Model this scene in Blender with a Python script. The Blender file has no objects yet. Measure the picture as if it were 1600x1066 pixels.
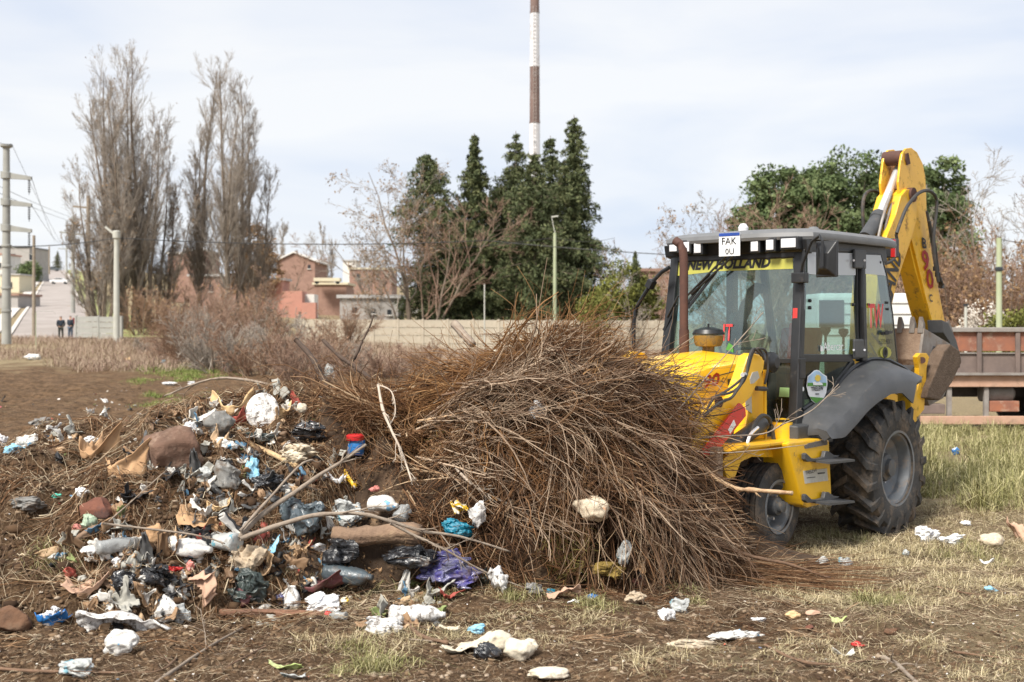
import bpy, bmesh, math
import numpy as np
from mathutils import Vector, Matrix

# ------------------------------------------------------------------ camera, sky, sun, exposure
SC = bpy.context.scene
COL = SC.collection
FPX, CAMH, HOR = 1950.0, 2.2, 505.0          # focal length in photo pixels, eye height, horizon row
cd = bpy.data.cameras.new('camera')
cam = bpy.data.objects.new('camera', cd)
COL.objects.link(cam)
cam.location = (0, 0, CAMH)
cam.rotation_euler = (math.radians(90), 0, 0)
cd.sensor_width = 36.0
cd.lens = FPX / 1600 * 36
cd.shift_y = -28 / 1600
cd.clip_start = 0.1
cd.clip_end = 5000
cd.dof.use_dof = True
cd.dof.focus_distance = 11.3
cd.dof.aperture_fstop = 2.4
SC.camera = cam

W = bpy.data.worlds.new('World')
SC.world = W
W.use_nodes = True
nt = W.node_tree
nt.nodes.clear()
wo = nt.nodes.new('ShaderNodeOutputWorld')
wb = nt.nodes.new('ShaderNodeBackground')
wb.inputs['Strength'].default_value = 0.1
sky = nt.nodes.new('ShaderNodeTexSky')
sky.sky_type = 'NISHITA'
sky.sun_disc = False
SUN_EL, SUN_AZ = 48.0, 215.0                  # azimuth clockwise from +Y
sky.sun_elevation = math.radians(SUN_EL)
sky.sun_rotation = math.radians(SUN_AZ)
tc = nt.nodes.new('ShaderNodeTexCoord')
mp = nt.nodes.new('ShaderNodeMapping')
mp.inputs['Scale'].default_value = (1.0, 1.0, 4.2)
mp.inputs['Rotation'].default_value = (0.0, math.radians(9), 0.0)
n1 = nt.nodes.new('ShaderNodeTexNoise')
n1.inputs['Scale'].default_value = 2.3
n1.inputs['Detail'].default_value = 5
n1.inputs['Roughness'].default_value = 0.5
n1.inputs['Distortion'].default_value = 0.35
cr = nt.nodes.new('ShaderNodeValToRGB')
e = cr.color_ramp.elements
e[0].position = 0.36; e[0].color = (4.6, 5.1, 6.05, 1)
e[1].position = 0.60; e[1].color = (6.25, 6.3, 6.4, 1)
m_ = cr.color_ramp.elements.new(0.47); m_.color = (5.5, 5.75, 6.25, 1)
mx = nt.nodes.new('ShaderNodeMix')
mx.data_type = 'RGBA'
mx.inputs[0].default_value = 0.9
L_ = nt.links.new
L_(tc.outputs['Generated'], mp.inputs['Vector'])
L_(mp.outputs[0], n1.inputs['Vector'])
L_(n1.outputs['Fac'], cr.inputs[0])
L_(sky.outputs[0], mx.inputs[6])
L_(cr.outputs[0], mx.inputs[7])
L_(mx.outputs[2], wb.inputs['Color'])
L_(wb.outputs[0], wo.inputs[0])

sd = bpy.data.lights.new('sun', 'SUN')
sd.energy = 3.9
sd.angle = math.radians(16)
sd.color = (1.0, 0.94, 0.85)
sun = bpy.data.objects.new('sun', sd)
COL.objects.link(sun)
_az, _el = math.radians(SUN_AZ), math.radians(SUN_EL)
_sv = Vector((math.sin(_az) * math.cos(_el), math.cos(_az) * math.cos(_el), math.sin(_el)))
sun.rotation_euler = _sv.to_track_quat('Z', 'Y').to_euler()
sun.location = (0, -20, 40)
SC.view_settings.view_transform = 'Standard'
SC.view_settings.look = 'None'
SC.view_settings.gamma = 1
SC.view_settings.use_curve_mapping = False
SC.view_settings.exposure = 0.66

# ------------------------------------------------------------------ helpers
RS = np.random.RandomState

def hash3(ix, iy, iz, s):
    with np.errstate(over='ignore'):
        n = (ix.astype(np.int64) * 374761393 + iy.astype(np.int64) * 668265263 + iz.astype(np.int64) * 2147483647 + s * 1274126177) & 0xffffffff
        n = ((n ^ (n >> 13)) * 1274126177) & 0xffffffff
        n = n ^ (n >> 16)
    return (n & 0xffff) / 65535.0

def vnoise(x, y, z=0.0, s=0):
    x, y, z = np.broadcast_arrays(np.asarray(x, float), np.asarray(y, float), np.asarray(z, float))
    ix, iy, iz = np.floor(x), np.floor(y), np.floor(z)
    fx, fy, fz = x - ix, y - iy, z - iz
    fx = fx * fx * (3 - 2 * fx); fy = fy * fy * (3 - 2 * fy); fz = fz * fz * (3 - 2 * fz)
    r = 0
    for a in (0, 1):
        for b in (0, 1):
            for c in (0, 1):
                w = (fx if a else 1 - fx) * (fy if b else 1 - fy) * (fz if c else 1 - fz)
                r = r + w * hash3(ix + a, iy + b, iz + c, s)
    return r * 2 - 1

def fbm(x, y, z=0.0, s=0, o=4, g=0.5):
    r, a, f = 0, 1.0, 1.0
    for i in range(o):
        r = r + a * vnoise(np.asarray(x) * f, np.asarray(y) * f, np.asarray(z) * f, s + i * 17)
        a *= g; f *= 2.03
    return r

def sst(a, b, x):
    t = np.clip((np.asarray(x, float) - a) / (b - a), 0, 1)
    return t * t * (3 - 2 * t)

def px(u, v, Y):
    """real point seen at photo pixel (u, v) and standing Y metres away"""
    return np.array([(u - 800) / FPX * Y, Y, CAMH - (v - HOR) / FPX * Y])

def tag(o, label=None, cat=None, group=None, kind=None):
    if label: o['label'] = label
    if cat: o['category'] = cat
    if group: o['group'] = group
    if kind: o['kind'] = kind
    return o

def thing(name, label, cat, loc=(0, 0, 0), rz=0.0, group=None):
    o = bpy.data.objects.new(name, None)
    o.empty_display_size = 0.1
    COL.objects.link(o)
    o.location = [float(c) for c in loc]
    o.rotation_euler = (0, 0, rz)
    return tag(o, label, cat, group)

def rawmesh(name, V, F, rnd=None, smooth=False):
    """V (n,3); F: (m,k) array or list of arrays with different k"""
    me = bpy.data.meshes.new(name)
    V = np.ascontiguousarray(V, dtype=np.float32)
    Fs = F if isinstance(F, list) else [F]
    Fs = [np.asarray(f, dtype=np.int32) for f in Fs if len(f)]
    nl = sum(f.size for f in Fs); nf = sum(len(f) for f in Fs)
    me.vertices.add(len(V)); me.vertices.foreach_set('co', V.ravel())
    me.loops.add(nl); me.loops.foreach_set('vertex_index', np.concatenate([f.ravel() for f in Fs]))
    me.polygons.add(nf)
    tot = np.concatenate([np.full(len(f), f.shape[1], np.int32) for f in Fs])
    st = np.concatenate([[0], np.cumsum(tot)[:-1]]).astype(np.int32)
    me.polygons.foreach_set('loop_start', st)
    me.polygons.foreach_set('loop_total', tot)
    if smooth: me.polygons.foreach_set('use_smooth', np.ones(nf, bool))
    if rnd is not None:
        at = me.attributes.new('rnd', 'FLOAT', 'POINT')
        at.data.foreach_set('value', np.ascontiguousarray(rnd, dtype=np.float32))
    me.update(calc_edges=True)
    return me

def link(name, me, mat, parent=None, loc=None):
    o = bpy.data.objects.new(name, me)
    COL.objects.link(o)
    if mat is not None:
        for m in (mat if isinstance(mat, (list, tuple)) else [mat]):
            me.materials.append(m)
    if parent is not None: o.parent = parent
    if loc is not None: o.location = [float(c) for c in loc]
    return o

# --- many strands at once
def tubes(P, R, sides=3):
    """P (n,k,3) paths, R (n,k) radii -> V, F"""
    n, k, _ = P.shape
    T = np.gradient(P, axis=1)
    T /= (np.linalg.norm(T, axis=2, keepdims=True) + 1e-9)
    ref = np.where(np.abs(T[:, :, 2:3]) > 0.9, np.array([1.0, 0, 0]), np.array([0, 0, 1.0]))
    A = np.cross(T, ref); A /= (np.linalg.norm(A, axis=2, keepdims=True) + 1e-9)
    B = np.cross(T, A)
    an = np.arange(sides) / sides * 2 * np.pi
    V = P[:, :, None, :] + R[:, :, None, None] * (np.cos(an)[None, None, :, None] * A[:, :, None, :] + np.sin(an)[None, None, :, None] * B[:, :, None, :])
    idx = np.arange(n * k * sides).reshape(n, k, sides)
    a = idx[:, :-1, :]; b = idx[:, 1:, :]
    a2 = np.roll(a, -1, axis=2); b2 = np.roll(b, -1, axis=2)
    F = np.stack([a, a2, b2, b], axis=-1).reshape(-1, 4)
    return V.reshape(-1, 3), F

def join(parts):
    Vs, Fs, Rn, off = [], {}, [], 0
    for p in parts:
        V, F = p[0], p[1]
        Fl = F if isinstance(F, list) else [F]
        for f in Fl:
            f = np.asarray(f)
            if len(f): Fs.setdefault(f.shape[1], []).append(f + off)
        Vs.append(V)
        Rn.append(p[2] if len(p) > 2 else np.zeros(len(V)))
        off += len(V)
    return np.concatenate(Vs), [np.concatenate(f) for f in Fs.values()], np.concatenate(Rn)

class MB:
    """collects simple solids into one mesh"""
    def __init__(s): s.v, s.f, s.m, s.mi = [], [], [], 0
    def mat(s, i): s.mi = i; return s
    def add(s, vs, fs):
        o = len(s.v); s.v += [tuple(float(c) for c in p) for p in vs]
        for f in fs: s.f.append([i + o for i in f]); s.m.append(s.mi)
        return s
    def box(s, c, d, rot=None):
        c = Vector(c); out = []
        for x in (-.5, .5):
            for y in (-.5, .5):
                for z in (-.5, .5):
                    p = Vector((x * d[0], y * d[1], z * d[2]))
                    if rot is not None: p = rot @ p
                    out.append(c + p)
        return s.add(out, [(0, 1, 3, 2), (4, 6, 7, 5), (0, 4, 5, 1), (2, 3, 7, 6), (0, 2, 6, 4), (1, 5, 7, 3)])
    def bar(s, p0, p1, w, h, up=(0, 0, 1)):
        p0, p1 = Vector(p0), Vector(p1); t = (p1 - p0).normalized()
        a = t.cross(Vector(up))
        if a.length < 1e-3: a = t.cross(Vector((1, 0, 0)))
        a.normalize(); b = a.cross(t)
        v = []
        for p in (p0, p1):
            for i, j in ((-1, -1), (1, -1), (1, 1), (-1, 1)):
                v.append(p + a * (i * w / 2) + b * (j * h / 2))
        return s.add(v, [(0, 3, 2, 1), (4, 5, 6, 7), (0, 1, 5, 4), (1, 2, 6, 5), (2, 3, 7, 6), (3, 0, 4, 7)])
    def prism(s, A, B):
        n = len(A)
        return s.add(list(A) + list(B), [list(range(n))[::-1], [n + i for i in range(n)]] + [(i, (i + 1) % n, n + (i + 1) % n, n + i) for i in range(n)])
    def cyl(s, p0, p1, r0, r1=None, n=14):
        return s.tube([p0, p1], [r0, r0 if r1 is None else r1], n)
    def tube(s, path, r, n=10, cap=True):
        P = np.array([[float(c) for c in p] for p in path]); k = len(P)
        R = np.full(k, r) if np.isscalar(r) else np.array(r, float)
        V, F = tubes(P[None], R[None], n)
        fs = [tuple(f) for f in F]
        if cap: fs += [tuple(range(n)), tuple(range(len(V) - n, len(V)))[::-1]]
        return s.add(V, fs)
    def lathe(s, c, axis, prof, n=32, cap=True):
        """prof: list of (radius, along)"""
        c = Vector(c); ax = Vector(axis).normalized()
        a = ax.cross(Vector((0, 0, 1)))
        if a.length < 1e-3: a = Vector((1, 0, 0))
        a.normalize(); b = ax.cross(a); v = []
        for r, t in prof:
            for i in range(n):
                q = 2 * math.pi * i / n
                v.append(c + ax * t + (a * math.cos(q) + b * math.sin(q)) * r)
        f = []
        for j in range(len(prof) - 1):
            for i in range(n):
                f.append((j * n + i, j * n + (i + 1) % n, (j + 1) * n + (i + 1) % n, (j + 1) * n + i))
        if cap and prof[0][0] > 1e-4: f.append(tuple(range(n))[::-1])
        if cap and prof[-1][0] > 1e-4: f.append(tuple((len(prof) - 1) * n + i for i in range(n)))
        return s.add(v, f)
    def build(s, name, mat, parent=None, smooth=False, bevel=0.0, loc=None, auto=False):
        me = bpy.data.meshes.new(name)
        me.from_pydata(s.v, [], s.f)
        if any(s.m): me.polygons.foreach_set('material_index', s.m)
        bm = bmesh.new(); bm.from_mesh(me)
        bmesh.ops.recalc_face_normals(bm, faces=bm.faces)
        if bevel:
            es = [e for e in bm.edges if len(e.link_faces) == 2 and e.calc_face_angle(0) > 0.5]
            try: bmesh.ops.bevel(bm, geom=es, offset=bevel, segments=2, profile=0.6, affect='EDGES', clamp_overlap=True)
            except Exception: pass
        if smooth:
            for f in bm.faces: f.smooth = True
            for e in bm.edges:
                if len(e.link_faces) == 2 and e.calc_face_angle(0) > 0.6: e.smooth = False
        bm.to_mesh(me); bm.free()
        return link(name, me, mat, parent, loc)

# ------------------------------------------------------------------ materials
def nodes(name):
    m = bpy.data.materials.new(name); m.use_nodes = True
    t = m.node_tree; b = t.nodes['Principled BSDF']
    return m, t, b

def N(t, typ, **kw):
    n = t.nodes.new(typ)
    for k, v in kw.items():
        if k in n.inputs: n.inputs[k].default_value = v
        else: setattr(n, k, v)
    return n

def ramp(t, cols):
    r = t.nodes.new('ShaderNodeValToRGB'); e = r.color_ramp.elements
    while len(e) < len(cols): e.new(0.5)
    for i, (p, c) in enumerate(cols): e[i].position = p; e[i].color = (*c, 1)
    return r

def mat(name, c1, c2=None, rough=0.7, scale=6.0, dirt=None, dirt_amt=0.4, dirt_scale=3.0, bump=0.0, bscale=30.0, metal=0.0, spec=0.5, trans=0.0, coord='Object', coat=0.0):
    m, t, b = nodes(name)
    c2 = c2 or tuple(x * 0.75 for x in c1)
    co = N(t, 'ShaderNodeTexCoord')
    nz = N(t, 'ShaderNodeTexNoise', Scale=scale, Detail=6.0, Roughness=0.62)
    t.links.new(co.outputs[coord], nz.inputs['Vector'])
    r = ramp(t, [(0.32, c2), (0.66, c1)])
    t.links.new(nz.outputs['Fac'], r.inputs[0])
    out = r.outputs[0]
    b.inputs['Roughness'].default_value = rough
    if dirt:
        nd = N(t, 'ShaderNodeTexNoise', Scale=dirt_scale, Detail=9.0, Roughness=0.72)
        t.links.new(co.outputs[coord], nd.inputs['Vector'])
        lo = 0.72 - dirt_amt * 0.6
        rd = ramp(t, [(lo, (0, 0, 0)), (lo + 0.16, (1, 1, 1))])
        t.links.new(nd.outputs['Fac'], rd.inputs[0])
        mxn = N(t, 'ShaderNodeMix', data_type='RGBA')
        t.links.new(rd.outputs[0], mxn.inputs[0])
        t.links.new(out, mxn.inputs[6]); mxn.inputs[7].default_value = (*dirt, 1)
        out = mxn.outputs[2]
        mr = N(t, 'ShaderNodeMapRange'); mr.inputs[3].default_value = rough; mr.inputs[4].default_value = 0.9
        t.links.new(rd.outputs[0], mr.inputs[0]); t.links.new(mr.outputs[0], b.inputs['Roughness'])
    t.links.new(out, b.inputs['Base Color'])
    b.inputs['Metallic'].default_value = metal
    b.inputs['Specular IOR Level'].default_value = spec
    if coat: b.inputs['Coat Weight'].default_value = coat; b.inputs['Coat Roughness'].default_value = 0.12
    if trans:
        b.inputs['Transmission Weight'].default_value = trans
    if bump:
        nb = N(t, 'ShaderNodeTexNoise', Scale=bscale, Detail=5.0, Roughness=0.6)
        t.links.new(co.outputs[coord], nb.inputs['Vector'])
        bp = N(t, 'ShaderNodeBump', Strength=min(1.0, bump), Distance=0.02)
        t.links.new(nb.outputs['Fac'], bp.inputs['Height'])
        t.links.new(bp.outputs[0], b.inputs['Normal'])
    return m

def mat_rnd(name, cols, rough=0.85, trans=0.0):
    """colour per strand / leaf from the 'rnd' attribute"""
    m, t, b = nodes(name)
    a = N(t, 'ShaderNodeAttribute', attribute_name='rnd')
    r = ramp(t, cols)
    t.links.new(a.outputs['Fac'], r.inputs[0])
    t.links.new(r.outputs[0], b.inputs['Base Color'])
    b.inputs['Roughness'].default_value = rough
    b.inputs['Specular IOR Level'].default_value = 0.25
    return m

def glass(name, tint=(0.62, 0.8, 0.78), gloss=0.16, rough=0.03):
    m, t, b = nodes(name)
    t.nodes.remove(b)
    o = t.nodes['Material Output']
    tr = N(t, 'ShaderNodeBsdfTransparent'); tr.inputs[0].default_value = (*tint, 1)
    gl = N(t, 'ShaderNodeBsdfGlossy'); gl.inputs['Color'].default_value = (0.95, 0.97, 0.97, 1); gl.inputs['Roughness'].default_value = rough
    df = N(t, 'ShaderNodeBsdfDiffuse'); df.inputs[0].default_value = (0.42, 0.42, 0.38, 1)
    co = N(t, 'ShaderNodeTexCoord'); nz = N(t, 'ShaderNodeTexNoise', Scale=2.2, Detail=7.0)
    t.links.new(co.outputs['Object'], nz.inputs['Vector'])
    mr = N(t, 'ShaderNodeMapRange'); mr.inputs[1].default_value = 0.4; mr.inputs[2].default_value = 0.75; mr.inputs[3].default_value = 0.02; mr.inputs[4].default_value = 0.12
    t.links.new(nz.outputs['Fac'], mr.inputs[0])
    lw = N(t, 'ShaderNodeLayerWeight', Blend=0.5)
    fr = N(t, 'ShaderNodeMath', operation='POWER'); fr.inputs[1].default_value = 4.0; t.links.new(lw.outputs['Facing'], fr.inputs[0])
    ad = N(t, 'ShaderNodeMath', operation='MULTIPLY_ADD'); ad.inputs[1].default_value = 0.8; ad.inputs[2].default_value = gloss - 0.06; ad.use_clamp = True
    t.links.new(fr.outputs[0], ad.inputs[0])
    m1 = N(t, 'ShaderNodeMixShader'); t.links.new(ad.outputs[0], m1.inputs[0]); t.links.new(tr.outputs[0], m1.inputs[1]); t.links.new(gl.outputs[0], m1.inputs[2])
    m2 = N(t, 'ShaderNodeMixShader'); t.links.new(mr.outputs[0], m2.inputs[0]); t.links.new(m1.outputs[0], m2.inputs[1]); t.links.new(df.outputs[0], m2.inputs[2])
    t.links.new(m2.outputs[0], o.inputs[0])
    return m

SOIL = (0.15, 0.09, 0.055)
# ------------------------------------------------------------------ terrain
#         X     Yfoot Ycrest zcrest Yback
MT = np.array([
    (-9.0, 9.6, 11.5, 0.55, 13.5),
    (-7.0, 9.2, 11.4, 0.80, 13.6),
    (-4.7, 9.0, 11.5, 1.04, 13.9),
    (-3.7, 9.0, 11.6, 1.22, 14.1),
    (-2.8, 9.0, 11.7, 1.48, 14.3),
    (-1.5, 9.95, 12.0, 1.52, 14.5),
    (-0.9, 10.1, 12.0, 1.52, 14.6),
    (-0.35, 10.2, 11.7, 1.60, 14.3),
    (0.2, 10.2, 11.5, 1.76, 13.7),
    (0.45, 10.25, 11.4, 1.80, 13.1),
    (0.7, 10.3, 11.2, 1.66, 12.5),
    (1.15, 10.4, 11.1, 1.26, 12.0),
    (1.6, 10.6, 11.1, .84, 11.7),
    (2.0, 10.86, 11.25, 0.36, 11.6),
    (2.6, 11.05, 11.5, 0.12, 11.9),
    (3.2, 11.1, 11.5, 0.0, 11.9)])

def mound(x, y):
    x = np.asarray(x, float); y = np.asarray(y, float)
    yf = np.interp(x, MT[:, 0], MT[:, 1]); yc = np.interp(x, MT[:, 0], MT[:, 2])
    zc = np.interp(x, MT[:, 0], MT[:, 3]); yb = np.interp(x, MT[:, 0], MT[:, 4])
    t = np.clip((y - yf) / (yc - yf), 0, 1)
    st = sst(-1.6, -.6, x) * sst(2.0, 1.4, x)
    fr = np.sin(t * np.pi / 2) ** 0.85 * (1 - st) + (1 - (1 - t) ** 2.6) * st
    s = np.clip((yb - y) / (yb - yc), 0, 1)
    bk = s * s * (3 - 2 * s)
    return zc * np.where(y < yc, fr, bk)

HY = [0, 98, 200, 342, 420, 600, 1500, 4000]
HZ = [0, 0, 4.5, 12.5, 19.0, 21.0, 22.0, 22.0]
def far_h(x, y):
    s = np.asarray(x) / np.maximum(np.asarray(y), 1.0)
    k = np.interp(s, [-0.31, -0.22, -0.1, 0.0, 0.12], [1.0, 0.86, 0.78, 0.6, 0.0])
    left = 1.0 * sst(36, 98, y) * sst(-0.02, -0.2, s)
    return left + k * np.interp(y, HY, HZ)

def ground_smooth(x, y):
    x = np.asarray(x, float); y = np.asarray(y, float)
    w = 1 - sst(-1.7, -0.6, x)
    m = mound(x, y) * w
    return m + far_h(x, y)

def gh(x, y):
    x = np.asarray(x, float); y = np.asarray(y, float)
    base = ground_smooth(x, y)
    m = mound(x, y)
    near = 1 - sst(25, 60, y)
    r = 0.055 * fbm(x * 0.55, y * 0.55, 0, 3, 3) + near * (0.026 * fbm(x * 3.0, y * 3.0, 0, 7, 3) + 0.016 * fbm(x * 11, y * 11, 0, 9, 2)) + sst(13.5, 17, y) * (1 - sst(40, 60, y)) * sst(1.5, -1, x) * 0.06 * fbm(x * 1.3, y * 2.2, 0, 13, 3)
    rub = sst(0.05, 0.4, m) * (0.11 * fbm(x * 1.9, y * 1.9, 0, 21, 4) + 0.045 * np.abs(fbm(x * 6, y * 6, 0, 23, 3)))
    # wheel ruts in the cleared soil on the left
    rut = 0.05 * np.sin(y * 1.15 + 2.0 * vnoise(x * 0.12, y * 0.12, 0, 31) + 0.12 * x) * sst(14, 18, y) * (1 - sst(34, 45, y)) * sst(0.5, -2.5, x)
    flat = 1 - 0.75 * sst(1.6, 0.8, np.hypot(x - 3.2, y - 12.8))   # firm ground beneath the machine
    return base + (r + rut) * flat + rub

def hit(u, v, fn=gh, y0=6.5, y1=400.0, lift=0.0):
    """where the sight line of photo pixel (u, v) meets the surface"""
    Y = np.concatenate([np.arange(y0, 40, 0.02), np.arange(40, y1, 0.25)])
    X = (u - 800) / FPX * Y; Z = CAMH - (v - HOR) / FPX * Y
    G = fn(X, Y) + lift
    i = np.where(Z <= G)[0]
    i = i[0] if len(i) else len(Y) - 1
    return np.array([X[i], Y[i], G[i]])

def core_h(x, y):
    """surface of the brush heap (above the ground)"""
    x = np.asarray(x, float); y = np.asarray(y, float)
    m = mound(x, y)
    return m * 0.93 + sst(0.05, 0.5, m) * (0.20 * fbm(x * 1.7, y * 1.7, 0, 41, 3) + 0.07 * fbm(x * 6, y * 6, 0, 43, 3)) * np.where(x > .9, .5, 1.0)

def surf(x, y):
    x = np.asarray(x, float)
    return np.where(x > -1.9, np.maximum(core_h(x, y), gh(x, y)), gh(x, y))
# ------------------------------------------------------------------ ground
def ground_material():
    m, t, b = nodes('soil')
    co = N(t, 'ShaderNodeTexCoord')
    sp = N(t, 'ShaderNodeSeparateXYZ'); t.links.new(co.outputs['Object'], sp.inputs[0])
    def nz(scale, det=8.0, rough=0.65):
        n = N(t, 'ShaderNodeTexNoise', Scale=scale, Detail=det, Roughness=rough)
        t.links.new(co.outputs['Object'], n.inputs['Vector']); return n
    a = nz(1.1); r1 = ramp(t, [(0.3, (0.058, 0.033, 0.018)), (0.5, (0.130, 0.077, 0.042)), (0.72, (0.235, 0.150, 0.088))])
    t.links.new(a.outputs['Fac'], r1.inputs[0])
    f = nz(38.0, 6.0, 0.75); r2 = ramp(t, [(0.33, (0.045, 0.026, 0.015)), (0.5, (0.145, 0.09, 0.05)), (0.68, (0.34, 0.245, 0.15))])
    t.links.new(f.outputs['Fac'], r2.inputs[0])
    m1 = N(t, 'ShaderNodeMix', data_type='RGBA'); m1.inputs[0].default_value = 0.5
    t.links.new(r1.outputs[0], m1.inputs[6]); t.links.new(r2.outputs[0], m1.inputs[7])
    c5 = nz(5.5, 6.0, 0.7); r5 = ramp(t, [(0.36, (0.38, 0.36, 0.34)), (0.52, (1, 1, 1)), (0.7, (1.55, 1.5, 1.45))]); t.links.new(c5.outputs['Fac'], r5.inputs[0])
    m5 = N(t, 'ShaderNodeMix', data_type='RGBA', blend_type='MULTIPLY'); m5.inputs[0].default_value = 0.85; t.links.new(m1.outputs[2], m5.inputs[6]); t.links.new(r5.outputs[0], m5.inputs[7]); m1 = m5
    # dry straw colour to the right and far off
    g = nz(0.7, 7.0); mrx = N(t, 'ShaderNodeMapRange'); mrx.inputs[1].default_value = 0.5; mrx.inputs[2].default_value = 5.5
    t.links.new(sp.outputs[0], mrx.inputs[0])
    mry = N(t, 'ShaderNodeMapRange'); mry.inputs[1].default_value = 48; mry.inputs[2].default_value = 66
    t.links.new(sp.outputs[1], mry.inputs[0])
    mxx = N(t, 'ShaderNodeMath', operation='MAXIMUM'); t.links.new(mrx.outputs[0], mxx.inputs[0]); t.links.new(mry.outputs[0], mxx.inputs[1])
    ad = N(t, 'ShaderNodeMath', operation='MULTIPLY_ADD'); ad.inputs[1].default_value = 0.45; t.links.new(mxx.outputs[0], ad.inputs[0]); t.links.new(g.outputs['Fac'], ad.inputs[2])
    rg = ramp(t, [(0.60, (0, 0, 0)), (0.85, (0.75, 0.75, 0.75))]); t.links.new(ad.outputs[0], rg.inputs[0])
    fs = nz(24.0, 7.0, 0.8); rs = ramp(t, [(0.35, (0.15, 0.12, 0.065)), (0.65, (0.48, 0.39, 0.24))]); t.links.new(fs.outputs['Fac'], rs.inputs[0])
    m2 = N(t, 'ShaderNodeMix', data_type='RGBA'); t.links.new(rg.outputs[0], m2.inputs[0]); t.links.new(m1.outputs[2], m2.inputs[6]); t.links.new(rs.outputs[0], m2.inputs[7])
    t.links.new(m2.outputs[2], b.inputs['Base Color'])
    b.inputs['Roughness'].default_value = 0.95; b.inputs['Specular IOR Level'].default_value = 0.15
    nb = nz(16.0, 9.0, 0.78); bp = N(t, 'ShaderNodeBump', Strength=1.0, Distance=0.06)
    t.links.new(nb.outputs['Fac'], bp.inputs['Height']); t.links.new(bp.outputs[0], b.inputs['Normal'])
    return m
M_SOIL = ground_material()

ys = np.concatenate([np.arange(5.0, 10, 0.045), np.geomspace(10, 60, 300)[:-1], np.geomspace(60, 3500, 90)])
ys = np.sort(np.concatenate([ys, np.arange(11.02, 15, 0.06)]))
ss = np.concatenate([[-4, -2.2, -1.4, -1.0, -0.8, -0.68, -0.6, -0.55], np.linspace(-0.5, 0.5, 380), [0.55, 0.6, 0.68, 0.8, 1.0, 1.4, 2.2, 4]])
YY, SS = np.meshgrid(ys, ss, indexing='ij')
XX = SS * YY
# keep the heap area fine, everything else as it comes
ZZ = gh(XX, YY)
nI, nJ = XX.shape
idx = np.arange(nI * nJ).reshape(nI, nJ)
F = np.stack([idx[:-1, :-1], idx[:-1, 1:], idx[1:, 1:], idx[1:, :-1]], -1).reshape(-1, 4)
me = rawmesh('ground', np.stack([XX, YY, ZZ], -1).reshape(-1, 3), F, smooth=True)
tag(link('ground', me, M_SOIL), kind='structure')
gx, gy = np.meshgrid(np.linspace(-3000, 3000, 61), np.linspace(-1500, 5.2, 21), indexing='ij')
gz = 0.0 * gx - 0.02
idx = np.arange(gx.size).reshape(gx.shape)
F = np.stack([idx[:-1, :-1], idx[1:, :-1], idx[1:, 1:], idx[:-1, 1:]], -1).reshape(-1, 4)
tag(link('ground', rawmesh('ground', np.stack([gx, gy, gz], -1).reshape(-1, 3), F), M_SOIL), kind='structure')

# road climbing the hill on the left
M_ROAD = mat('pale_road', (0.37, 0.325, 0.30), (0.27, 0.235, 0.21), rough=0.9, scale=0.25, dirt=(0.22, 0.19, 0.165), dirt_amt=0.3, dirt_scale=0.12)
M_KERB = mat('kerb_concrete', (0.62, 0.58, 0.53), (0.5, 0.46, 0.42), rough=0.9, scale=1.0)
ry = np.array([97, 110, 130, 160, 200, 250, 300, 342, 380, 420, 440.0])
ru = np.array([88, 88, 87, 87, 88, 88, 89, 90, 88, 83, 80.0])
def strip(name, off0, off1, lift, m_):
    yy = np.linspace(94, 440, 90)
    cx = (np.interp(yy, ry, ru) - 800) / FPX * yy
    a, b_ = cx + off0, cx + off1
    V = np.concatenate([np.stack([a, yy, ground_smooth(a, yy) + lift], 1), np.stack([b_, yy, ground_smooth(b_, yy) + lift], 1)])
    n = len(yy); i = np.arange(n - 1)
    tag(link(name, rawmesh(name, V, np.stack([i, i + n, i + n + 1, i + 1], 1)), m_), kind='structure')
strip('road', -3.6, 3.6, 0.12, M_ROAD)
strip('kerb', -4.0, -3.6, 0.22, M_KERB)
strip('kerb', 3.6, 4.0, 0.22, M_KERB)
strip('pavement', -6.5, -4.8, 0.10, M_KERB)
M_VERGE = mat('verge_grass', (0.22, 0.26, 0.07), (0.30, 0.27, 0.13), rough=0.95, scale=0.6)
strip('grass_verge', 4.0, 8.5, 0.14, M_VERGE)

# ------------------------------------------------------------------ strands and trees
def nrm(a): return a / (np.linalg.norm(a, axis=-1, keepdims=True) + 1e-9)

def sprout(r, P, R, L, m, tr, ang, lenf, up, wob, k, rf=0.6, tipr=0.25, taper=0.5):
    n, K, _ = P.shape
    m = int(m)
    t = r.uniform(tr[0], tr[1], (n, m)) * (K - 1)
    i = np.minimum(t.astype(int), K - 2); f = (t - i)[..., None]
    ar = np.arange(n)[:, None]
    p = P[ar, i] * (1 - f) + P[ar, i + 1] * f
    T = nrm(P[ar, i + 1] - P[ar, i])
    rad = (R[ar, i] * (1 - f[..., 0]) + R[ar, i + 1] * f[..., 0]) * rf
    q = nrm(np.cross(T, r.normal(size=T.shape)))
    an = np.radians(ang) * r.uniform(0.6, 1.35, (n, m))[..., None]
    d = T * np.cos(an) + q * np.sin(an)
    ln = L[:, None] * lenf * r.uniform(0.6, 1.25, (n, m)) * (1 - taper * t / (K - 1))
    p = p.reshape(-1, 3); d = d.reshape(-1, 3); ln = ln.reshape(-1); rad = rad.reshape(-1)
    out = np.zeros((len(p), k, 3)); out[:, 0] = p
    for j in range(1, k):
        d = nrm(d + np.array([0, 0, up]) + wob * r.normal(size=d.shape))
        p = p + d * (ln / (k - 1))[:, None]
        out[:, j] = p
    RR = rad[:, None] * np.linspace(1, tipr, k)[None]
    return out, RR, ln

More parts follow.
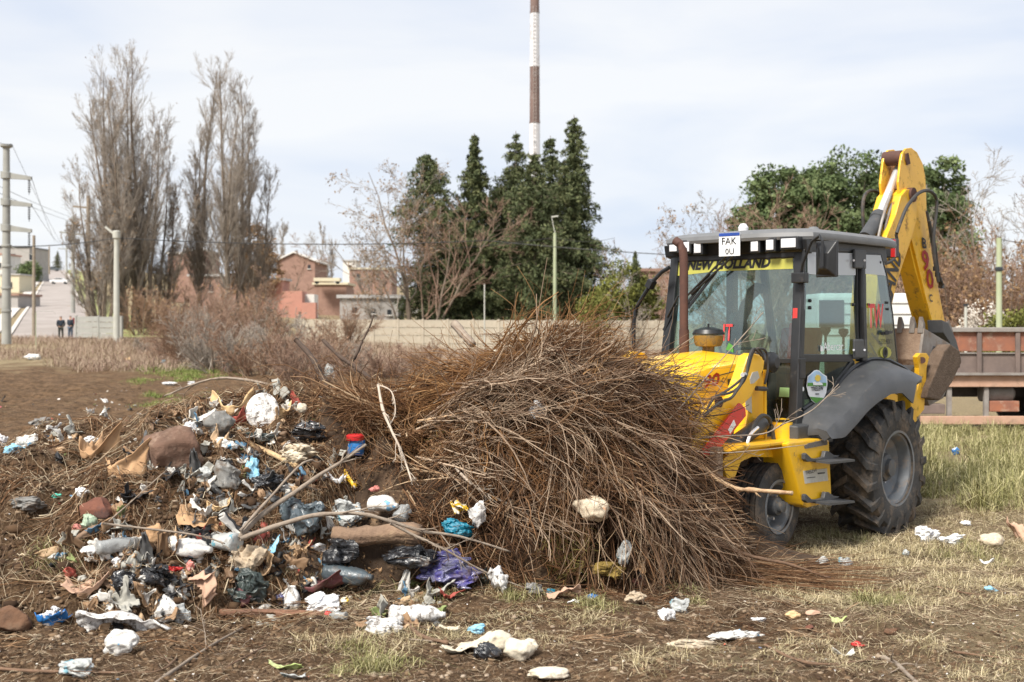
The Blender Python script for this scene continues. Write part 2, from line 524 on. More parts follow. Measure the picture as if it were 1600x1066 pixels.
M_BARK = mat('grey_bark', (0.22, 0.17, 0.125), (0.13, 0.10, 0.075), rough=0.95, scale=3.0)
M_TWIG_GREY = mat_rnd('bare_twigs', [(0.0, (0.19, 0.16, 0.135)), (0.5, (0.33, 0.285, 0.24)), (1.0, (0.46, 0.40, 0.34))])
M_TWIG_RED = mat_rnd('reddish_twigs', [(0.0, (0.15, 0.082, 0.05)), (0.5, (0.27, 0.165, 0.11)), (1.0, (0.40, 0.28, 0.19))])
M_TWIG_PINK = mat_rnd('pinkish_twigs', [(0.0, (0.17, 0.10, 0.072)), (0.5, (0.31, 0.205, 0.15)), (1.0, (0.42, 0.30, 0.225))])
M_LEAF_DRY = mat_rnd('dry_leaves', [(0.0, (0.16, 0.09, 0.045)), (1.0, (0.33, 0.22, 0.12))])
M_CONIFER = mat_rnd('conifer_needles', [(0.0, (0.045, 0.06, 0.028)), (0.5, (0.095, 0.115, 0.052)), (1.0, (0.18, 0.19, 0.085))])
M_EVERG = mat_rnd('evergreen_leaves', [(0.0, (0.05, 0.075, 0.03)), (0.5, (0.11, 0.15, 0.06)), (1.0, (0.20, 0.24, 0.11))])
M_OLIVE = mat_rnd('olive_leaves', [(0.0, (0.07, 0.08, 0.022)), (0.5, (0.15, 0.16, 0.04)), (1.0, (0.27, 0.27, 0.07))])
M_BLOSSOM = mat_rnd('white_blossom', [(0.0, (0.45, 0.40, 0.33)), (1.0, (0.8, 0.75, 0.68))])

def strands_mesh(name, lst, m_, parent, seed=0, sides=3, kind=None):
    r = RS(seed + 77); parts = []
    for P, R in lst:
        V, F = tubes(P, R, sides)
        parts.append((V, F, np.repeat(np.clip(r.normal(0.5, 0.24, len(P)), 0, 1), P.shape[1] * sides)))
    V, F, rn = join(parts)
    o = link(name, rawmesh(name, V, F, rn), m_, parent)
    o['kind'] = kind or 'stuff'
    if name == 'trunk': del o['kind']
    return o

def cards(r, C, size, asp=0.4, droop=0.0):
    """leaf-sized faces at points C"""
    n = len(C)
    a = nrm(r.normal(size=(n, 3)) + np.array([0, 0, -droop])); b = nrm(np.cross(a, r.normal(size=(n, 3))))
    s = size * r.uniform(0.5, 1.4, (n, 1))
    V = np.stack([C - a * s - 0.25 * b * s * asp, C - b * s * asp, C + a * s, C + b * s * asp], 1).reshape(-1, 3)
    return V, np.arange(4 * n).reshape(n, 4)

def bare_tree(name, label, base, H, seed, style='poplar', stems=1, spread=0.4, m_=None, cat='tree', dens=1.0, group=None, leaf=0, twigr=1.0, base_r=0.25, lf=0.30):
    r = RS(seed)
    group = group or {'poplar_tree': 'tall bare poplars on the left', 'bare_tree': 'bare winter trees', 'bare_shrub': 'bare reddish shrubs on the waste ground', 'bare_thicket': 'bare thickets behind the lot'}.get(name)
    t = thing(name, label, cat, base, 0, group)
    k = 8
    P = np.zeros((stems, k, 3)); L = np.zeros(stems); R = np.zeros((stems, k))
    for i in range(stems):
        a = r.uniform(0, 2 * math.pi); lean = spread * (r.uniform(0.3, 1) if stems > 1 else 0.15)
        hh = H * (r.uniform(0.55, 1.0) if stems > 1 and i else 1.0)
        p = np.array([base_r * math.cos(a) * r.uniform(.3, 1), base_r * math.sin(a) * r.uniform(.3, 1), -0.3]) * (stems > 1) + np.array([0, 0, -0.2])
        d = nrm(np.array([math.cos(a) * lean, math.sin(a) * lean * 0.6, 1.0]))
        P[i, 0] = p
        for j in range(1, k):
            d = nrm(d + np.array([0, 0, 0.16 if style == 'poplar' else 0.04]) + 0.05 * r.normal(size=3) * (1 if style == 'poplar' else 2))
            p = p + d * hh / (k - 1); P[i, j] = p
        L[i] = hh
        R[i] = (0.0095 * hh + 0.03) * np.linspace(1, 0.12, k)
    if style == 'poplar':
        P1, R1, L1 = sprout(r, P, R, L, 26 * dens, (0.12, 0.95), 27, lf, 0.14, 0.06, 6, 0.42)
        P2, R2, L2 = sprout(r, P1, R1, L1, 11, (0.12, 0.97), 25, 0.45, 0.12, 0.07, 4, 0.5)
        P3, R3, L3 = sprout(r, P2, R2, L2, 6, (0.15, 0.98), 30, 0.6, 0.06, 0.12, 3, 0.6)
    elif style == 'spread':
        P1, R1, L1 = sprout(r, P, R, L, int(11 * dens), (0.25, 0.98), 48, 0.55, 0.06, 0.12, 7, 0.6)
        P2, R2, L2 = sprout(r, P1, R1, L1, 8, (0.25, 0.98), 42, 0.48, 0.03, 0.15, 5, 0.6)
        P3, R3, L3 = sprout(r, P2, R2, L2, 7, (0.2, 1.0), 38, 0.45, 0.02, 0.18, 4, 0.65)
    else:  # shrub
        P1, R1, L1 = sprout(r, P, R, L, int(9 * dens), (0.05, 0.95), 34, 0.6, 0.04, 0.12, 6, 0.6)
        P2, R2, L2 = sprout(r, P1, R1, L1, 7, (0.15, 0.98), 36, 0.5, 0.02, 0.15, 4, 0.65)
        P3, R3, L3 = sprout(r, P2, R2, L2, 3, (0.2, 1.0), 34, 0.5, 0.0, 0.18, 3, 0.7)
    mn = 0.012 * twigr
    R2 = np.maximum(R2, mn); R3 = np.maximum(R3, mn * 0.8)
    strands_mesh('trunk', [(P, R)], M_BARK, t, seed, 6)
    cr_ = strands_mesh('crown', [(P1, R1), (P2, R2), (P3, R3)], m_ or M_TWIG_GREY, t, seed)
    if leaf:
        tips = P3[:, -1]; pick = tips[r.randint(0, len(tips), leaf)] + r.normal(0, 0.12, (leaf, 3))
        V, F = cards(r, pick, 0.09, 0.5)
        link('leaf_cover', rawmesh('leaf_cover', V, F, np.repeat(r.uniform(0, 1, leaf), 4)), M_LEAF_DRY, t)['kind'] = 'stuff'
    return t

def conifer(label, base, H, Rb, seed, n_card=16000, spire=0.5, start=0.04, lean=0.0, group='tall dark conifers behind the concrete wall', name='conifer_tree', gap=0.0):
    r = RS(seed); t = thing(name, label, 'tree', base, 0, group)
    tr = np.zeros((1, 6, 3)); tr[0, :, 2] = np.linspace(-0.3, H, 6); tr[0, :, 0] = lean * np.linspace(0, 1, 6) ** 2
    strands_mesh('trunk', [(tr, (0.016 * H * np.linspace(1, 0.08, 6))[None])], M_BARK, t, seed, 7)
    nb = 330; z = np.sort(r.uniform(start, 0.985, nb))
    if gap: z = z[(np.abs(z - gap) > 0.03)]
    nb = len(z)
    prof = np.where(z < 0.25, 0.75 + z, 1.0) * (1 - z) ** (0.5 + .8 * spire) * 1.3 + 0.035
    lump = 0.9 + 0.25 * vnoise(z * 14, seed, 0, seed) + 0.2 * vnoise(z * 5, seed, 0, seed + 3)
    az = np.cumsum(np.full(nb, 2.4)) + r.uniform(-0.5, 0.5, nb)
    ln = Rb * prof * lump * r.uniform(0.4, 1.3, nb)
    k = 6; s = np.linspace(0, 1, k)
    d = np.stack([np.cos(az), np.sin(az)], 1)
    P = np.zeros((nb, k, 3))
    P[:, :, :2] = d[:, None, :] * (ln[:, None] * s[None])[..., None]
    P[:, :, 2] = z[:, None] * H + ln[:, None] * (0.32 * s - 0.62 * s ** 2 + 0.22 * s ** 4)[None]
    P[:, :, 0] += (lean * z ** 2)[:, None]
    R = 0.02 + 0.012 * ln[:, None] * (1 - s)[None]
    strands_mesh('limbs', [(P, R)], M_BARK, t, seed)
    w = ln + 0.3; n = (n_card * 2.1 * w / w.sum()).astype(int)
    b = np.repeat(np.arange(nb), n); q = r.uniform(0.12, 1.0, len(b)) ** 0.8 * (k - 1)
    i = np.minimum(q.astype(int), k - 2); f = (q - i)[:, None]
    C = P[b, i] * (1 - f) + P[b, i + 1] * f
    wd = 0.05 + 0.17 * (1 - q / (k - 1)) * ln[b] + 0.035 * ln[b]
    C = C + r.normal(size=C.shape) * wd[:, None] * np.array([0.85, 0.85, 0.5]) + np.array([0, 0, -0.3]) * (r.uniform(0, 1, len(b)) ** 2)[:, None] * np.minimum(ln[b], 1.5)[:, None]
    V, F = cards(r, C, 0.15, 0.36, 0.7)
    tone = np.clip(np.repeat(r.normal(0.5, 0.13, nb), n) + r.normal(0, 0.2, len(b)), 0, 1)
    o = link('crown', rawmesh('crown', V, F, np.repeat(tone, 4)), M_CONIFER, t)
    return t

def leafy_tree(label, base, H, clumps, seed, m_, n_card=15000, size=0.16, name='evergreen_tree', cat='tree', group=None, trunk=True, cz=None):
    """clumps: list of (dx, dz, rx, rz) ellipsoids; leaf faces fill knots of foliage inside them"""
    r = RS(seed); t = thing(name, label, cat, base, 0, group)
    parts = []; limbs = []
    tot = sum(c[2] * c[3] for c in clumps)
    for (dx, dz, rx, rz) in clumps:
        nk = max(8, int(150 * rx * rz / tot * 1.3)); q = nrm(r.normal(size=(nk, 3))) * (r.uniform(0.25, 1, (nk, 1)) ** 0.45)
        kc = q * np.array([rx, rx * 0.8, rz]) + np.array([dx, r.uniform(-0.3, 0.3) * rx, dz])
        kr = min(rx, rz) * r.uniform(0.2, 0.42, nk)
        nn = int(n_card * 1.7 * rx * rz / tot / nk)
        for c, rr in zip(kc, kr):
            p = c + nrm(r.normal(size=(nn, 3))) * (r.uniform(0, 1, (nn, 1)) ** 0.5) * rr * np.array([1.25, 1.25, 0.8])
            V, F = cards(r, p, size, 0.5)
            parts.append((V, F, np.repeat(np.clip(r.normal(0.5, 0.16) + r.normal(0, 0.16, nn), 0, 1), 4)))
        s = np.linspace(0, 1, 6)[:, None]
        for c in kc[::6]:
            a = np.array([0, 0, H * 0.2]); limbs.append(a * (1 - s) + c * s + np.array([0, 0, 0.5]) * (s * (1 - s)) * 2)
    V, F, rn = join(parts)
    if trunk:
        P = np.zeros((1, 6, 3)); P[0, :, 2] = np.linspace(-0.3, H * 0.55, 6); P[0, :, 0] = 0.3 * np.sin(np.linspace(0, 3, 6))
        LP = np.stack(limbs)
        strands_mesh('trunk', [(P, (0.03 * H * np.linspace(1, 0.4, 6))[None]), (LP, 0.012 * H * np.linspace(1, 0.2, 6)[None].repeat(len(LP), 0))], M_BARK, t, seed, 5)
    link('crown', rawmesh('crown', V, F, rn), m_, t)
    return t

def gpt(u, Y):
    x = (u - 800) / FPX * Y
    return (x, Y, float(gh(x, Y)))
def hgt(v, Y, z0): return CAMH - (v - HOR) / FPX * Y - z0

def place(u, Y, vtop):
    b = gpt(u, Y); return b, hgt(vtop, Y, b[2])

# tall bare poplars on the left
b, H = place(206, 112, 100)
bare_tree('poplar_tree', 'leftmost tall bare poplar, a broad plume of many stems behind the pale concrete pole', b, H, 11, 'poplar', 12, 0.24, dens=1.0, leaf=900, base_r=1.5)
b, H = place(160, 108, 245)
bare_tree('poplar_tree', 'low bushy bare poplar fanning out from one base right beside the grey wall', b, H, 12, 'poplar', 9, 0.42, m_=M_TWIG_GREY, dens=0.8, leaf=1500, base_r=.6)
b, H = place(246, 114, 250)
bare_tree('poplar_tree', 'shorter bare poplar at the right foot of the leftmost poplar plume', b, H, 17, 'poplar', 6, 0.3, m_=M_TWIG_GREY, dens=0.8, leaf=1500, base_r=.8)
b, H = place(311, 118, 100)
bare_tree('poplar_tree', 'slender bare poplar in the middle of the group of three tall poplars', b, H, 13, 'poplar', 3, 0.05, dens=1.5, base_r=.3, lf=.21)
b, H = place(366, 116, 106)
bare_tree('poplar_tree', 'tall bare poplar with a thick reddish trunk, right of the slender middle one', b, H, 14, 'poplar', 3, 0.06, dens=1.6, base_r=.4, lf=.27)
b, H = place(393, 121, 185)
bare_tree('poplar_tree', 'rightmost bare poplar, leaning a little outwards above the brown hedge', b, H, 15, 'poplar', 3, 0.08, dens=1.3, base_r=.5, lf=.27)

# far trees above the town
for u, Y, vt, sty, sd_, lb in ((433, 260, 342, 'poplar', 21, 'tiny pointed poplar on the skyline right of the brown domed crown'),
                               (500, 235, 375, 'spread', 22, 'bare grey tree on the skyline left of the gabled brick house roof end'),
                               (516, 240, 357, 'poplar', 23, 'taller pointed bare tree on the skyline over the parked white car')):
    b, H = place(u, Y, vt)
    bare_tree('bare_tree', lb, b, H, sd_, sty, 2, 0.15, dens=0.7, twigr=2.0)
b, H = place(397, 150, 348)
leafy_tree('brown domed tree crown still holding dead leaves behind the rightmost poplar', b, H, [(0, H * 0.62, 2.3, H * 0.36), (1.6, H * 0.5, 1.8, H * 0.28), (-1.4, H * 0.45, 1.6, H * 0.3)], 31, M_LEAF_DRY, 9000, 0.15, name='brown_tree')
b, H = place(447, 170, 375)
bare_tree('bare_tree', 'round bare pinkish tree beside the gabled brick house', b, H, 32, 'spread', 3, 0.6, m_=M_TWIG_PINK, dens=0.9, twigr=1.6)
b, H = place(90, 420, 392)
conifer('tiny dark conifer standing on the hill crest at the top of the road', b, H, 2.0, 33, 1200, group=None)
b, H = place(45, 300, 425)
leafy_tree('dark green rounded street tree left of the climbing road', b, max(H, 5), [(0, 3.4, 2.8, 2.6)], 34, M_EVERG, 2500, 0.25, name='street_tree')
b, H = place(28, 345, 395)
bare_tree('bare_tree', 'pale pinkish bare tree in front of the flat-roofed house on the hill', b, 9, 35, 'spread', 2, 0.5, m_=M_TWIG_PINK, dens=0.8, twigr=2.5)

# bare tree and conifers in the middle
b, H = place(640, 97, 250)
bare_tree('bare_tree', 'large bare ivy-hung tree left of the conifers, its crown leaning left', b, H, 41, 'spread', 3, 0.42, m_=M_TWIG_GREY, dens=1.2, leaf=2600)
b, H = place(590, 104, 345)
bare_tree('bare_tree', 'small pale bare tree left of the large ivy-hung tree', b, H, 42, 'spread', 3, 0.5, m_=M_TWIG_GREY, dens=0.8)
b, H = place(668, 94, 300)
bare_tree('bare_tree', 'pinkish bare tree in front of the two leftmost conifers', b, H, 43, 'spread', 3, 0.4, m_=M_TWIG_PINK, dens=1.1)
CON = [(688, 101, 238, 3.5, 'leftmost conifer, ragged and broken at its top', 51, 17000, 0.12, -1.2, 0),
       (741, 102, 208, 3.4, 'slim pointed conifer standing apart, second from the left', 52, 20000, 0.42, 0, 0),
       (778, 108, 290, 3.6, 'low conifer filling the gap right of the slim pointed one', 53, 12000, 0.1, 0, 0),
       (806, 104, 205, 3.7, 'dense conifer with a blunt spire left of the chimney', 54, 18000, 0.25, 0, 0),
       (836, 100, 235, 3.4, 'lower conifer directly below the striped chimney', 55, 16000, 0.15, 0, 0),
       (860, 107, 212, 3.3, 'conifer with a forked soft top right of the chimney', 56, 15000, 0.2, 0, 0),
       (897, 103, 180, 4.2, 'tallest conifer, rightmost of the row, with a thin spire', 57, 22000, 0.42, 0, 0)]
for u, Y, vt, Rb, lb, sd_, nc, sp_, ln_, gp in CON:
    b, H = place(u, Y, vt)
    conifer(lb, b, H, Rb, sd_, nc, sp_, 0.08, ln_, gap=gp)

# shrubs behind the wall, right of the conifers
b, H = place(975, 96, 405)
leafy_tree('olive-green leafy bush behind the concrete wall, right of the tallest conifer', b, H, [(0, H * .6, 2.1, H * .36), (-1.5, H * .42, 1.4, H * .3), (1.6, H * .5, 1.3, H * .3)], 61, M_OLIVE, 9000, 0.12, name='evergreen_bush', cat='bush')
b, H = place(930, 92, 440)
leafy_tree('bright yellow-green shrub at the foot of the tallest conifer', b, H, [(0, H * .5, 1.3, H * .4)], 62, M_OLIVE, 3500, 0.10, name='yellow_shrub', cat='bush')
b, H = place(992, 95, 392)
conifer('pencil-thin dark cypress poking above the olive bush', b, H, 0.5, 63, 1200, 0.1, group=None)
b, H = place(1020, 100, 388)
bare_tree('bare_tree', 'reddish bare tree between the olive bush and the cab', b, H, 64, 'shrub', 6, 0.5, m_=M_TWIG_PINK, dens=1.2)
b, H = place(985, 90, 425)
bare_tree('bare_shrub', 'pale crooked bare shrub in front of the olive bush', b, H, 65, 'shrub', 4, 0.5, dens=0.7, cat='bush')
# behind the cab
b, H = place(1092, 88, 322)
bare_tree('bare_tree', 'small bare tree showing above the front of the cab roof', b, H, 66, 'spread', 2, 0.5, dens=0.9)
b, H = place(1135, 90, 330)
bare_tree('bare_tree', 'second small bare tree above the cab roof with an ivy clump', b, H, 67, 'spread', 2, 0.4, dens=0.9, leaf=1500)
# big evergreens on the right
b, H = place(1215, 84, 262)
leafy_tree('round-topped evergreen left of the boom, half hidden by a reddish bush', b, H, [(0, H * .72, 2.6, H * .27), (-1.9, H * .6, 1.5, H * .22), (2.0, H * .66, 1.8, H * .26)], 71, M_EVERG, 16000, 0.15)
b, H = place(1325, 86, 236)
leafy_tree('largest evergreen, directly behind the cab roof and left of the boom', b, H, [(0, H * .72, 3.0, H * .27), (-2.2, H * .6, 2.0, H * .25), (2.2, H * .64, 2.2, H * .27), (0, H * .45, 3.2, H * .2)], 72, M_EVERG, 20000, 0.15)
b, H = place(1466, 80, 238)
leafy_tree('tall evergreen right behind the boom', b, H, [(0, H * .76, 2.1, H * .22), (-1.7, H * .56, 1.9, H * .25), (1.0, H * .5, 1.9, H * .27), (0.4, H * .3, 1.9, H * .2)], 73, M_EVERG, 16000, 0.15)
b, H = place(1268, 92, 248)
leafy_tree('evergreen between the round-topped one and the largest one', b, H, [(0, H * .7, 2.4, H * .27), (-1.6, H * .55, 1.6, H * .22), (1.8, H * .5, 1.8, H * .25)], 78, M_EVERG, 12000, 0.15)
b, H = place(1405, 90, 252)
leafy_tree('evergreen crown filling the space behind the boom tip', b, H, [(0, H * .7, 2.8, H * .28), (-2.0, H * .5, 2.0, H * .25), (2.0, H * .5, 2.0, H * .25)], 79, M_EVERG, 14000, 0.15)
for u, Y, vt, sd_, dn, lb in ((1232, 78, 300, 74, 1.3, 'reddish bare bushy tree in front of the round-topped evergreen'),
                              (1180, 76, 328, 75, 1.0, 'low reddish bare tree at the left edge of the evergreens')):
    b, H = place(u, Y, vt)
    bare_tree('bare_tree', lb, b, H, sd_, 'shrub', 7, 0.5, m_=M_TWIG_PINK, dens=dn)
b, H = place(1555, 66, 262)
bare_tree('bare_tree', 'large spreading bare tree at the right edge of the view', b, H, 76, 'spread', 3, 0.55, m_=M_TWIG_GREY, dens=1.2)
b, H = place(1610, 70, 300)
bare_tree('bare_tree', 'bare tree cut by the right edge of the view', b, H, 77, 'spread', 2, 0.5, m_=M_TWIG_PINK, dens=1.0)
for i, (u, Y, vt, lb) in enumerate(((1478, 58, 395, 'brown thicket just right of the dipper arm'),
                                    (1512, 62, 360, 'brown thicket behind the short dark-topped post'),
                                    (1552, 55, 385, 'reddish thicket around the pale green pole'),
                                    (1592, 58, 345, 'reddish thicket at the right edge above the tipper bed'),
                                    (1440, 66, 380, 'dark thicket seen through the gap between boom and dipper'))):
    b, H = place(u, Y, vt)
    bare_tree('bare_thicket', lb, b, H, 80 + i, 'shrub', 12, 0.6, m_=M_TWIG_RED if i % 2 else M_TWIG_PINK, dens=1.4, cat='bush', leaf=2500)
b, H = place(1538, 50, 462)
bl = leafy_tree('shrub covered in white blossom behind the tipper bed', b, H, [(0, H * .7, 0.8, H * .25), (0.6, H * .55, .6, H * .25), (-0.7, H * .5, .6, H * .2)], 90, M_BLOSSOM, 1500, 0.05, name='blossom_shrub', cat='bush')
b, H = place(1592, 47, 478)
leafy_tree('low olive hedge at the right edge above the tipper bed', b, H, [(0, H * .6, 1.0, H * .4), (-0.9, H * .5, .7, H * .4)], 91, M_OLIVE, 3000, 0.07, name='hedge_bush', cat='bush')

for i, (u, Y, vt, lb) in enumerate(((228, 100, 452, 'tan thicket at the foot of the leftmost poplar'), (272, 106, 440, 'tan thicket between the leftmost and the slender poplars'), (318, 104, 448, 'tan thicket at the foot of the slender middle poplar'),
                                    (352, 100, 455, 'tan thicket at the foot of the thick-trunked poplar'), (392, 108, 425, 'tan thicket right of the poplars, in front of the brown domed crown'), (425, 104, 462, 'low tan thicket in front of the pink-red wall blocks'))):
    b, H = place(u, Y, vt)
    bare_tree('bare_thicket', lb, b, H, 140 + i, 'shrub', 10, 0.6, m_=(M_TWIG_RED, M_TWIG_PINK, M_TWIG_GREY)[i % 3], dens=1.2, cat='bush', leaf=600, base_r=1.2)
# reddish bare shrubs in the waste ground left of the heap
SHR = [(262, 62, 505, 'low reddish shrub right of the pale concrete pole'),
       (300, 58, 462, 'reddish bare shrub below the slender middle poplar'),
       (338, 52, 470, 'tangled reddish shrub above the green grass patch'),
       (372, 60, 452, 'yellowish bare shrub below the thick-trunked poplar'),
       (405, 50, 480, 'pinkish shrub in front of the pink brick wall, left one'),
       (440, 55, 478, 'pinkish shrub in front of the pink brick wall, right one'),
       (470, 46, 500, 'low dense shrub in front of the leftmost wall panels'),
       (505, 50, 495, 'reddish shrub whose stems cross the leftmost wall panels'),
       (545, 54, 515, 'low pinkish shrub below the grey shed'),
       (600, 50, 522, 'low reddish shrub in front of the wall below the bare tree'),
       (660, 56, 520, 'low brown shrub in front of the wall, nearest the heap'),
       (232, 70, 520, 'low brown shrub at the foot of the leftmost poplar'),
       (330, 75, 440, 'tall thin bare shrub at the foot of the slender poplar'),
       (540, 88, 465, 'yellowish scrub in front of the grey shed')]
for i, (u, Y, vt, lb) in enumerate(SHR):
    b, H = place(u, Y, vt)
    bare_tree('bare_shrub', lb, b, max(H, 1.2), 100 + i, 'shrub', 12, 0.95, m_=(M_TWIG_PINK, M_TWIG_RED, M_TWIG_GREY)[i % 3], dens=1.25, cat='bush', twigr=0.7)

# ------------------------------------------------------------------ grass, straw, clods
M_GRASS_DRY = mat_rnd('dry_grass', [(0.0, (0.24, 0.20, 0.10)), (0.5, (0.46, 0.38, 0.22)), (1.0, (0.70, 0.60, 0.40))])
M_GRASS_MIX = mat_rnd('mixed_grass', [(0.0, (0.14, 0.17, 0.05)), (0.4, (0.28, 0.28, 0.10)), (1.0, (0.56, 0.48, 0.26))])
M_GRASS_GREEN = mat_rnd('green_grass', [(0.0, (0.10, 0.15, 0.03)), (0.6, (0.20, 0.27, 0.06)), (1.0, (0.42, 0.38, 0.18))])
M_GRASS_LONG = mat_rnd('long_mixed_grass', [(0.0, (0.12, 0.12, 0.04)), (0.45, (0.24, 0.23, 0.09)), (1.0, (0.56, 0.50, 0.28))])
def blades(name, pts, h, m_, seed, w=0.004, lean=0.5, label=None, cat='grass', clump=None):
    r = RS(seed); n = len(pts)
    hh = h * r.uniform(0.45, 1.3, n) * (clump if clump is not None else 1)
    az = r.uniform(0, 2 * np.pi, n); ln = np.abs(r.normal(0, lean, n)); d = np.stack([np.cos(az), np.sin(az), 0 * az], 1)
    sd_ = np.stack([-np.sin(az + r.uniform(-1, 1, n)), np.cos(az), 0 * az], 1)
    p0 = pts; p1 = pts + d * (hh * ln * 0.35)[:, None] + np.array([0, 0, 1.0]) * (hh * 0.55)[:, None]
    p2 = pts + d * (hh * ln)[:, None] + np.array([0, 0, 1.0]) * (hh * np.maximum(0.12, 1 - 0.45 * ln))[:, None]
    ww = (w * r.uniform(0.6, 1.4, n))[:, None]
    V = np.stack([p0 - sd_ * ww, p0 + sd_ * ww, p1 - sd_ * ww * .7, p1 + sd_ * ww * .7, p2], 1).reshape(-1, 3)
    b = np.arange(n)[:, None] * 5
    me = rawmesh(name, V, [b + np.array([[0, 1, 3, 2]]), b + np.array([[2, 3, 4]])], np.repeat(r.uniform(0, 1, n), 5))
    return tag(link(name, me, m_), label, cat, kind='stuff')

def scatter(seed, n, ur, vr, fn=gh, mask=None):
    """points on open ground inside a region of the lot given by its corner sight lines"""
    r = RS(seed)
    u = r.uniform(*ur, n); v = r.uniform(*vr, n)
    Y = CAMH * FPX / (v - HOR); X = (u - 800) / FPX * Y
    Z = fn(X, Y); return np.stack([X, Y, Z], 1)

def tuft_points(seed, centres, per, rad):
    r = RS(seed); out = []; cl = []
    for c in centres:
        n = int(per * r.uniform(0.6, 1.4)); rr = rad * r.uniform(0.6, 1.4)
        q = r.normal(0, rr, (n, 2)); P = np.zeros((n, 3)); P[:, :2] = np.asarray(c)[:2] + q
        P[:, 2] = gh(P[:, 0], P[:, 1]); out.append(P); cl.append(np.full(n, r.uniform(0.6, 1.25)) * np.exp(-(q ** 2).sum(1) / (3 * rr * rr)))
    return np.concatenate(out), np.concatenate(cl)

# long grass on the right, behind the rear wheel
r = RS(5)
ctr = np.stack([r.uniform(4.9, 12.5, 330), r.uniform(14.2, 26, 330)], 1)
ctr = ctr[(ctr[:, 0] / ctr[:, 1] > 0.318) | (ctr[:, 1] > 17.5)]
P_, c_ = tuft_points(6, ctr, 150, 0.16)
blades('long_grass', P_, 0.37, M_GRASS_LONG, 7, 0.0045, 1.0, 'long tussocky dry green grass behind the rear wheel', clump=c_)
# turf patches in front of the machine
ctr = scatter(8, 330, (1180, 1640), (790, 985)); ctr = ctr[RS(4).uniform(0, 1, 330) < sst(1000, 840, 505 + CAMH * FPX / ctr[:, 1])]
P_, c_ = tuft_points(9, ctr, 105, 0.12)
blades('dry_grass', P_, 0.12, M_GRASS_DRY, 10, 0.0022, 2.2, 'short matted dry grass in front of the rear wheel', clump=c_)
gt = [hit(u, v) for u, v in ((1290, 838), (1310, 842), (1330, 845), (1275, 845), (1350, 850), (1500, 850), (1520, 865), (1545, 880), (1470, 870), (1365, 945), (1385, 948), (1400, 945), (1350, 940), (930, 945), (945, 955), (915, 950), (560, 1020), (590, 1035), (615, 1045), (575, 1050), (540, 1055), (650, 925), (690, 935), (620, 925), (800, 940), (830, 935), (1070, 925), (1085, 945), (70, 870), (100, 880))]
P_, c_ = tuft_points(12, gt, 150, 0.085)
blades('grass_tufts', P_, 0.15, M_GRASS_LONG, 13, 0.0022, 1.5, 'small yellow-green grass tufts dotted over the foreground soil', clump=c_)
ctr = scatter(81, 150, (420, 1640), (925, 1075)); ctr = ctr[vnoise(ctr[:, 0] * .7, ctr[:, 1] * .9, 0, 6) > -.05]
P_, c_ = tuft_points(82, ctr, 70, 0.10)
blades('dead_grass_mats', P_, 0.10, M_GRASS_DRY, 83, 0.0017, 2.6, 'thin mats of dead grass pressed into the foreground soil', clump=c_)
# green patches beyond the berm
ctr = np.concatenate([[hit(u, v)[:2] for u, v in zip(RS(14).normal(305, 42, 90), RS(15).normal(578, 9, 90))], [hit(u, v, far_h)[:2] for u, v in zip(RS(16).normal(278, 26, 30), RS(17).normal(636, 6, 30))]])
P_, c_ = tuft_points(18, ctr, 130, 0.28)
blades('green_grass', P_, 0.22, M_GRASS_GREEN, 19, 0.006, 0.8, 'bright green grass patch in the cleared soil behind the rubbish berm', clump=c_)
# dry tall grass band far left and under the shrubs
n = 42000; r = RS(20); Yb = r.uniform(52, 94, n); Sb = r.uniform(-0.48, 0.14, n); Xb = Sb * Yb
ok = vnoise(Xb * .25, Yb * .12, 0, 5) > -0.35
Xb, Yb = Xb[ok], Yb[ok]; Pb = np.stack([Xb, Yb, gh(Xb, Yb)], 1)
blades('tall_dry_grass', Pb, 0.6, mat_rnd('tan_grass', [(0, (0.19, 0.12, 0.09)), (0.5, (0.31, 0.22, 0.165)), (1, (0.45, 0.36, 0.26))]), 21, 0.011, 1.5, 'band of tall dead grass between the cleared soil and the street')

# straw and fine twigs lying on the soil
def litter(seed, pts, ln, rad, m_, name, label, fn, k=4, rise=0.02):
    r = RS(seed); n = len(pts); az = r.uniform(0, 2 * np.pi, n); L = ln * r.uniform(0.3, 1.4, n)
    P = np.zeros((n, k, 3)); x, y = pts[:, 0].copy(), pts[:, 1].copy()
    lift = r.uniform(0, rise, n)
    for j in range(k):
        P[:, j, 0] = x; P[:, j, 1] = y; P[:, j, 2] = fn(x, y) + lift + rad + rise * r.uniform(0, 1, n) * (j / k)
        az = az + r.normal(0, 0.25, n); x = x + np.cos(az) * L / (k - 1); y = y + np.sin(az) * L / (k - 1)
    R = (rad * r.uniform(0.5, 1.5, n))[:, None] * np.linspace(1, 0.5, k)[None]
    V, F = tubes(P, R, 3)
    me = rawmesh(name, V, F, np.repeat(np.clip(r.normal(.5, .28, n), 0, 1), k * 3))
    return tag(link(name, me, m_), label, 'litter', kind='stuff')
M_STRAW = mat_rnd('straw', [(0.0, (0.09, 0.055, 0.037)), (0.55, (0.26, 0.18, 0.115)), (1.0, (0.72, 0.61, 0.43))])
pts = scatter(22, 13500, (-60, 1660), (880, 1110))
litter(23, pts, 0.09, 0.0014, M_STRAW, 'straw', 'straw and broken stalks strewn over the foreground soil', gh)
r = RS(24); n = 5500; pp = np.stack([r.uniform(-6.5, -0.8, n), r.uniform(9, 13, n)], 1)
litter(25, pp, 0.22, 0.002, M_STRAW, 'straw', 'dry stalks strewn over the rubbish berm', gh, 5, 0.06)
r = RS(26); n = 15000; pp = np.stack([r.uniform(1.2, 8, n), r.uniform(9, 14.5, n)], 1)
litter(27, pp, 0.16, 0.0018, M_STRAW, 'straw', 'straw strewn around the wheels of the machine', gh, 4, 0.03)

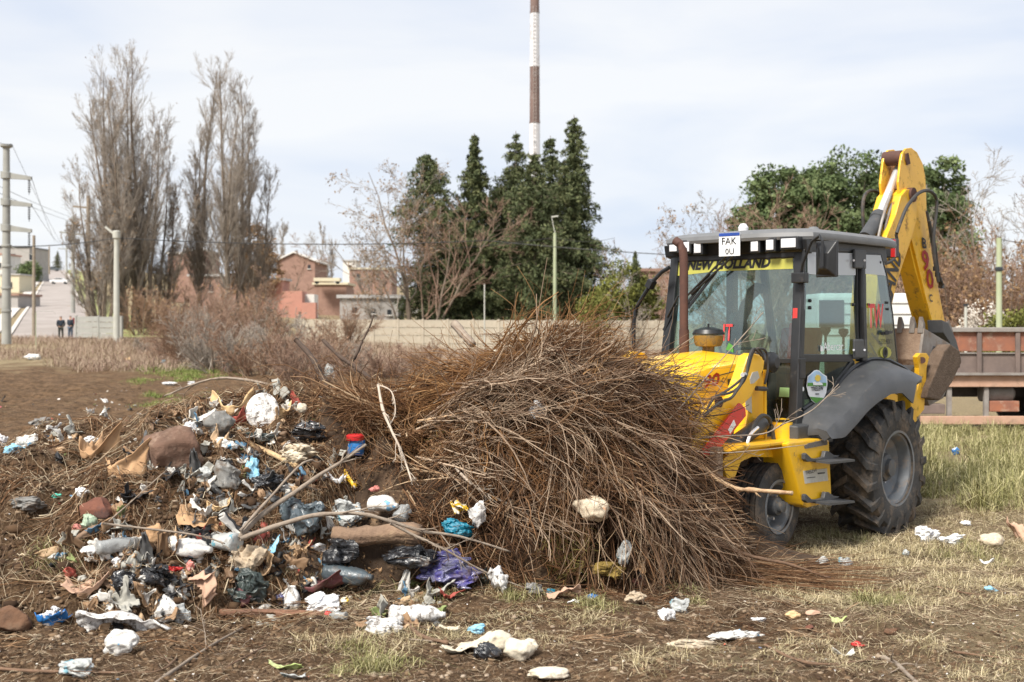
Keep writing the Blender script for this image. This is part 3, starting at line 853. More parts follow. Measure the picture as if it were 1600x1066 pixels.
def clods(seed, P, s, m_, name, label):
    r = RS(seed); n = len(P)
    t_ = (1 + 5 ** .5) / 2
    ico = nrm(np.array([(-1, t_, 0), (1, t_, 0), (-1, -t_, 0), (1, -t_, 0), (0, -1, t_), (0, 1, t_), (0, -1, -t_), (0, 1, -t_), (t_, 0, -1), (t_, 0, 1), (-t_, 0, -1), (-t_, 0, 1)]))
    fc = np.array([(0, 11, 5), (0, 5, 1), (0, 1, 7), (0, 7, 10), (0, 10, 11), (1, 5, 9), (5, 11, 4), (11, 10, 2), (10, 7, 6), (7, 1, 8), (3, 9, 4), (3, 4, 2), (3, 2, 6), (3, 6, 8), (3, 8, 9), (4, 9, 5), (2, 4, 11), (6, 2, 10), (8, 6, 7), (9, 8, 1)])
    sz = s * np.minimum(np.exp(r.normal(0, 0.5, n)), 2.2)
    V = ico[None] * sz[:, None, None] * r.uniform(0.45, 1.35, (n, 12, 1)) * np.array([1.2, 1.2, 0.7]) + P[:, None, :]
    F = (np.arange(n)[:, None, None] * 12 + fc[None]).reshape(-1, 3)
    me = rawmesh(name, V.reshape(-1, 3), F, np.repeat(r.uniform(0, 1, n), 12))
    return tag(link(name, me, m_), label, 'soil', kind='stuff')
M_CLOD = mat_rnd('soil_clods', [(0.0, (0.05, 0.03, 0.018)), (0.6, (0.125, 0.077, 0.044)), (0.93, (0.22, 0.15, 0.09)), (1.0, (0.42, 0.34, 0.26))], 0.95)
clods(30, scatter(31, 11000, (-60, 1660), (880, 1110)), 0.011, M_CLOD, 'soil_clods', 'crumbs of soil over the foreground')
r = RS(32); n = 9000; x = r.uniform(-6.5, -0.8, n); y = r.uniform(8.6, 13, n)
clods(33, np.stack([x, y, gh(x, y)], 1), 0.014, M_CLOD, 'soil_clods', 'lumps of dark soil in the rubbish berm')
r = RS(36); n = 1800; x = r.uniform(-6.0, -.8, n); y = r.uniform(9.1, 12.6, n)
clods(37, np.stack([x, y, gh(x, y)], 1), 0.028, mat_rnd('dark_earth', [(0, (.035, .02, .012)), (1, (.12, .072, .04))], .98), 'earth_lumps', 'dark earth lumps heaped among the rubbish')
r = RS(34); n = 6500; x = r.uniform(-9, 0, n); y = r.uniform(14, 34, n)
clods(35, np.stack([x, y, gh(x, y)], 1), 0.025, M_CLOD, 'soil_clods', 'lumps of soil over the cleared ground behind the berm')
# ------------------------------------------------------------------ walls, poles, houses, chimney
M_CONC = mat('precast_concrete', (0.48, 0.42, 0.335), (0.36, 0.32, 0.25), rough=0.92, scale=1.2, dirt=(0.24, 0.19, 0.13), dirt_amt=0.32, dirt_scale=0.9)
M_CONC_G = mat('grey_concrete', (0.36, 0.36, 0.33), (0.27, 0.27, 0.25), rough=0.92, scale=1.0)
M_POLE_W = mat('pale_pole', (0.50, 0.50, 0.45), (0.40, 0.40, 0.35), rough=0.9, scale=1.0)
M_POLE_G = mat('lichen_green_pole', (0.33, 0.38, 0.22), (0.42, 0.45, 0.32), rough=0.9, scale=1.0)
M_WOODP = mat('weathered_pole_wood', (0.30, 0.25, 0.19), (0.22, 0.18, 0.14), rough=0.95)
M_WIRE = mat('cable_black', (0.05, 0.05, 0.05), rough=0.6)
M_BRICK = mat('red_brick_far', (0.33, 0.205, 0.16), (0.25, 0.155, 0.12), rough=0.95, scale=1.5)
M_PINK = mat('pink_render', (0.50, 0.25, 0.19), (0.38, 0.19, 0.145), rough=0.9, scale=0.5)
M_WHITE = mat('white_render', (0.72, 0.70, 0.66), (0.6, 0.58, 0.54), rough=0.9, scale=0.6)
M_GREYR = mat('grey_render', (0.40, 0.38, 0.36), (0.33, 0.31, 0.29), rough=0.9, scale=0.6)
M_CREAM = mat('cream_render', (0.66, 0.60, 0.44), (0.56, 0.50, 0.36), rough=0.9)
M_ROOFT = mat('sheet_roof', (0.45, 0.44, 0.43), (0.36, 0.35, 0.34), rough=0.7, scale=0.8)
M_DARKW = mat('dark_window', (0.03, 0.035, 0.04), rough=0.2)
M_DARK = mat('dark_recess', (0.025, 0.022, 0.02), rough=0.9)

def wall_run(label, u0, Y0, u1, Y1, v0, v1, hgt_, m_, nslab=4, bay=2.0):
    """precast wall: posts with slabs dropped between them"""
    p0 = px(u0, v0, Y0); p1 = px(u1, v1, Y1)
    L = math.hypot(p1[0] - p0[0], p1[1] - p0[1]); nb = max(1, round(L / bay)); ang = math.atan2(p1[1] - p0[1], p1[0] - p0[0])
    t = thing('concrete_wall', label, 'wall', (p0[0], p0[1], p0[2] - hgt_), ang)
    pm = MB().box((0, 0, hgt_ / 2 - .2), (0.17, 0.17, hgt_ + .5)).build('post', m_, None, bevel=0.02); pm.parent = t
    bw = L / nb; sh = hgt_ / nslab
    sm = MB().box((0, 0, 0), (bw - 0.17, 0.07, sh - 0.035)).build('slab', m_, t, bevel=0.012)
    first = True; r = RS(int(u0))
    for i in range(nb + 1):
        z = (p1[2] - p0[2]) * i / nb
        if i: o = pm.copy(); COL.objects.link(o); o.parent = t
        else: o = pm
        o.location = (i * bw, 0, z)
        if i == nb: break
        for j in range(nslab):
            if first: o = sm; first = False
            else: o = sm.copy(); COL.objects.link(o); o.parent = t
            o.location = (i * bw + bw / 2, r.uniform(-.008, .008), z + (p1[2] - p0[2]) / nb / 2 + sh * (j + .5))
    return t
wall_run('long precast concrete wall behind the brush heap, topped level with its posts', 470, 96, 1068, 90, 499, 501, 2.4, M_CONC, 4, 2.0)
wall_run('short grey precast wall beside the street behind the pale concrete pole', 119, 95, 190, 93, 494, 495, 1.7, M_CONC_G, 4, 1.9)

def pole(name, label, u, Y, vtop, vbot, r0, r1, m_, cat='pole', n=12):
    b = px(u, vbot, Y); h = (vbot - vtop) / FPX * Y
    t = thing(name, label, cat, b, 0, {'power_pole': 'power poles along the street', 'lamp_pole': 'pale green poles'}.get(name))
    MB().tube([(0, 0, -0.6), (0, 0, h)], [r0, r1], n).build('shaft', m_, t, smooth=True)
    return t, h, Y / FPX
t, h, q = pole('power_pole', 'thick grey power pole with three arms at the left edge', 10, 74, 232, 522, 0.28, 0.19, M_CONC_G)
MB().lathe((0, 0, h), (0, 0, 1), [(0.19, 0), (0.36, 0.10), (0.37, 0.22), (0.2, 0.24)], 12).build('cap', M_CONC_G, t, smooth=True)
for v in (273, 315, 355):
    z = (522 - v) * q
    a = MB().prism([(-.3, -.12, z - .22), (1.5, -.09, z - .32), (1.5, -.09, z - .12), (-.3, -.12, z + .2)], [(-.3, .12, z - .22), (1.5, .09, z - .32), (1.5, .09, z - .12), (-.3, .12, z + .2)]).build('arm', M_CONC_G, t)
    MB().lathe((0, 0, z - .25), (0, 0, 1), [(.22, 0), (.31, .02), (.31, .36), (.22, .38)], 12).build('collar', M_CONC_G, t, smooth=True)
    m = MB()
    for k in range(6): m.cyl((1.35, 0, z - .35 - k * .13), (1.35, 0, z - .40 - k * .13), 0.10, 0.06, 8)
    m.cyl((1.35, 0, z - 1.2), (1.35, 0, z - .2), 0.02, n=6)
    m.build('insulator', M_DARKW, t)
for v in (386, 418, 452, 488):
    z = (522 - v) * q; MB().lathe((0, 0, z), (0, 0, 1), [(.25, 0), (.31, .02), (.31, .12), (.25, .14)], 12).build('collar', M_CONC_G, t, smooth=True)
t, h, q = pole('power_pole', 'pale smooth concrete pole with a small head, in front of the leftmost poplar', 182, 84, 372, 530, 0.23, 0.16, M_POLE_W)
MB().lathe((0, 0, h), (0, 0, 1), [(.16, -.1), (.25, 0), (.25, .45), (.18, .5)], 12).build('cap', M_POLE_W, t, smooth=True)
MB().bar((-.2, 0, h + .3), (-.75, 0, h + .75), .12, .12).build('bracket', M_POLE_W, t)
t, h, q = pole('power_pole', 'thin brown wooden pole in the street beside the thick grey pole', 53, 96, 368, 520, 0.15, 0.11, M_WOODP)
MB().bar((-.1, 0, h - 1.5), (-1.6, -.3, h - .9), .05, .05).build('bracket', M_CONC_G, t)
t, h, q = pole('power_pole', 'distant concrete pole with two arms at the right side of the road', 114, 150, 338, 492, 0.28, 0.18, M_CONC_G)
MB().bar((-1.6, 0, h - 1.9), (1.8, 0, h - 2.3), .16, .2).build('arm', M_CONC_G, t)
for z in (2.2, 4.5, 6.8, 9.0): MB().lathe((0, 0, z), (0, 0, 1), [(.22, 0), (.30, .02), (.30, .15), (.22, .17)], 10).build('collar', M_CONC_G, t)
t, h, q = pole('power_pole', 'tall brown pole half hidden in the leftmost poplar with one arm to the left', 138, 118, 306, 500, 0.26, 0.17, M_WOODP)
MB().bar((.2, 0, h - 1.15), (-1.45, 0, h - 1.0), .14, .18).build('arm', M_WOODP, t)
MB().bar((-.2, 0, h - 2.5), (1.8, 0, h - 2.5), .14, .16).build('arm', M_WOODP, t)
t, h, q = pole('power_pole', 'small distant pole left of the hill-top conifer', 77, 300, 383, 425, 0.2, 0.15, M_WOODP)
t, h, q = pole('power_pole', 'small distant pole right of the hill-top conifer with a crossarm', 104, 330, 385, 440, 0.25, 0.2, M_CONC_G)
MB().bar((-2.2, 0, h - .6), (1.4, 0, h - .8), .2, .25).build('arm', M_CONC_G, t)
t, h, q = pole('lamp_pole', 'slim pale green pole in front of the tall conifers', 867, 94, 364, 530, 0.16, 0.12, M_POLE_G)
MB().bar((0, 0, h), (-.25, 0, h + 1.2), .05, .05).bar((-.25, 0, h + 1.2), (.25, -.2, h + 1.25), .12, .1).build('lamp_arm', M_POLE_W, t)
t, h, q = pole('lamp_pole', 'pale green pole with a dark band right of the dipper arm', 1561, 40, 372, 545, 0.10, 0.085, M_POLE_G)
MB().lathe((0, 0, (545 - 424) * q), (0, 0, 1), [(.09, 0), (.13, .02), (.13, .10), (.09, .14)], 12).build('band', M_DARKW, t, smooth=True)
t, h, q = pole('short_post', 'short pale post with a dark cap beside the blossom shrub', 1509, 34, 478, 545, 0.04, 0.04, M_POLE_W, 'post')
MB().cyl((0, 0, h), (0, 0, h + .05), .07).build('cap', M_DARKW, t)
t, h, q = pole('thin_post', 'thin white stake standing in front of the conifers left of the heap top', 757, 60, 444, 520, 0.035, 0.03, M_POLE_W, 'post')
t, h, q = pole('thin_post', 'thin grey stake with a bent wire beside the two men', 56, 70, 488, 556, 0.02, 0.02, M_POLE_G, 'post')
MB().tube([(0, 0, h), (.1, 0, h + .06), (1.0, 0, h + .05), (1.1, 0, h - .1)], .012, 5).build('wire_bow', M_CONC_G, t)

def wire(label, pts, rad=0.02, sag=None, group='overhead wires'):
    P = np.array([px(*p) for p in pts]); out = []
    for a, b in zip(P[:-1], P[1:]):
        s = np.linspace(0, 1, 12)[:, None]; d = (sag if sag is not None else 0.012 * np.linalg.norm(b - a))
        out.append(a * (1 - s) + b * s - np.array([0, 0, 1]) * (4 * s * (1 - s)) * d)
    V, F = tubes(np.concatenate(out)[None], np.full((1, len(out) * 12), rad), 5)
    tag(link('overhead_wire', rawmesh('overhead_wire', V, F), M_WIRE), label, 'wire', group)
wire('black overhead cable running level from the left edge across the poplars to the cab', [(-60, 381, 84), (182, 372, 84), (760, 376, 93), (1400, 408, 80)], 0.032, 0.35)
wire('thin wire falling from the top left corner past the thick grey pole', [(-40, 195, 60), (18, 225, 72), (104, 395, 150)], 0.012, 0.3)
wire('upper of two thin wires sloping down from the left edge to the street pole', [(-60, 262, 60), (114, 340, 150)], 0.016, 0.2)
wire('lower of two thin wires sloping down from the left edge to the street pole', [(-60, 275, 60), (116, 347, 150)], 0.016, 0.2)
wire('thin wire dropping from the top arm of the grey pole', [(50, 280, 74), (86, 378, 140)], 0.014, 0.2)
wire('thin wire dropping from the middle arm of the grey pole', [(50, 322, 74), (92, 380, 150)], 0.014, 0.2)
wire('thin pale wire across the conifers above the black cable', [(560, 392, 95), (867, 371, 94), (960, 372, 94)], 0.014, 0.3)
wire('thin cable on the right between the green pole and the frame edge', [(1561, 374, 40), (1680, 378, 38)], 0.012, 0.1)

# striped chimney
yc = 230.0; b = px(835.5, 520, yc); zt = px(0, -34, yc)[2] - b[2]
t = thing('chimney', 'tall slender chimney striped red and white rising behind the conifers', 'chimney', b)
M_CHR = mat('chimney_red_paint', (0.15, 0.10, 0.088), (0.20, 0.135, 0.115), rough=0.85, scale=0.4, dirt=(0.30, 0.27, 0.26), dirt_amt=0.3, dirt_scale=0.5)
M_CHW = mat('chimney_white_paint', (0.72, 0.73, 0.76), (0.60, 0.60, 0.62), rough=0.85, scale=0.4, dirt=(0.35, 0.30, 0.28), dirt_amt=0.35, dirt_scale=0.4)
qq = yc / FPX
zs = [0, (520 - 280) * qq, (520 - 193) * qq, (520 - 105) * qq, (520 - 21) * qq, zt]
rad = lambda z: (9.6 - (9.6 - 7.0) * (z / ((520) * qq))) * qq
for i in range(5):
    z0, z1 = zs[i], zs[i + 1]
    MB().lathe((0, 0, 0), (0, 0, 1), [(rad(z0), z0), (rad(z0) * 1.07, z0 + .02), (rad(z0) * 1.07, z0 + .35), (rad(z0), z0 + .4), (rad(z1), z1 - .01)], 24).build('band', M_CHW if i in (1, 3) else M_CHR, t, smooth=True)
m = MB()
for k in range(70): m.box((0, -rad(10 + k) - .15, 10 + k * .7), (.5, .04, .05))
m.bar((-.25, -1.2, 8), (-.25, -1.0, 60), .05, .05).bar((.25, -1.2, 8), (.25, -1.0, 60), .05, .05)
m.build('ladder', M_GREYR, t)
m = MB()
for k in range(6):
    a = k * math.pi / 3; m.box((math.cos(a) * .2, -rad(38) - .05, zs[2] - 4 + (k % 3) * .3), (.12, .06, .12))
m.build('aerials', M_DARKW, t)

# houses: built round a front wall seen between two sight lines
def house(label, u0, u1, v0, v1, Y, m_, depth=8.0, roof=None, windows=(), gable=None, name='house', cat='house', roof_m=None, group=None):
    a = px(u0, v0, Y); c = px(u1, v1, Y); w = c[0] - a[0]; zb = c[2]; h = a[2] - c[2]
    t = thing(name, label, cat, (a[0], Y, zb), 0, group or 'houses of the town on the hill')
    wl = MB()
    if gable:
        gp = [(0, 0, -3), (w, 0, -3), (w, 0, h), (w * gable[0], 0, h + gable[1]), (0, 0, h)]
        wl.prism(gp, [(x, depth, z) for x, _, z in gp])
    else: wl.box((w / 2, depth / 2, h / 2 - 1.5), (w, depth, h + 3))
    wl.build('wall', m_, t)
    if gable:
        for s0, s1 in (((-.4, h - .1), (w * gable[0], h + gable[1] + .12)), ((w * gable[0], h + gable[1] + .12), (w + .5, h - .1))):
            MB().prism([(s0[0], -.35, s0[1]), (s1[0], -.35, s1[1]), (s1[0], -.35, s1[1] + .22), (s0[0], -.35, s0[1] + .22)], [(s0[0], depth + .3, s0[1]), (s1[0], depth + .3, s1[1]), (s1[0], depth + .3, s1[1] + .22), (s0[0], depth + .3, s0[1] + .22)]).build('roof', roof_m or M_WHITE, t)
    elif roof: MB().box((w / 2, depth / 2, h + .14), (w + .5, depth + .5, .28)).build('roof', roof_m or M_ROOFT, t)
    for (uu, vv, wu, hv) in windows:
        p = px(uu, vv, Y); ww, hh = wu / FPX * Y, hv / FPX * Y
        o = MB().box((p[0] - a[0], -.03, p[2] - zb), (ww, .1, hh)).build('window', M_DARKW, t)
        MB().box((p[0] - a[0], -.1, p[2] - zb - hh / 2 - .05), (ww + .2, .16, .1)).build('sill', M_WHITE, o)
    return t
house('low grey shed with three small square windows behind the concrete wall', 531, 622, 466, 530, 104, M_GREYR, 6, True, [(554, 485, 8, 9), (583, 486, 7, 8), (608, 488, 6, 8)], name='shed', cat='shed')
house('pale cream building with a flat eave right of the grey shed', 648, 712, 489, 530, 106, M_CREAM, 6, True, [(660, 497, 12, 8), (690, 497, 10, 8)], roof_m=M_WHITE)
house('bright pink-red brick wall block below the brown domed tree', 387, 441, 438, 485, 150, M_PINK, 5, True, [(412, 452, 4, 20)])
house('smaller pink-red wall block stepping down from the taller one', 441, 472, 455, 485, 149, M_PINK, 4)
house('small white box building above the lowest pink-red wall block', 473, 491, 460, 472, 151, M_WHITE, 3)
house('lowest pink-red wall block, below the small white box', 471, 493, 473, 485, 148.2, M_PINK, 1.5)
house('brick house with a low white-edged gable roof facing right', 432, 492, 409, 440, 185, M_BRICK, 12, False, [(483, 417, 4, 6)], gable=(0.45, 1.2))
house('dark red-brown brick block under the parked white car', 491, 541, 445, 490, 165, M_BRICK, 8, True, roof_m=M_CREAM)
house('reddish brick house row on the skyline right of the bare trees', 546, 612, 421, 452, 215, M_BRICK, 10, True, [(560, 432, 5, 8), (590, 432, 5, 8)], roof_m=M_CREAM)
house('red brick house glimpsed between the poplar trunks, white window side', 288, 318, 392, 430, 178, M_BRICK, 10, True, [(303, 405, 7, 14)], roof_m=M_ROOFT)
house('low brick house right behind the leftmost poplar clump', 262, 288, 397, 440, 182, M_BRICK, 10, True, roof_m=M_WHITE)
house('small white house with a dark window on the far skyline', 536, 556, 408, 430, 290, M_WHITE, 8, True, [(547, 417, 4, 5)])
house('orange brick terrace behind the slender poplar trunks', 296, 385, 432, 485, 158, M_BRICK, 5, True, [(330, 450, 6, 12), (365, 450, 6, 12)])
house('flat-roofed brown house on the hill at the left edge', -60, 46, 387, 420, 335, M_GREYR, 14, True, [(20, 402, 8, 10), (50, 402, 8, 10)], roof_m=M_DARKW)
house('red-banded white shop building at the very left edge of the view', -60, 7, 398, 440, 300, M_WHITE, 10, True, [(-5, 415, 14, 8)], roof_m=M_PINK)
house('low white house front left of the road beyond the dark street tree', 0, 30, 430, 465, 250, M_CREAM, 8, True, [(15, 445, 8, 8)])
house('dark red-roofed low house left of the lower road', -20, 28, 462, 505, 170, M_GREYR, 8, True, [(8, 480, 8, 12)], roof_m=M_BRICK)
house('red tiled roof house showing between the olive bush and the cab mirror arm', 1003, 1050, 424, 470, 120, M_BRICK, 8, True, [(1020, 445, 8, 10)], roof_m=M_BRICK)
house('pale building seen through the lower conifer trunks', 850, 905, 466, 500, 135, M_CREAM, 6, True)

# white cars
def car(label, u, v, Y, L, m_, rz=0.0, name='parked_car', loc=None):
    b = px(u, v, Y) if Y else hit(u, v, lambda x, y: ground_smooth(x, y) + .13, 60, 460)
    t = thing(name, label, 'car', b, rz, 'cars in the street')
    pr = [(-.5, .18), (-.5, .38), (-.47, .48), (-.3, .53), (-.17, .72), (.14, .74), (.27, .55), (.44, .5), (.5, .4), (.5, .18)]
    MB().prism([(x * L, -.8, z * L * .46) for x, z in pr], [(x * L, .8, z * L * .46) for x, z in pr]).build('body', m_, t, bevel=.06)
    for s in (-1, 1):
        wp = [(-.28, .54), (-.17, .68), (.13, .70), (.24, .56)]
        MB().prism([(x * L, s * .79, z * L * .46) for x, z in wp], [(x * L, s * .815, z * L * .46) for x, z in wp]).build('window', M_DARKW, t)
        for x in (-.31, .31): MB().lathe((x * L, s * .66, .31), (0, s, 0), [(0, -.02), (.31, 0), (.31, .17), (.18, .18), (0, .15)], 16).build('wheel', M_DARKW, t)
    return t
M_CARW = mat('white_car_paint', (0.78, 0.78, 0.78), (0.72, 0.72, 0.72), rough=0.3, coat=0.5)
M_CARR = mat('dark_red_paint', (0.22, 0.04, 0.04), rough=0.4, coat=0.4)
M_CARG = mat('grey_car_paint', (0.15, 0.17, 0.18), rough=0.4, coat=0.4)
car('white saloon car crossing the climbing road', 93, 444, 0, 4.6, M_CARW, 0.15)
car('dark car parked near the crest of the hill road', 82, 424, 0, 4.4, M_CARG, 0.6)
car('white car parked above the dark red-brown brick block', 503, 446, 300, 4.2, M_CARW, 0.0)
# trailer on the brick block
b = px(512, 444, 163); t = thing('flat_trailer', 'cream flatbed trailer standing below the parked white car', 'trailer', b)
MB().box((0, 0, .55), (3.4, 1.8, .45)).build('bed', M_CREAM, t, bevel=.03)
for x in (-1.3, 1.4): MB().lathe((x, -.8, .25), (0, 1, 0), [(0, 0), (.28, 0), (.28, .2), (0, .2)], 14).build('wheel', M_DARKW, t)

# the two men in the street
M_SKIN = mat('skin', (0.42, 0.25, 0.17), (0.38, 0.22, 0.15), rough=0.6)
M_JACKET = mat('dark_blue_jacket', (0.018, 0.028, 0.045), (0.012, 0.018, 0.03), rough=0.8)
M_TROUS = mat('dark_trousers', (0.03, 0.035, 0.03), rough=0.9)
M_JEANS = mat('grey_blue_jeans', (0.10, 0.13, 0.18), rough=0.9)
M_HAIR = mat('dark_hair', (0.015, 0.012, 0.01), rough=0.6)
def person(label, u, v, Y, rz, trou, pose):
    b = px(u, v, Y); t = thing('person', label, 'person', b, rz, 'two men in the street')
    def skin_obj(name, pts, edges, rad, m_):
        me = bpy.data.meshes.new(name); me.from_pydata(pts, edges, []); o = link(name, me, m_, t)
        sk = o.modifiers.new('skin', 'SKIN')
        for i, q in enumerate(rad): me.skin_vertices[0].data[i].radius = (q, q * .85) if np.isscalar(q) else q
        me.skin_vertices[0].data[0].use_root = True
        ss_ = o.modifiers.new('sub', 'SUBSURF'); ss_.levels = 2; ss_.render_levels = 2
        bpy.context.view_layer.update()
        dg = bpy.context.evaluated_depsgraph_get(); m2 = bpy.data.meshes.new_from_object(o.evaluated_get(dg))
        o.modifiers.clear(); o.data = m2
        for p in m2.polygons: p.use_smooth = True
        return o
    k = pose
    # body in one piece: pelvis, legs, chest, neck, head, arms
    pts = [(0, 0, .95), (0, 0, 1.15), (0, 0, 1.38), (0, 0, 1.48), (0, .02, 1.60), (0, .02, 1.70),
           (-.10, 0, .88), (-.11, .03 * k, .48), (-.12, -.02, .09), (-.12, .12, .04),
           (.10, 0, .88), (.12, -.04 * k, .48), (.13, 0, .09), (.14, .13, .04),
           (-.20, 0, 1.40), (-.25, -.02, 1.13), (-.17, .14, .98), (-.12, .17, .95),
           (.20, 0, 1.40), (.26, -.03, 1.13), (.20, .12, .97), (.14, .16, .95)]
    ed = [(0, 1), (1, 2), (2, 3), (3, 4), (4, 5), (0, 6), (6, 7), (7, 8), (8, 9), (0, 10), (10, 11), (11, 12), (12, 13), (2, 14), (14, 15), (15, 16), (16, 17), (2, 18), (18, 19), (19, 20), (20, 21)]
    rd = [.15, .145, .16, .06, .095, .08, .10, .075, .05, .04, .10, .075, .05, .04, .075, .055, .04, .035, .075, .055, .04, .035]
    skin_obj('body', pts, ed, rd, M_SKIN)
    skin_obj('jacket', [(0, 0, .90), (0, 0, 1.15), (0, 0, 1.38), (0, 0, 1.45), (-.21, 0, 1.40), (-.255, -.02, 1.13), (-.18, .13, .99), (.21, 0, 1.40), (.265, -.03, 1.13), (.21, .11, .98)],
             [(0, 1), (1, 2), (2, 3), (2, 4), (4, 5), (5, 6), (2, 7), (7, 8), (8, 9)], [.185, .185, .20, .10, .10, .08, .06, .10, .08, .06], M_JACKET)
    skin_obj('trousers', [(0, 0, .93), (-.10, 0, .86), (-.11, .03 * k, .48), (-.12, -.02, .10), (.10, 0, .86), (.12, -.04 * k, .48), (.13, 0, .10)],
             [(0, 1), (1, 2), (2, 3), (0, 4), (4, 5), (5, 6)], [.16, .125, .09, .07, .125, .09, .07], trou)
    skin_obj('hair', [(0, -.01, 1.66), (0, 0, 1.74)], [(0, 1)], [.10, .085], M_HAIR)
    return t
person('person in dark jacket and dark trousers, the left of the two in the street', 95, 531, 92, 0.4, M_TROUS, 1)
person('person in a dark jacket and grey-blue jeans by the grey wall', 110, 530, 93, -0.5, M_JEANS, -1)
b = px(116, 506, 96); t = thing('red_sign', 'small red rag or plate on the end post of the grey precast wall', 'sign', b)
MB().box((0, -.1, .2), (.2, .05, .5)).build('plate', M_CARR, t, bevel=.01)

# ------------------------------------------------------------------ dump truck behind the machine
TY = 25.5
def tp(u, v): p = px(u, v, TY); return p
T0 = px(1500, 668, TY)
t = thing('dump_truck', 'old dump truck with white cab and rusty orange-brown tipper bed behind the machine', 'truck', (T0[0], TY, 0))
q = TY / FPX
def X(u): return (u - 800) * q - T0[0]
def Z(v): return CAMH - (v - HOR) * q
M_TW = mat('truck_white_paint', (0.74, 0.75, 0.72), (0.66, 0.67, 0.64), rough=0.45, dirt=(0.45, 0.38, 0.3), dirt_amt=0.22, dirt_scale=2.5)
M_RUSTO = mat('rusty_orange_steel', (0.34, 0.13, 0.07), (0.22, 0.10, 0.07), rough=0.85, scale=2.5, dirt=(0.38, 0.27, 0.2), dirt_amt=0.35, dirt_scale=3.5)
M_RUSTD = mat('grey_brown_steel', (0.13, 0.10, 0.09), (0.20, 0.15, 0.13), rough=0.85, scale=3.0)
M_LIP = mat('grey_lip_steel', (0.30, 0.28, 0.26), (0.2, 0.17, 0.15), rough=0.8, scale=4.0)
M_BEAM = mat('weathered_pink_beam', (0.52, 0.33, 0.24), (0.42, 0.25, 0.17), rough=0.85, scale=4.0, dirt=(0.3, 0.2, 0.14), dirt_amt=0.3)
M_CHAS = mat('chassis_grime', (0.10, 0.085, 0.075), (0.06, 0.05, 0.045), rough=0.9)
MB().box(((X(1280) + X(1432)) / 2, 1.15, (Z(458) + Z(600)) / 2), (X(1432) - X(1280), 2.2, Z(458) - Z(600))).build('cab', M_TW, t, bevel=.09)
for i, v in enumerate((474, 491, 508, 524)): MB().box(((X(1280) + X(1432)) / 2, .045, Z(v)), (X(1432) - X(1280) - .2, .02, .02)).build('seam', M_LIP, t)
MB().box((X(1300), .04, Z(490)), (.5, .04, .55)).build('window', M_DARKW, t)
bed0, bed1 = X(1436), X(1760)
bm_ = (bed0 + bed1) / 2; bl = bed1 - bed0
MB().box((bm_, .06, Z(533)), (bl, .06, Z(519) - Z(551))).box((bm_, 2.3, Z(533)), (bl, .06, Z(519) - Z(551))).box((bed1 - .03, 1.18, Z(533)), (.06, 2.2, Z(519) - Z(551))).box((bed0 + .03, 1.18, Z(533)), (.06, 2.2, Z(519) - Z(551))).build('bed', M_RUSTO, t, bevel=.01)
MB().box((bm_, .02, Z(515.5)), (bl, .14, .085)).box((bm_, 2.3, Z(515.5)), (bl, .14, .085)).build('top_rail', M_LIP, t, bevel=.01)
MB().box((bm_, .085, Z(568)), (bl, .05, Z(551) - Z(585))).build('lower_board', M_RUSTD, t)
MB().box((bm_, .05, Z(552)), (bl, .06, .025)).build('ledge', M_LIP, t)
MB().box((bm_, .02, Z(584.5)), (bl, .13, .05)).build('bottom_rail', M_LIP, t)
MB().box((bm_, .1, Z(596)), (bl, .08, Z(587) - Z(605))).build('sill_beam', M_BEAM, t, bevel=.01)
for u in (1472, 1530, 1590, 1650, 1710): MB().box((X(u), .0, Z(551)), (.09, .06, Z(519) - Z(585))).build('stake', M_RUSTO if u % 3 else M_RUSTD, t, bevel=.01)
MB().box((bm_, 1.2, Z(596) + .05), (bl, 2.0, .1)).build('floor', M_CHAS, t)
for y in (.75, 1.55): MB().box((bm_ - .6, y, Z(615)), (bl + 2.4, .1, .22)).build('chassis_rail', M_CHAS, t)
for u in (1487, 1545): MB().box((X(u), .16, Z(628)), (.09, .09, Z(604) - Z(650))).build('strut', M_LIP, t)
MB().box((X(1574), .3, Z(636)), (.62, .3, .22)).build('step_box', M_RUSTO, t, bevel=.02)
MB().box((X(1462), .3, Z(640)), (.5, .3, .2)).build('tank', M_RUSTD, t, bevel=.02)
MB().lathe((X(1573), .45, Z(617)), (1, 0, 0), [(0, -.4), (.16, -.38), (.18, -.2), (.18, .25), (.1, .32), (0, .33)], 18).build('air_tank', M_LIP, t, smooth=True)
MB().box((X(1545), .05, Z(657)), (X(1640) - X(1428), .08, .17)).build('side_guard', M_BEAM, t, bevel=.015)
for u in (1340, 1650, 1745):
    for y in (.25, 1.95):
        w_ = MB().lathe((X(u), y, .5), (0, -1, 0), [(.2, -.1), (.47, -.12), (.52, -.06), (.52, .1), (.46, .16), (.27, .15), (.25, .05), (.1, .04), (0, .05)], 26).build('wheel', M_CHAS, t, smooth=True)
# ------------------------------------------------------------------ the backhoe loader
MA = math.radians(42)
MF = (-math.sin(MA), -math.cos(MA)); ML = (math.cos(MA), -math.sin(MA)); MO = (3.173, 13.736)
def S(u, v, yl):
    """point of the machine on its lengthwise plane y = yl that lies on the sight line of (u, v), machine coordinates"""
    dx, dy, dz = (u - 800) / FPX, 1.0, -(v - HOR) / FPX
    t = (yl + MO[0] * ML[0] + MO[1] * ML[1]) / (dx * ML[0] + dy * ML[1])
    return ((t * dx - MO[0]) * MF[0] + (t - MO[1]) * MF[1], yl, CAMH + t * dz)
def FR(u, v, xl):
    dx, dy, dz = (u - 800) / FPX, 1.0, -(v - HOR) / FPX
    t = (xl + MO[0] * MF[0] + MO[1] * MF[1]) / (dx * MF[0] + dy * MF[1])
    return (xl, (t * dx - MO[0]) * ML[0] + (t - MO[1]) * ML[1], CAMH + t * dz)

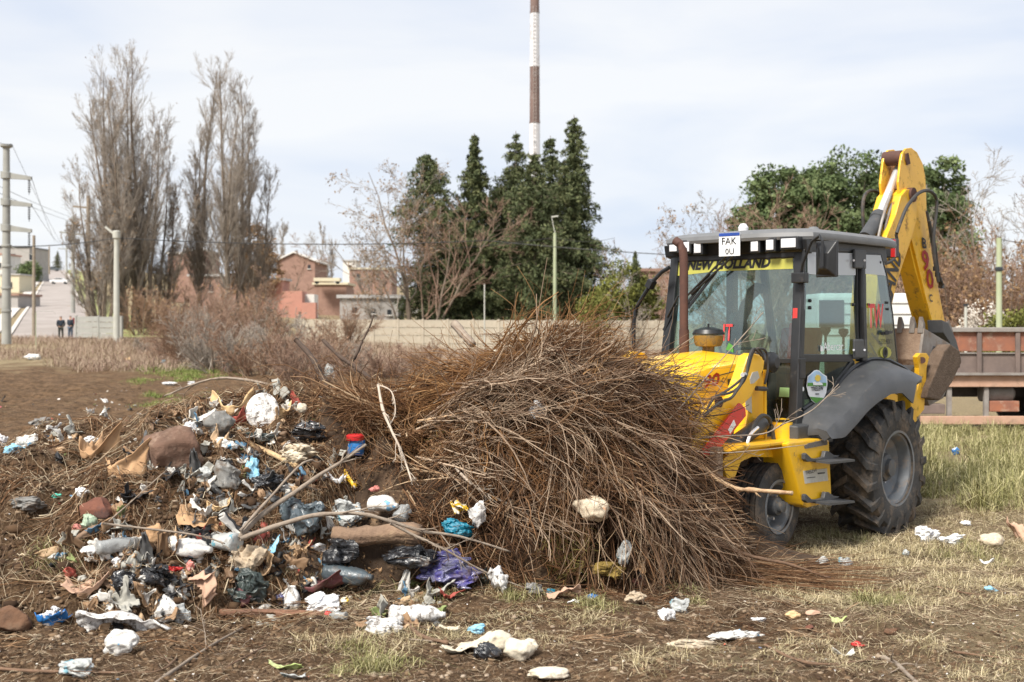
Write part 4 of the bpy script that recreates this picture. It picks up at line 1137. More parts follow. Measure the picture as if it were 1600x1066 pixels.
MUD = (0.20, 0.13, 0.08)
M_YEL = mat('yellow_machine_paint', (0.90, 0.53, 0.015), (0.85, 0.47, 0.013), rough=0.36, scale=1.5, dirt=(0.40, 0.25, 0.09), dirt_amt=0.27, dirt_scale=5.5, coat=0.35, bump=0.06, bscale=14)
M_YELD = mat('worn_yellow_paint', (0.84, 0.48, 0.018), (0.75, 0.40, 0.018), rough=0.42, scale=2.0, dirt=(0.13, 0.07, 0.035), dirt_amt=0.3, dirt_scale=7.0, coat=0.15, bump=0.1, bscale=20)
M_GREY = mat('dark_grey_plastic', (0.068, 0.07, 0.074), (0.048, 0.05, 0.053), rough=0.48, scale=5.0, dirt=(0.15, 0.13, 0.11), dirt_amt=0.22, dirt_scale=9.0, bump=0.15, bscale=120)
M_ROOFG = mat('roof_grey_plastic', (0.17, 0.172, 0.176), (0.135, 0.138, 0.142), rough=0.5, scale=4.0, dirt=(0.33, 0.3, 0.26), dirt_amt=0.2, dirt_scale=6.0)
M_BLK = mat('black_frame', (0.02, 0.021, 0.023), (0.013, 0.014, 0.016), rough=0.4, scale=8.0, dirt=(0.12, 0.10, 0.085), dirt_amt=0.18)
M_RUB = mat('tyre_rubber', (0.048, 0.046, 0.044), (0.032, 0.031, 0.03), rough=0.8, scale=7.0, dirt=(0.15, 0.115, 0.085), dirt_amt=0.42, dirt_scale=5.0, bump=0.35, bscale=60)
M_RIM = mat('grey_rim_paint', (0.17, 0.185, 0.20), (0.12, 0.13, 0.14), rough=0.5, scale=6.0, dirt=(0.27, 0.22, 0.18), dirt_amt=0.36, dirt_scale=8.0)
M_HUB = mat('hub_grey', (0.10, 0.105, 0.11), rough=0.6, dirt=(0.2, 0.15, 0.1), dirt_amt=0.35, dirt_scale=10)
M_CHROME = mat('chromed_rod', (0.85, 0.86, 0.88), (0.8, 0.8, 0.82), rough=0.28, metal=0.6)
M_RED = mat('red_link_paint', (0.62, 0.035, 0.03), (0.52, 0.03, 0.025), rough=0.35, dirt=(0.22, 0.10, 0.07), dirt_amt=0.25, dirt_scale=8, coat=0.3)
M_EXH = mat('rusty_exhaust', (0.10, 0.045, 0.032), (0.065, 0.03, 0.024), rough=0.8, scale=9.0)
M_BUCK = mat('dirty_bucket_steel', (0.15, 0.09, 0.06), (0.22, 0.15, 0.10), rough=0.8, scale=5.0, dirt=(0.28, 0.2, 0.14), dirt_amt=0.45, dirt_scale=4, bump=0.5, bscale=25)
M_STEELG = mat('worn_grey_steel', (0.30, 0.28, 0.26), (0.2, 0.17, 0.15), rough=0.6, scale=5, dirt=(0.22, 0.15, 0.1), dirt_amt=0.35, metal=0.2)
M_TOOTH = mat('worn_teeth', (0.20, 0.18, 0.16), (0.12, 0.1, 0.09), rough=0.6)
M_CAKE = mat('caked_mud', (0.15, 0.105, 0.075), (0.09, 0.06, 0.04), rough=0.98, scale=8, bump=0.9, bscale=30)
M_GLASS = glass('cab_glass', (0.58, 0.74, 0.72), 0.17)
M_GLASSD = glass('dark_green_glass', (0.28, 0.42, 0.36), 0.08)
M_LENS = mat('lamp_lens', (0.75, 0.76, 0.78), (0.6, 0.6, 0.62), rough=0.12, scale=30, coat=0.8)
M_WHITEP = mat('white_sticker', (0.78, 0.80, 0.82), (0.74, 0.76, 0.78), rough=0.45)
def film():
    m, t, b = nodes('white_sun_film'); t.nodes.remove(b); o = t.nodes['Material Output']
    a = N(t, 'ShaderNodeBsdfTranslucent'); a.inputs[0].default_value = (.85, .88, .9, 1)
    d = N(t, 'ShaderNodeBsdfDiffuse'); d.inputs[0].default_value = (.85, .87, .9, 1)
    tr = N(t, 'ShaderNodeBsdfTransparent'); gl = N(t, 'ShaderNodeBsdfGlossy', Roughness=.08)
    m1 = N(t, 'ShaderNodeMixShader'); m1.inputs[0].default_value = .5; t.links.new(a.outputs[0], m1.inputs[1]); t.links.new(d.outputs[0], m1.inputs[2])
    m2 = N(t, 'ShaderNodeMixShader'); m2.inputs[0].default_value = .2; t.links.new(m1.outputs[0], m2.inputs[1]); t.links.new(gl.outputs[0], m2.inputs[2])
    m3 = N(t, 'ShaderNodeMixShader'); m3.inputs[0].default_value = .12; t.links.new(m2.outputs[0], m3.inputs[1]); t.links.new(tr.outputs[0], m3.inputs[2])
    t.links.new(m3.outputs[0], o.inputs[0]); return m
M_FILM = film()
M_BLUEP = mat('blue_print', (0.02, 0.07, 0.35), rough=0.5)
M_BLACKP = mat('black_print', (0.012, 0.012, 0.012), rough=0.5)
M_REDP = mat('red_print', (0.40, 0.02, 0.015), rough=0.45)
M_PINKP = mat('red_window_print', (0.75, 0.06, 0.06), rough=0.45)
M_GREENP = mat('green_print', (0.10, 0.32, 0.05), rough=0.5)
M_SKYP = mat('sky_blue_print', (0.42, 0.62, 0.85), rough=0.5)
M_SUNP = mat('sun_yellow_print', (0.85, 0.62, 0.08), rough=0.5)
M_BANY = mat('yellow_green_banner', (0.48, 0.46, 0.09), (0.36, 0.36, 0.07), rough=0.5)
M_SEATR = mat('seat_reflection_red', (0.42, 0.03, 0.04), rough=0.85)  # seat back coloured red to stand in for a reddish reflection on the windscreen
M_INT = mat('cab_interior_plastic', (0.05, 0.055, 0.06), rough=0.7)
M_LABELG = mat('pale_label', (0.55, 0.54, 0.48), (0.45, 0.44, 0.4), rough=0.5, scale=20)
M_TAIL = mat('red_tail_lens', (0.45, 0.02, 0.02), rough=0.2, coat=0.6)
M_HOSE = mat('rubber_hose', (0.03, 0.03, 0.032), (0.05, 0.048, 0.045), rough=0.65, dirt=(0.16, 0.12, 0.09), dirt_amt=0.3)

BK = thing('backhoe_loader', 'yellow backhoe loader with grey cab, front end buried behind the brush heap', 'backhoe loader', (MO[0], MO[1], 0), math.atan2(MF[1], MF[0]))

def text(body, origin, xd, up, size, m_, parent, name='lettering', width=None, bold=0.0, depth=0.004, shear=0.0, font=None):
    cu = bpy.data.curves.new(name, 'FONT'); cu.body = body; cu.size = 1.0; cu.offset = bold; cu.shear = shear; cu.resolution_u = 2
    tmp = bpy.data.objects.new('tmp', cu); COL.objects.link(tmp); bpy.context.view_layer.update()
    me = bpy.data.meshes.new_from_object(tmp.evaluated_get(bpy.context.evaluated_depsgraph_get()))
    bpy.data.objects.remove(tmp); bpy.data.curves.remove(cu)
    n = len(me.vertices); co = np.zeros(n * 3, np.float32); me.vertices.foreach_get('co', co); co = co.reshape(-1, 3)
    mn, mxx = co.min(0), co.max(0); co = co - mn; hgt0 = max(mxx[1] - mn[1], 1e-3); wid0 = max(mxx[0] - mn[0], 1e-3)
    sy = size / hgt0; sx = (width / wid0) if width else sy
    xd = np.array(xd, float); xd /= np.linalg.norm(xd); up = np.array(up, float); up /= np.linalg.norm(up)
    nr = np.cross(xd, up)
    P = np.array(origin, float) + co[:, :1] * sx * xd + co[:, 1:2] * sy * up + nr * depth
    me.vertices.foreach_set('co', P.astype(np.float32).ravel()); me.update()
    me.name = name; me.materials.clear()
    return link(name, me, m_, parent)

# --- tyres and rims
def tyre(parent, cx, yin, yout, R, rimR, nlug, cz, m_=M_RUB, side=1, lugh=0.045, rz=0.0):
    """axle along y; side=+1 when the outer face is at yout > yin"""
    w = abs(yout - yin); c = (yin + yout) / 2; s = side
    Rc = R - lugh
    prof = [(rimR, -.5), (rimR + .02, -.53), (rimR + (Rc - rimR) * .45, -.56), (Rc - .06, -.54), (Rc - .012, -.42), (Rc, -.2), (Rc, .2), (Rc - .012, .42), (Rc - .06, .54), (rimR + (Rc - rimR) * .45, .56), (rimR + .02, .53), (rimR, .5), (rimR - .02, .42), (rimR - .02, -.42), (rimR, -.5)]
    m = MB(); m.lathe((cx, c, cz), (0, s, 0), [(r_, t_ * w) for r_, t_ in prof], 56, cap=False)
    for i in range(nlug):
        for sg in (-1, 1):
            a0 = 2 * math.pi * (i + (0.5 if sg > 0 else 0)) / nlug
            def P(ang, rr, yy): return (cx + rr * math.cos(ang), c + s * yy * w, cz + rr * math.sin(ang))
            sw = 2 * math.pi / nlug
            # bar from the shoulder (yy=.55) sweeping forward to the centre line
            ya, yb = sg * .56, sg * -.04
            hw = sw * .20
            f0, f1 = -sw * .15, sw * .75
            sect = []
            for yy, f, dr in ((sg * .575, f0 - sw * .05, -.13), (sg * .52, f0, 0), (sg * .25, f0 * .4 + f1 * .6, .004), (yb, f1, 0)):
                sect.append([P(a0 + f - hw, Rc - .03 + dr, yy), P(a0 + f + hw, Rc - .03 + dr, yy), P(a0 + f + hw * .75, R + dr * .9, yy), P(a0 + f - hw * .75, R + dr * .9, yy)])
            vs = [p for q_ in sect for p in q_]; fs = []
            for j in range(3):
                b_ = j * 4
                for k in range(4): fs.append((b_ + k, b_ + (k + 1) % 4, b_ + 4 + (k + 1) % 4, b_ + 4 + k))
            fs += [(0, 1, 2, 3), (15, 14, 13, 12)]
            m.add(vs, fs)
    return m

def wheel(name, cx, y0, y1, R, rimR, nlug, cz, side, dish, hubr, lugh=0.045, ribbed=False):
    root = bpy.data.objects.new(name, None); COL.objects.link(root); root.parent = BK
    if ribbed:
        w = abs(y1 - y0); c = (y0 + y1) / 2; pr = [(rimR, -.5)]
        pr += [(rimR + .03, -.54), (R - .07, -.56), (R - .02, -.50)]
        for k in range(4):
            a = -.46 + k * .24; pr += [(R, a), (R, a + .15), (R - .022, a + .165), (R - .022, a + .225)]
        pr += [(R, .47), (R - .02, .50), (R - .07, .56), (rimR + .03, .54), (rimR, .5), (rimR - .02, 0), (rimR, -.5)]
        tm = MB(); tm.lathe((cx, c, cz), (0, side, 0), [(a, b * w) for a, b in pr], 48, cap=False)
    else: tm = tyre(BK, cx, y0, y1, R, rimR, nlug, cz, side=side, lugh=lugh)
    tm.build('tyre', M_RUB, root, smooth=True)
    s = side; yo = (y1 if s > 0 else y1)
    w = abs(y1 - y0); c = (y0 + y1) / 2
    o = w / 2
    pr = [(rimR - .005, o + .012), (rimR + .02, o + .015), (rimR + .022, o - .005), (rimR - .03, o - .02), (rimR - .045, o - .06), (rimR - .06, o - .13), (rimR - .10, o - .15), (rimR - .11, o - dish * .8), (rimR - .16, o - dish), (hubr + .02, o - dish), (0.001, o - dish)]
    MB().lathe((cx, c, cz), (0, s, 0), pr, 48, cap=False).build('rim', M_RIM, root, smooth=True)
    MB().lathe((cx, c, cz), (0, s, 0), [(hubr, o - dish - .02), (hubr, o - dish + .07), (hubr * .9, o - dish + .10), (hubr * .62, o - dish + .11), (hubr * .6, o - dish + .15), (0.001, o - dish + .16)], 24).build('hub', M_HUB, root, smooth=True)
    for k in range(8 if R > .5 else 6):
        a = 2 * math.pi * k / (8 if R > .5 else 6) + .3; rr = (hubr + .035)
        MB().cyl((cx + rr * math.cos(a), c + s * (o - dish - .01), cz + rr * math.sin(a)), (cx + rr * math.cos(a), c + s * (o - dish + .035), cz + rr * math.sin(a)), .013, n=6).build('wheel_nut', M_CHROME, root)
    return root
wheel('rear_wheel', 0.0, 0.66, 1.12, 0.71, 0.375, 19, 0.69, 1, 0.20, 0.15)
wheel('rear_wheel', 0.0, -0.66, -1.12, 0.71, 0.375, 19, 0.69, -1, 0.20, 0.15)
FWX = 2.03
wheel('front_wheel', FWX, 0.64, 0.90, 0.405, 0.235, 0, 0.49, 1, 0.10, 0.09, ribbed=True)
wheel('front_wheel', FWX, -0.64, -0.90, 0.405, 0.235, 0, 0.45, -1, 0.10, 0.09, ribbed=True)
MB().cyl((FWX, -.64, .49), (FWX, .64, .49), .09).box((FWX, 0, .5), (.22, .9, .2)).build('front_axle', M_CHAS, BK, bevel=.01)
MB().cyl((0, -.66, .69), (0, .66, .69), .13).box((0, 0, .69), (.4, .5, .4)).build('rear_axle', M_CHAS, BK, bevel=.02)
MB().box((1.5, 0, .78), (3.9, .66, .42)).build('chassis', M_CHAS, BK, bevel=.02)
MB().box((.6, 0, 1.02), (2.1, 1.5, .14)).build('cab_floor', M_BLK, BK, bevel=.02)

# --- cab
CT, CB = 2.94, 1.14
ft, fb = 1.33, 1.48            # front glass x at top and bottom
rt, rb = -0.42, -0.76          # rear x at top / lower
m = MB()
yl = .79
def post(p0, p1, w, d): m.bar(p0, p1, w, d, up=(0, 1, 0))
for s in (1, -1):
    post((ft - .03, s * (yl - .06), CT), (fb + .06, s * (yl + .0), CB - .02), .10, .10)
    post((.16, s * (yl - .02), CT), (.13, s * (yl - .0), 1.80), .12, .09)
    post((rt, s * (yl - .07), CT), (rb, s * (yl - .05), 1.66), .07, .08)
    m.bar((rt - .03, s * (yl - .05), CT - .01), (ft + .02, s * (yl - .05), CT - .01), .10, .15)
    m.bar((.5, s * (yl - .03), CB), (fb + .06, s * (yl - .03), CB), .10, .20)
m.bar((ft - .02, -yl + .1, CT - .02), (ft - .02, yl - .1, CT - .02), .1, .16)
m.bar((rt, -yl + .1, CT), (rt, yl - .1, CT), .1, .12)
m.build('cab_frame', M_BLK, BK, bevel=.015)
# side lintel in lighter grey above the door and rear side window
MB().prism([(ft + .03, .765, 2.84), (rt - .06, .745, 2.86), (rt - .02, .745, 3.02), (ft + .03, .765, 3.02)], [(ft + .03, .81, 2.84), (rt - .06, .79, 2.86), (rt - .02, .79, 3.02), (ft + .03, .81, 3.02)]).build('lintel', M_GREY, BK, bevel=.01)
# roof
rp = [(1.44, -.62), (1.50, -.35), (1.52, 0), (1.50, .35), (1.44, .62), (1.30, .86), (.9, .90), (-.2, .88), (-.62, .82), (-.72, .6), (-.74, 0), (-.72, -.6), (-.62, -.82), (-.2, -.88), (.9, -.90), (1.30, -.86)]
m = MB(); nn = len(rp)
rings = [(1.0, 3.02, 0), (1.01, 3.05, 0), (1.0, 3.09, 0), (.955, 3.125, 0), (.8, 3.145, 0), (.4, 3.155, 0)]
vs = []
for k, z, _ in rings: vs += [(.36 + (x - .36) * k, y * k, z - .03 * (1.4 - x) * .0) for x, y in rp]
fs = [tuple(range(nn))[::-1]] + [(j * nn + i, j * nn + (i + 1) % nn, (j + 1) * nn + (i + 1) % nn, (j + 1) * nn + i) for j in range(len(rings) - 1) for i in range(nn)] + [tuple((len(rings) - 1) * nn + i for i in range(nn))]
m.add(vs, fs).build('roof', M_ROOFG, BK, smooth=True)
MB().lathe((.35, .35, 3.14), (0, 0, 1), [(.07, 0), (.07, .05), (.04, .08), (0.001, .085)], 14).build('roof_vent', M_ROOFG, BK, smooth=True)
MB().lathe((1.1, -.05, 3.13), (0, 0, 1), [(.05, 0), (.055, .06), (.03, .10), (0.001, .105)], 14).build('beacon', M_LENS, BK, smooth=True)
# dark visor band carrying the work lights
MB().prism([(1.37, -.84, 2.90), (1.37, .84, 2.90), (1.40, .84, 3.02), (1.40, -.84, 3.02)], [(1.28, -.84, 2.88), (1.28, .84, 2.88), (1.28, .84, 3.02), (1.28, -.84, 3.02)]).build('visor', M_BLK, BK, bevel=.01)
for u, v, w_, h_ in ((1054, 388, .11, .09), (1074, 386, .10, .12), (1092, 388, .10, .12), (1181, 385, .10, .12), (1205, 383, .10, .12), (1234, 380, .18, .11)):
    p = FR(u, v, 1.46)
    o = MB().box((1.43, p[1], p[2]), (.10, w_ + .02, h_ + .02)).build('work_light', M_BLK, BK, bevel=.012)
    MB().box((1.485, p[1], p[2]), (.015, w_ - .02, h_ - .02)).build('lens', M_LENS, o, bevel=.005)
    MB().bar((1.40, p[1], p[2] + .05), (1.40, p[1], 3.03), .03, .03).build('bracket', M_BLK, o)
p = FR(1140, 382, 1.53)
o = MB().box((1.53, p[1], p[2]), (.008, .245, .235)).build('number_plate', M_WHITEP, BK)
MB().box((1.536, p[1], p[2] + .10), (.004, .24, .032)).build('blue_band', M_BLUEP, o)
text('FAK', (1.536, p[1] - .085, p[2] + .0), (0, 1, 0), (0, 0, 1), .07, M_BLACKP, o, width=.17)
text('0U', (1.536, p[1] - .045, p[2] - .10), (0, 1, 0), (0, 0, 1), .06, M_BLACKP, o, width=.10)

# front glass, banner, wipers
def quad(name, pts, m_, parent, th=.006):
    P = [Vector(p) for p in pts]; n_ = (P[1] - P[0]).cross(P[2] - P[0]).normalized() * th
    return MB().prism(P, [p + n_ for p in P]).build(name, m_, parent)
WS = quad('windshield', [(fb - .07, -.76, 1.84), (fb - .07, .75, 1.84), (ft + .0, .70, 2.905), (ft + .0, -.70, 2.905)], M_GLASS, BK)
def wsp(y, z, off=.012):
    k = (z - 1.84) / (2.905 - 1.84); return (fb - .07 + (ft - fb + .07) * k + off, y, z)
ups = np.array(wsp(0, 2.8)) - np.array(wsp(0, 2.0))
MB().prism([wsp(-.69, 2.70, .010), wsp(-.2, 2.735, .010), wsp(.67, 2.735, .010), wsp(.66, 2.90, .010), wsp(-.68, 2.90, .010)], [wsp(-.69, 2.70, .013), wsp(-.2, 2.735, .013), wsp(.67, 2.735, .013), wsp(.66, 2.90, .013), wsp(-.68, 2.90, .013)]).build('banner', M_BANY, WS)
text('NEW HOLLAND', wsp(-.58, 2.752, .012), (0, 1, 0), ups, .115, M_BLACKP, WS, width=1.0, bold=.05, shear=.25)
text('IT', wsp(-.10, 2.02, .012), (0, 1, 0), ups, .17, M_PINKP, WS, width=.11, bold=.01)
o = MB()
o.prism([wsp(-.06, 1.93, .010), wsp(.03, 1.90, .010), wsp(.02, 1.97, .010), wsp(-.03, 2.0, .010)], [wsp(-.06, 1.93, .014), wsp(.03, 1.90, .014), wsp(.02, 1.97, .014), wsp(-.03, 2.0, .014)]).build('green_sticker', M_GREENP, WS)
for (a, b) in (((1140, 395), (1068, 468)), ((1148, 398), (1080, 460)), ((1060, 462), (1042, 496))):
    pa, pb = FR(a[0], a[1], 1.47), FR(b[0], b[1], 1.47); pm_ = [(pa[i] + pb[i]) / 2 for i in range(3)]
    w_ = MB().tube([pa, pm_, pb], .011, 6)
    w_.bar([pm_[0] - .015, pm_[1] + .03, pm_[2] + .03], [pb[0] - .015, pb[1] - .05, pb[2] - .14], .014, .03)
    w_.build('wiper', M_BLK, BK)
# glass strips either side of the hood, below the windscreen
for s in (1, -1):
    quad('lower_front_window', [(fb - .02, s * .44, 1.26), (fb - .02, s * .76, 1.26), (fb - .06, s * .75, 1.82), (fb - .06, s * .44, 1.82)], M_GLASSD, BK)
MB().bar((fb - .05, -.78, 1.83), (fb - .05, .76, 1.83), .05, .04).build('windshield_rail', M_BLK, BK)
MB().prism([(fb + .02, .60, 1.48), (fb + .02, .73, 1.48), (fb + .0, .73, 1.57), (fb + .0, .60, 1.57)], [(fb + .025, .60, 1.48), (fb + .025, .73, 1.48), (fb + .005, .73, 1.57), (fb + .005, .60, 1.57)]).build('sticker', mat('pale_green_sticker', (0.35, 0.55, 0.22), rough=.5), BK)
# door (left side)
YD = .80
DR = bpy.data.objects.new('door', None); COL.objects.link(DR); DR.parent = BK
def SP(pts, y): return [S(u, v, y) for u, v in pts]
def frame(name, pts, w_, m_, parent, y, th=.04):
    m = MB(); P = [Vector(S(u, v, y)) for u, v in pts]
    for a, b in zip(P, P[1:] + P[:1]): m.bar(a, b, th, w_, up=(0, 1, 0))
    return m.build(name, m_, parent, bevel=.006)
DW = [(1256, 390), (1337, 392), (1340, 556), (1250, 556)]
quad('door_window', SP(DW, YD), M_GLASS, DR)
frame('window_frame', DW, .035, M_BLK, DR, YD - .005, .03)
LW = [(1249, 563), (1330, 563), (1306, 596), (1294, 622), (1288, 652), (1244, 652)]
quad('lower_door_window', SP(LW, YD), M_GLASSD, DR)
frame('lower_frame', LW, .04, M_BLK, DR, YD - .005, .035)
MB().bar(S(1248, 560, YD), S(1340, 559, YD), .03, .04, up=(0, 1, 0)).build('mid_rail', M_BLK, DR)
MB().bar(S(1253, 560, YD + .02), S(1253, 592, YD + .02), .03, .10).build('door_handle', M_BLK, DR, bevel=.008)
MB().lathe(S(1253, 608, YD + .01), (0, 1, 0), [(.022, 0), (.022, .012), (0.001, .013)], 14).build('lock', M_WHITEP, DR)
for u, v in ((1265, 470), (1265, 481), (1333, 476)): MB().lathe(S(u, v, YD + .005), (0, 1, 0), [(.018, -.01), (.018, .014), (.006, .018), (0.001, .018)], 10).build('glass_stud', M_BLK, DR)
# door upper white sun strip, sticker
MB().prism(SP([(1262, 394), (1336, 396), (1337, 430), (1280, 430), (1262, 428)], YD + .008), SP([(1262, 394), (1336, 396), (1337, 430), (1280, 430), (1262, 428)], YD + .011)).build('sun_strip', M_FILM, DR)
text('Abercar', S(1286, 548, YD + .012), (-1, 0, 0), (0, 0, 1), .08, M_WHITEP, DR, width=.42, bold=.01)
MB().prism(SP([(1282, 549), (1286, 549), (1286, 540), (1284, 542), (1282, 539)], YD + .01), SP([(1282, 549), (1286, 549), (1286, 540), (1284, 542), (1282, 539)], YD + .014)).build('logo', M_WHITEP, DR)
# shield sticker on the lower door glass
SH = [(1262, 588), (1268, 583), (1272, 579), (1276, 578), (1280, 579), (1285, 584), (1292, 588), (1293, 600), (1291, 614), (1286, 625), (1278, 634), (1268, 626), (1263, 616), (1260, 603)]
def flat(name, pts, y, m_, parent, th=.003): return MB().prism(SP(pts, y), SP(pts, y + th)).build(name, m_, parent)
sh = flat('shield_sticker', SH, YD + .012, M_WHITEP, DR)
def shrink(pts, k, c=(1276.5, 604)): return [(c[0] + (x - c[0]) * k, c[1] + (y - c[1]) * k) for x, y in pts]
flat('sky_field', [(1263.5, 589), (1268.5, 584.5), (1272.5, 580.5), (1276, 579.5), (1280, 580.5), (1284.5, 585), (1290.5, 589), (1291.5, 598), (1262, 598)], YD + .016, M_SKYP, sh)
flat('grass_field', [(1262, 598.3), (1291.3, 598.3), (1291, 603.5), (1261.8, 603.5)], YD + .016, M_GREENP, sh)
flat('grass_tip', [(1265.5, 620), (1288, 622), (1285, 625.5), (1278, 632.5), (1268.8, 625)], YD + .016, M_GREENP, sh)
c_ = (1278, 591)
flat('sun', [(c_[0] + 5.5 * math.cos(a * math.pi / 8) * (1 if a % 2 else .72), c_[1] + 6.3 * math.sin(a * math.pi / 8) * (1 if a % 2 else .72)) for a in range(16)], YD + .019, M_SUNP, sh)
flat('cloud', [(1271, 602), (1270, 598), (1273, 596), (1276, 598.5), (1281, 597), (1285, 599), (1286, 602)], YD + .022, M_WHITEP, sh)
text('TRELEW', S(1267, 611.5, YD + .018), (-1, 0, 0), (0, 0, 1), .042, M_BLACKP, sh, width=.25, bold=.02)
flat('print_line', [(1274, 615), (1280, 615), (1280, 616.5), (1274, 616.5)], YD + .018, M_BLACKP, sh)
# rear side window
RW = [(1351, 397), (1376, 398), (1385, 430), (1394, 490), (1401, 560), (1403, 577), (1385, 568), (1370, 563), (1353, 562)]
RG = quad('rear_side_window', SP(RW, YD), M_GLASS, BK)
frame('window_frame', RW, .02, M_BLK, RG, YD - .005, .02)
flat('sun_strip', [(1352, 398), (1376, 399), (1384, 431), (1352, 428)], YD + .008, M_FILM, RG)
text('TW', S(1356, 513, YD + .012), (-1, 0, 0), (0, 0, 1), .26, M_PINKP, RG, width=.36, bold=.02)
text('EURO', S(1377, 538, YD + .012), (-1, 0, 0), (0, 0, 1), .055, M_BLACKP, RG, width=.26)
flat('round_sticker', [(1384 + 9 * math.cos(a * .52), 551 + 9 * math.sin(a * .52)) for a in range(12)], YD + .010, M_BANY, RG)
MB().lathe(S(1383, 551, YD + .015), (0, 1, 0), [(.06, 0), (.06, .004), (.03, .004), (.03, 0)], 18).build('sticker_ring', M_BLACKP, RG)
MB().bar(S(1378, 521, YD + .02), S(1393, 519, YD + .02), .03, .03).cyl(S(1386, 520, YD - .01), S(1386, 520, YD + .05), .025).build('latch', M_BLK, RG)
for u, v in ((1357, 476), (1386, 473), (1387, 483), (1375, 410)): MB().lathe(S(u, v, YD + .005), (0, 1, 0), [(.014, -.01), (.014, .012), (0.001, .014)], 10).build('glass_stud', M_BLK, RG)
# hinges on the middle post
for v in (405, 545):
    o = MB().box(S(1343, v, YD + .03), (.26, .03, .20)).build('hinge', M_GREY, BK, bevel=.02)
    for u in (1334, 1351): MB().cyl(S(u, v + 2, YD + .04), S(u, v + 2, YD + .055), .012, n=8).build('bolt', M_CHROME, o)
MB().tube([S(1347, 415, YD + .03), S(1347, 480, YD + .04), S(1349, 540, YD + .03)], .018, 8).build('seal', M_BLK, BK)
# mirror, near side
MR = MB().prism([(1.50, 1.00, 2.66), (1.50, 1.21, 2.64), (1.50, 1.22, 2.98), (1.50, 1.02, 2.98)], [(1.56, 1.06, 2.72), (1.56, 1.15, 2.71), (1.56, 1.16, 2.86), (1.56, 1.08, 2.86)]).box((1.49, 1.11, 2.81), (.03, .225, .345)).build('mirror', M_BLK, BK, bevel=.012)
MB().box((1.47, 1.11, 2.81), (.008, .2, .32)).build('mirror_glass', M_CHROME, MR)
MB().tube([(1.42, .78, 2.60), (1.50, .86, 2.78), (1.55, .98, 2.98), (1.58, 1.08, 3.03), (1.60, 1.12, 2.98), (1.60, 1.12, 2.74)], .014, 8).build('mirror_arm', M_BLK, MR)
MB().box((1.45, .80, 2.64), (.10, .14, .10)).build('mirror_bracket', M_BLK, MR, bevel=.01)
# folding mirror arm, far side
pts = [FR(u, v, 1.55) for u, v in ((1046, 418), (1034, 425), (1020, 440), (1008, 458), (996, 478), (991, 495), (990, 520), (990, 556))]
o = MB().tube(pts, .022, 8).build('far_mirror_arm', M_BLK, BK, smooth=True)
MB().bar(FR(1020, 438, 1.55), FR(1014, 450, 1.55), .09, .07).build('clamp', M_BLK, o, bevel=.008)
MB().box((pts[-1][0], pts[-1][1], pts[-1][2] - .1), (.05, .16, .3)).build('far_mirror', M_BLK, o, bevel=.02)

# cab interior
MB().box((.35, 0, 1.45), (.52, .52, .14)).box((.30, 0, 1.25), (.3, .3, .3)).build('seat', M_INT, BK, bevel=.05)
MB().prism([(.15, -.25, 1.5), (.15, .25, 1.5), (.0, .24, 2.15), (.0, -.24, 2.15)], [(.05, -.25, 1.5), (.05, .25, 1.5), (-.1, .24, 2.15), (-.1, -.24, 2.15)]).build('seat_back', M_SEATR, BK, bevel=.04)  # its red puts the windscreen's reddish reflection into the seat colour
m = MB(); m.tube([(1.0 + .19 * math.cos(a) * .8, .0 + .19 * math.sin(a), 1.86 + .08 * math.cos(a)) for a in np.linspace(0, 2 * math.pi, 25)], .015, 8, cap=False); m.bar((1.05, 0, 1.85), (1.25, 0, 1.3), .08, .08)
m.build('steering_wheel', M_INT, BK)
MB().box((1.28, 0, 1.62), (.22, 1.0, .38)).build('dashboard', M_INT, BK, bevel=.04)
for y in (-.35, .35): MB().box((-.25, y, 1.5), (.3, .22, .6)).build('console', M_INT, BK, bevel=.04)
for u, v, zt in ((1290, 517, 0), (1318, 520, 0)):
    p = S(u, v, .35); MB().tube([(p[0], p[1], 1.5), (p[0], p[1], p[2])], .014, 8).lathe((p[0], p[1], p[2]), (0, 0, 1), [(.02, -.05), (.055, 0), (.05, .04), (0.001, .05)], 12).build('lever', M_INT, BK, smooth=True)
# tall bent intake hose standing behind the windscreen
MB().tube([FR(u, v, 1.0) for u, v in ((1153, 522), (1158, 500), (1167, 475), (1175, 458), (1184, 450), (1192, 452))], [.05, .06, .065, .065, .06, .05], 12).build('control_column', M_INT, BK, smooth=True)
MB().lathe(FR(1152, 512, 1.0), (0, 1, 0), [(.06, -.05), (.16, -.03), (.17, 0), (.16, .03), (.06, .05)], 20).build('fan', M_INT, BK, smooth=True)
MB().bar((ft - .12, .60, 2.20), (ft - .05, .60, 1.75), .07, .07).build('extinguisher', M_RED, BK, bevel=.02)
MB().bar(S(1245, 482, .74), S(1243, 532, .74), .05, .06).build('red_strap', M_RED, BK)

# --- rear mudguards
def resamp(P, n):
    P = np.array(P, float); d = np.concatenate([[0], np.cumsum(np.linalg.norm(np.diff(P, axis=0), axis=1))]); s = np.linspace(0, d[-1], n)
    return np.stack([np.interp(s, d, P[:, i]) for i in range(3)], 1)
inn = [(1.50, .78, 1.16), (1.42, .78, 1.34)] + [S(u, v, .78) for u, v in ((1305, 605), (1316, 590), (1330, 577), (1344, 568), (1360, 562), (1384, 563), (1410, 576), (1431, 593))]
upo = [S(u, v, 1.17) for u, v in ((1296, 682), (1312, 674), (1330, 655), (1346, 634), (1364, 615), (1385, 602), (1408, 596), (1433, 598))]
lwo = [S(u, v, 1.18) for u, v in ((1300, 686), (1320, 684), (1341, 661), (1356, 643), (1372, 629), (1392, 616), (1410, 614), (1427, 631))]
n_ = 28
I, U, Lw = resamp(inn, n_), resamp(upo, n_), resamp(lwo, n_)
I_, U_, L_2 = I.copy(), U.copy(), Lw.copy()
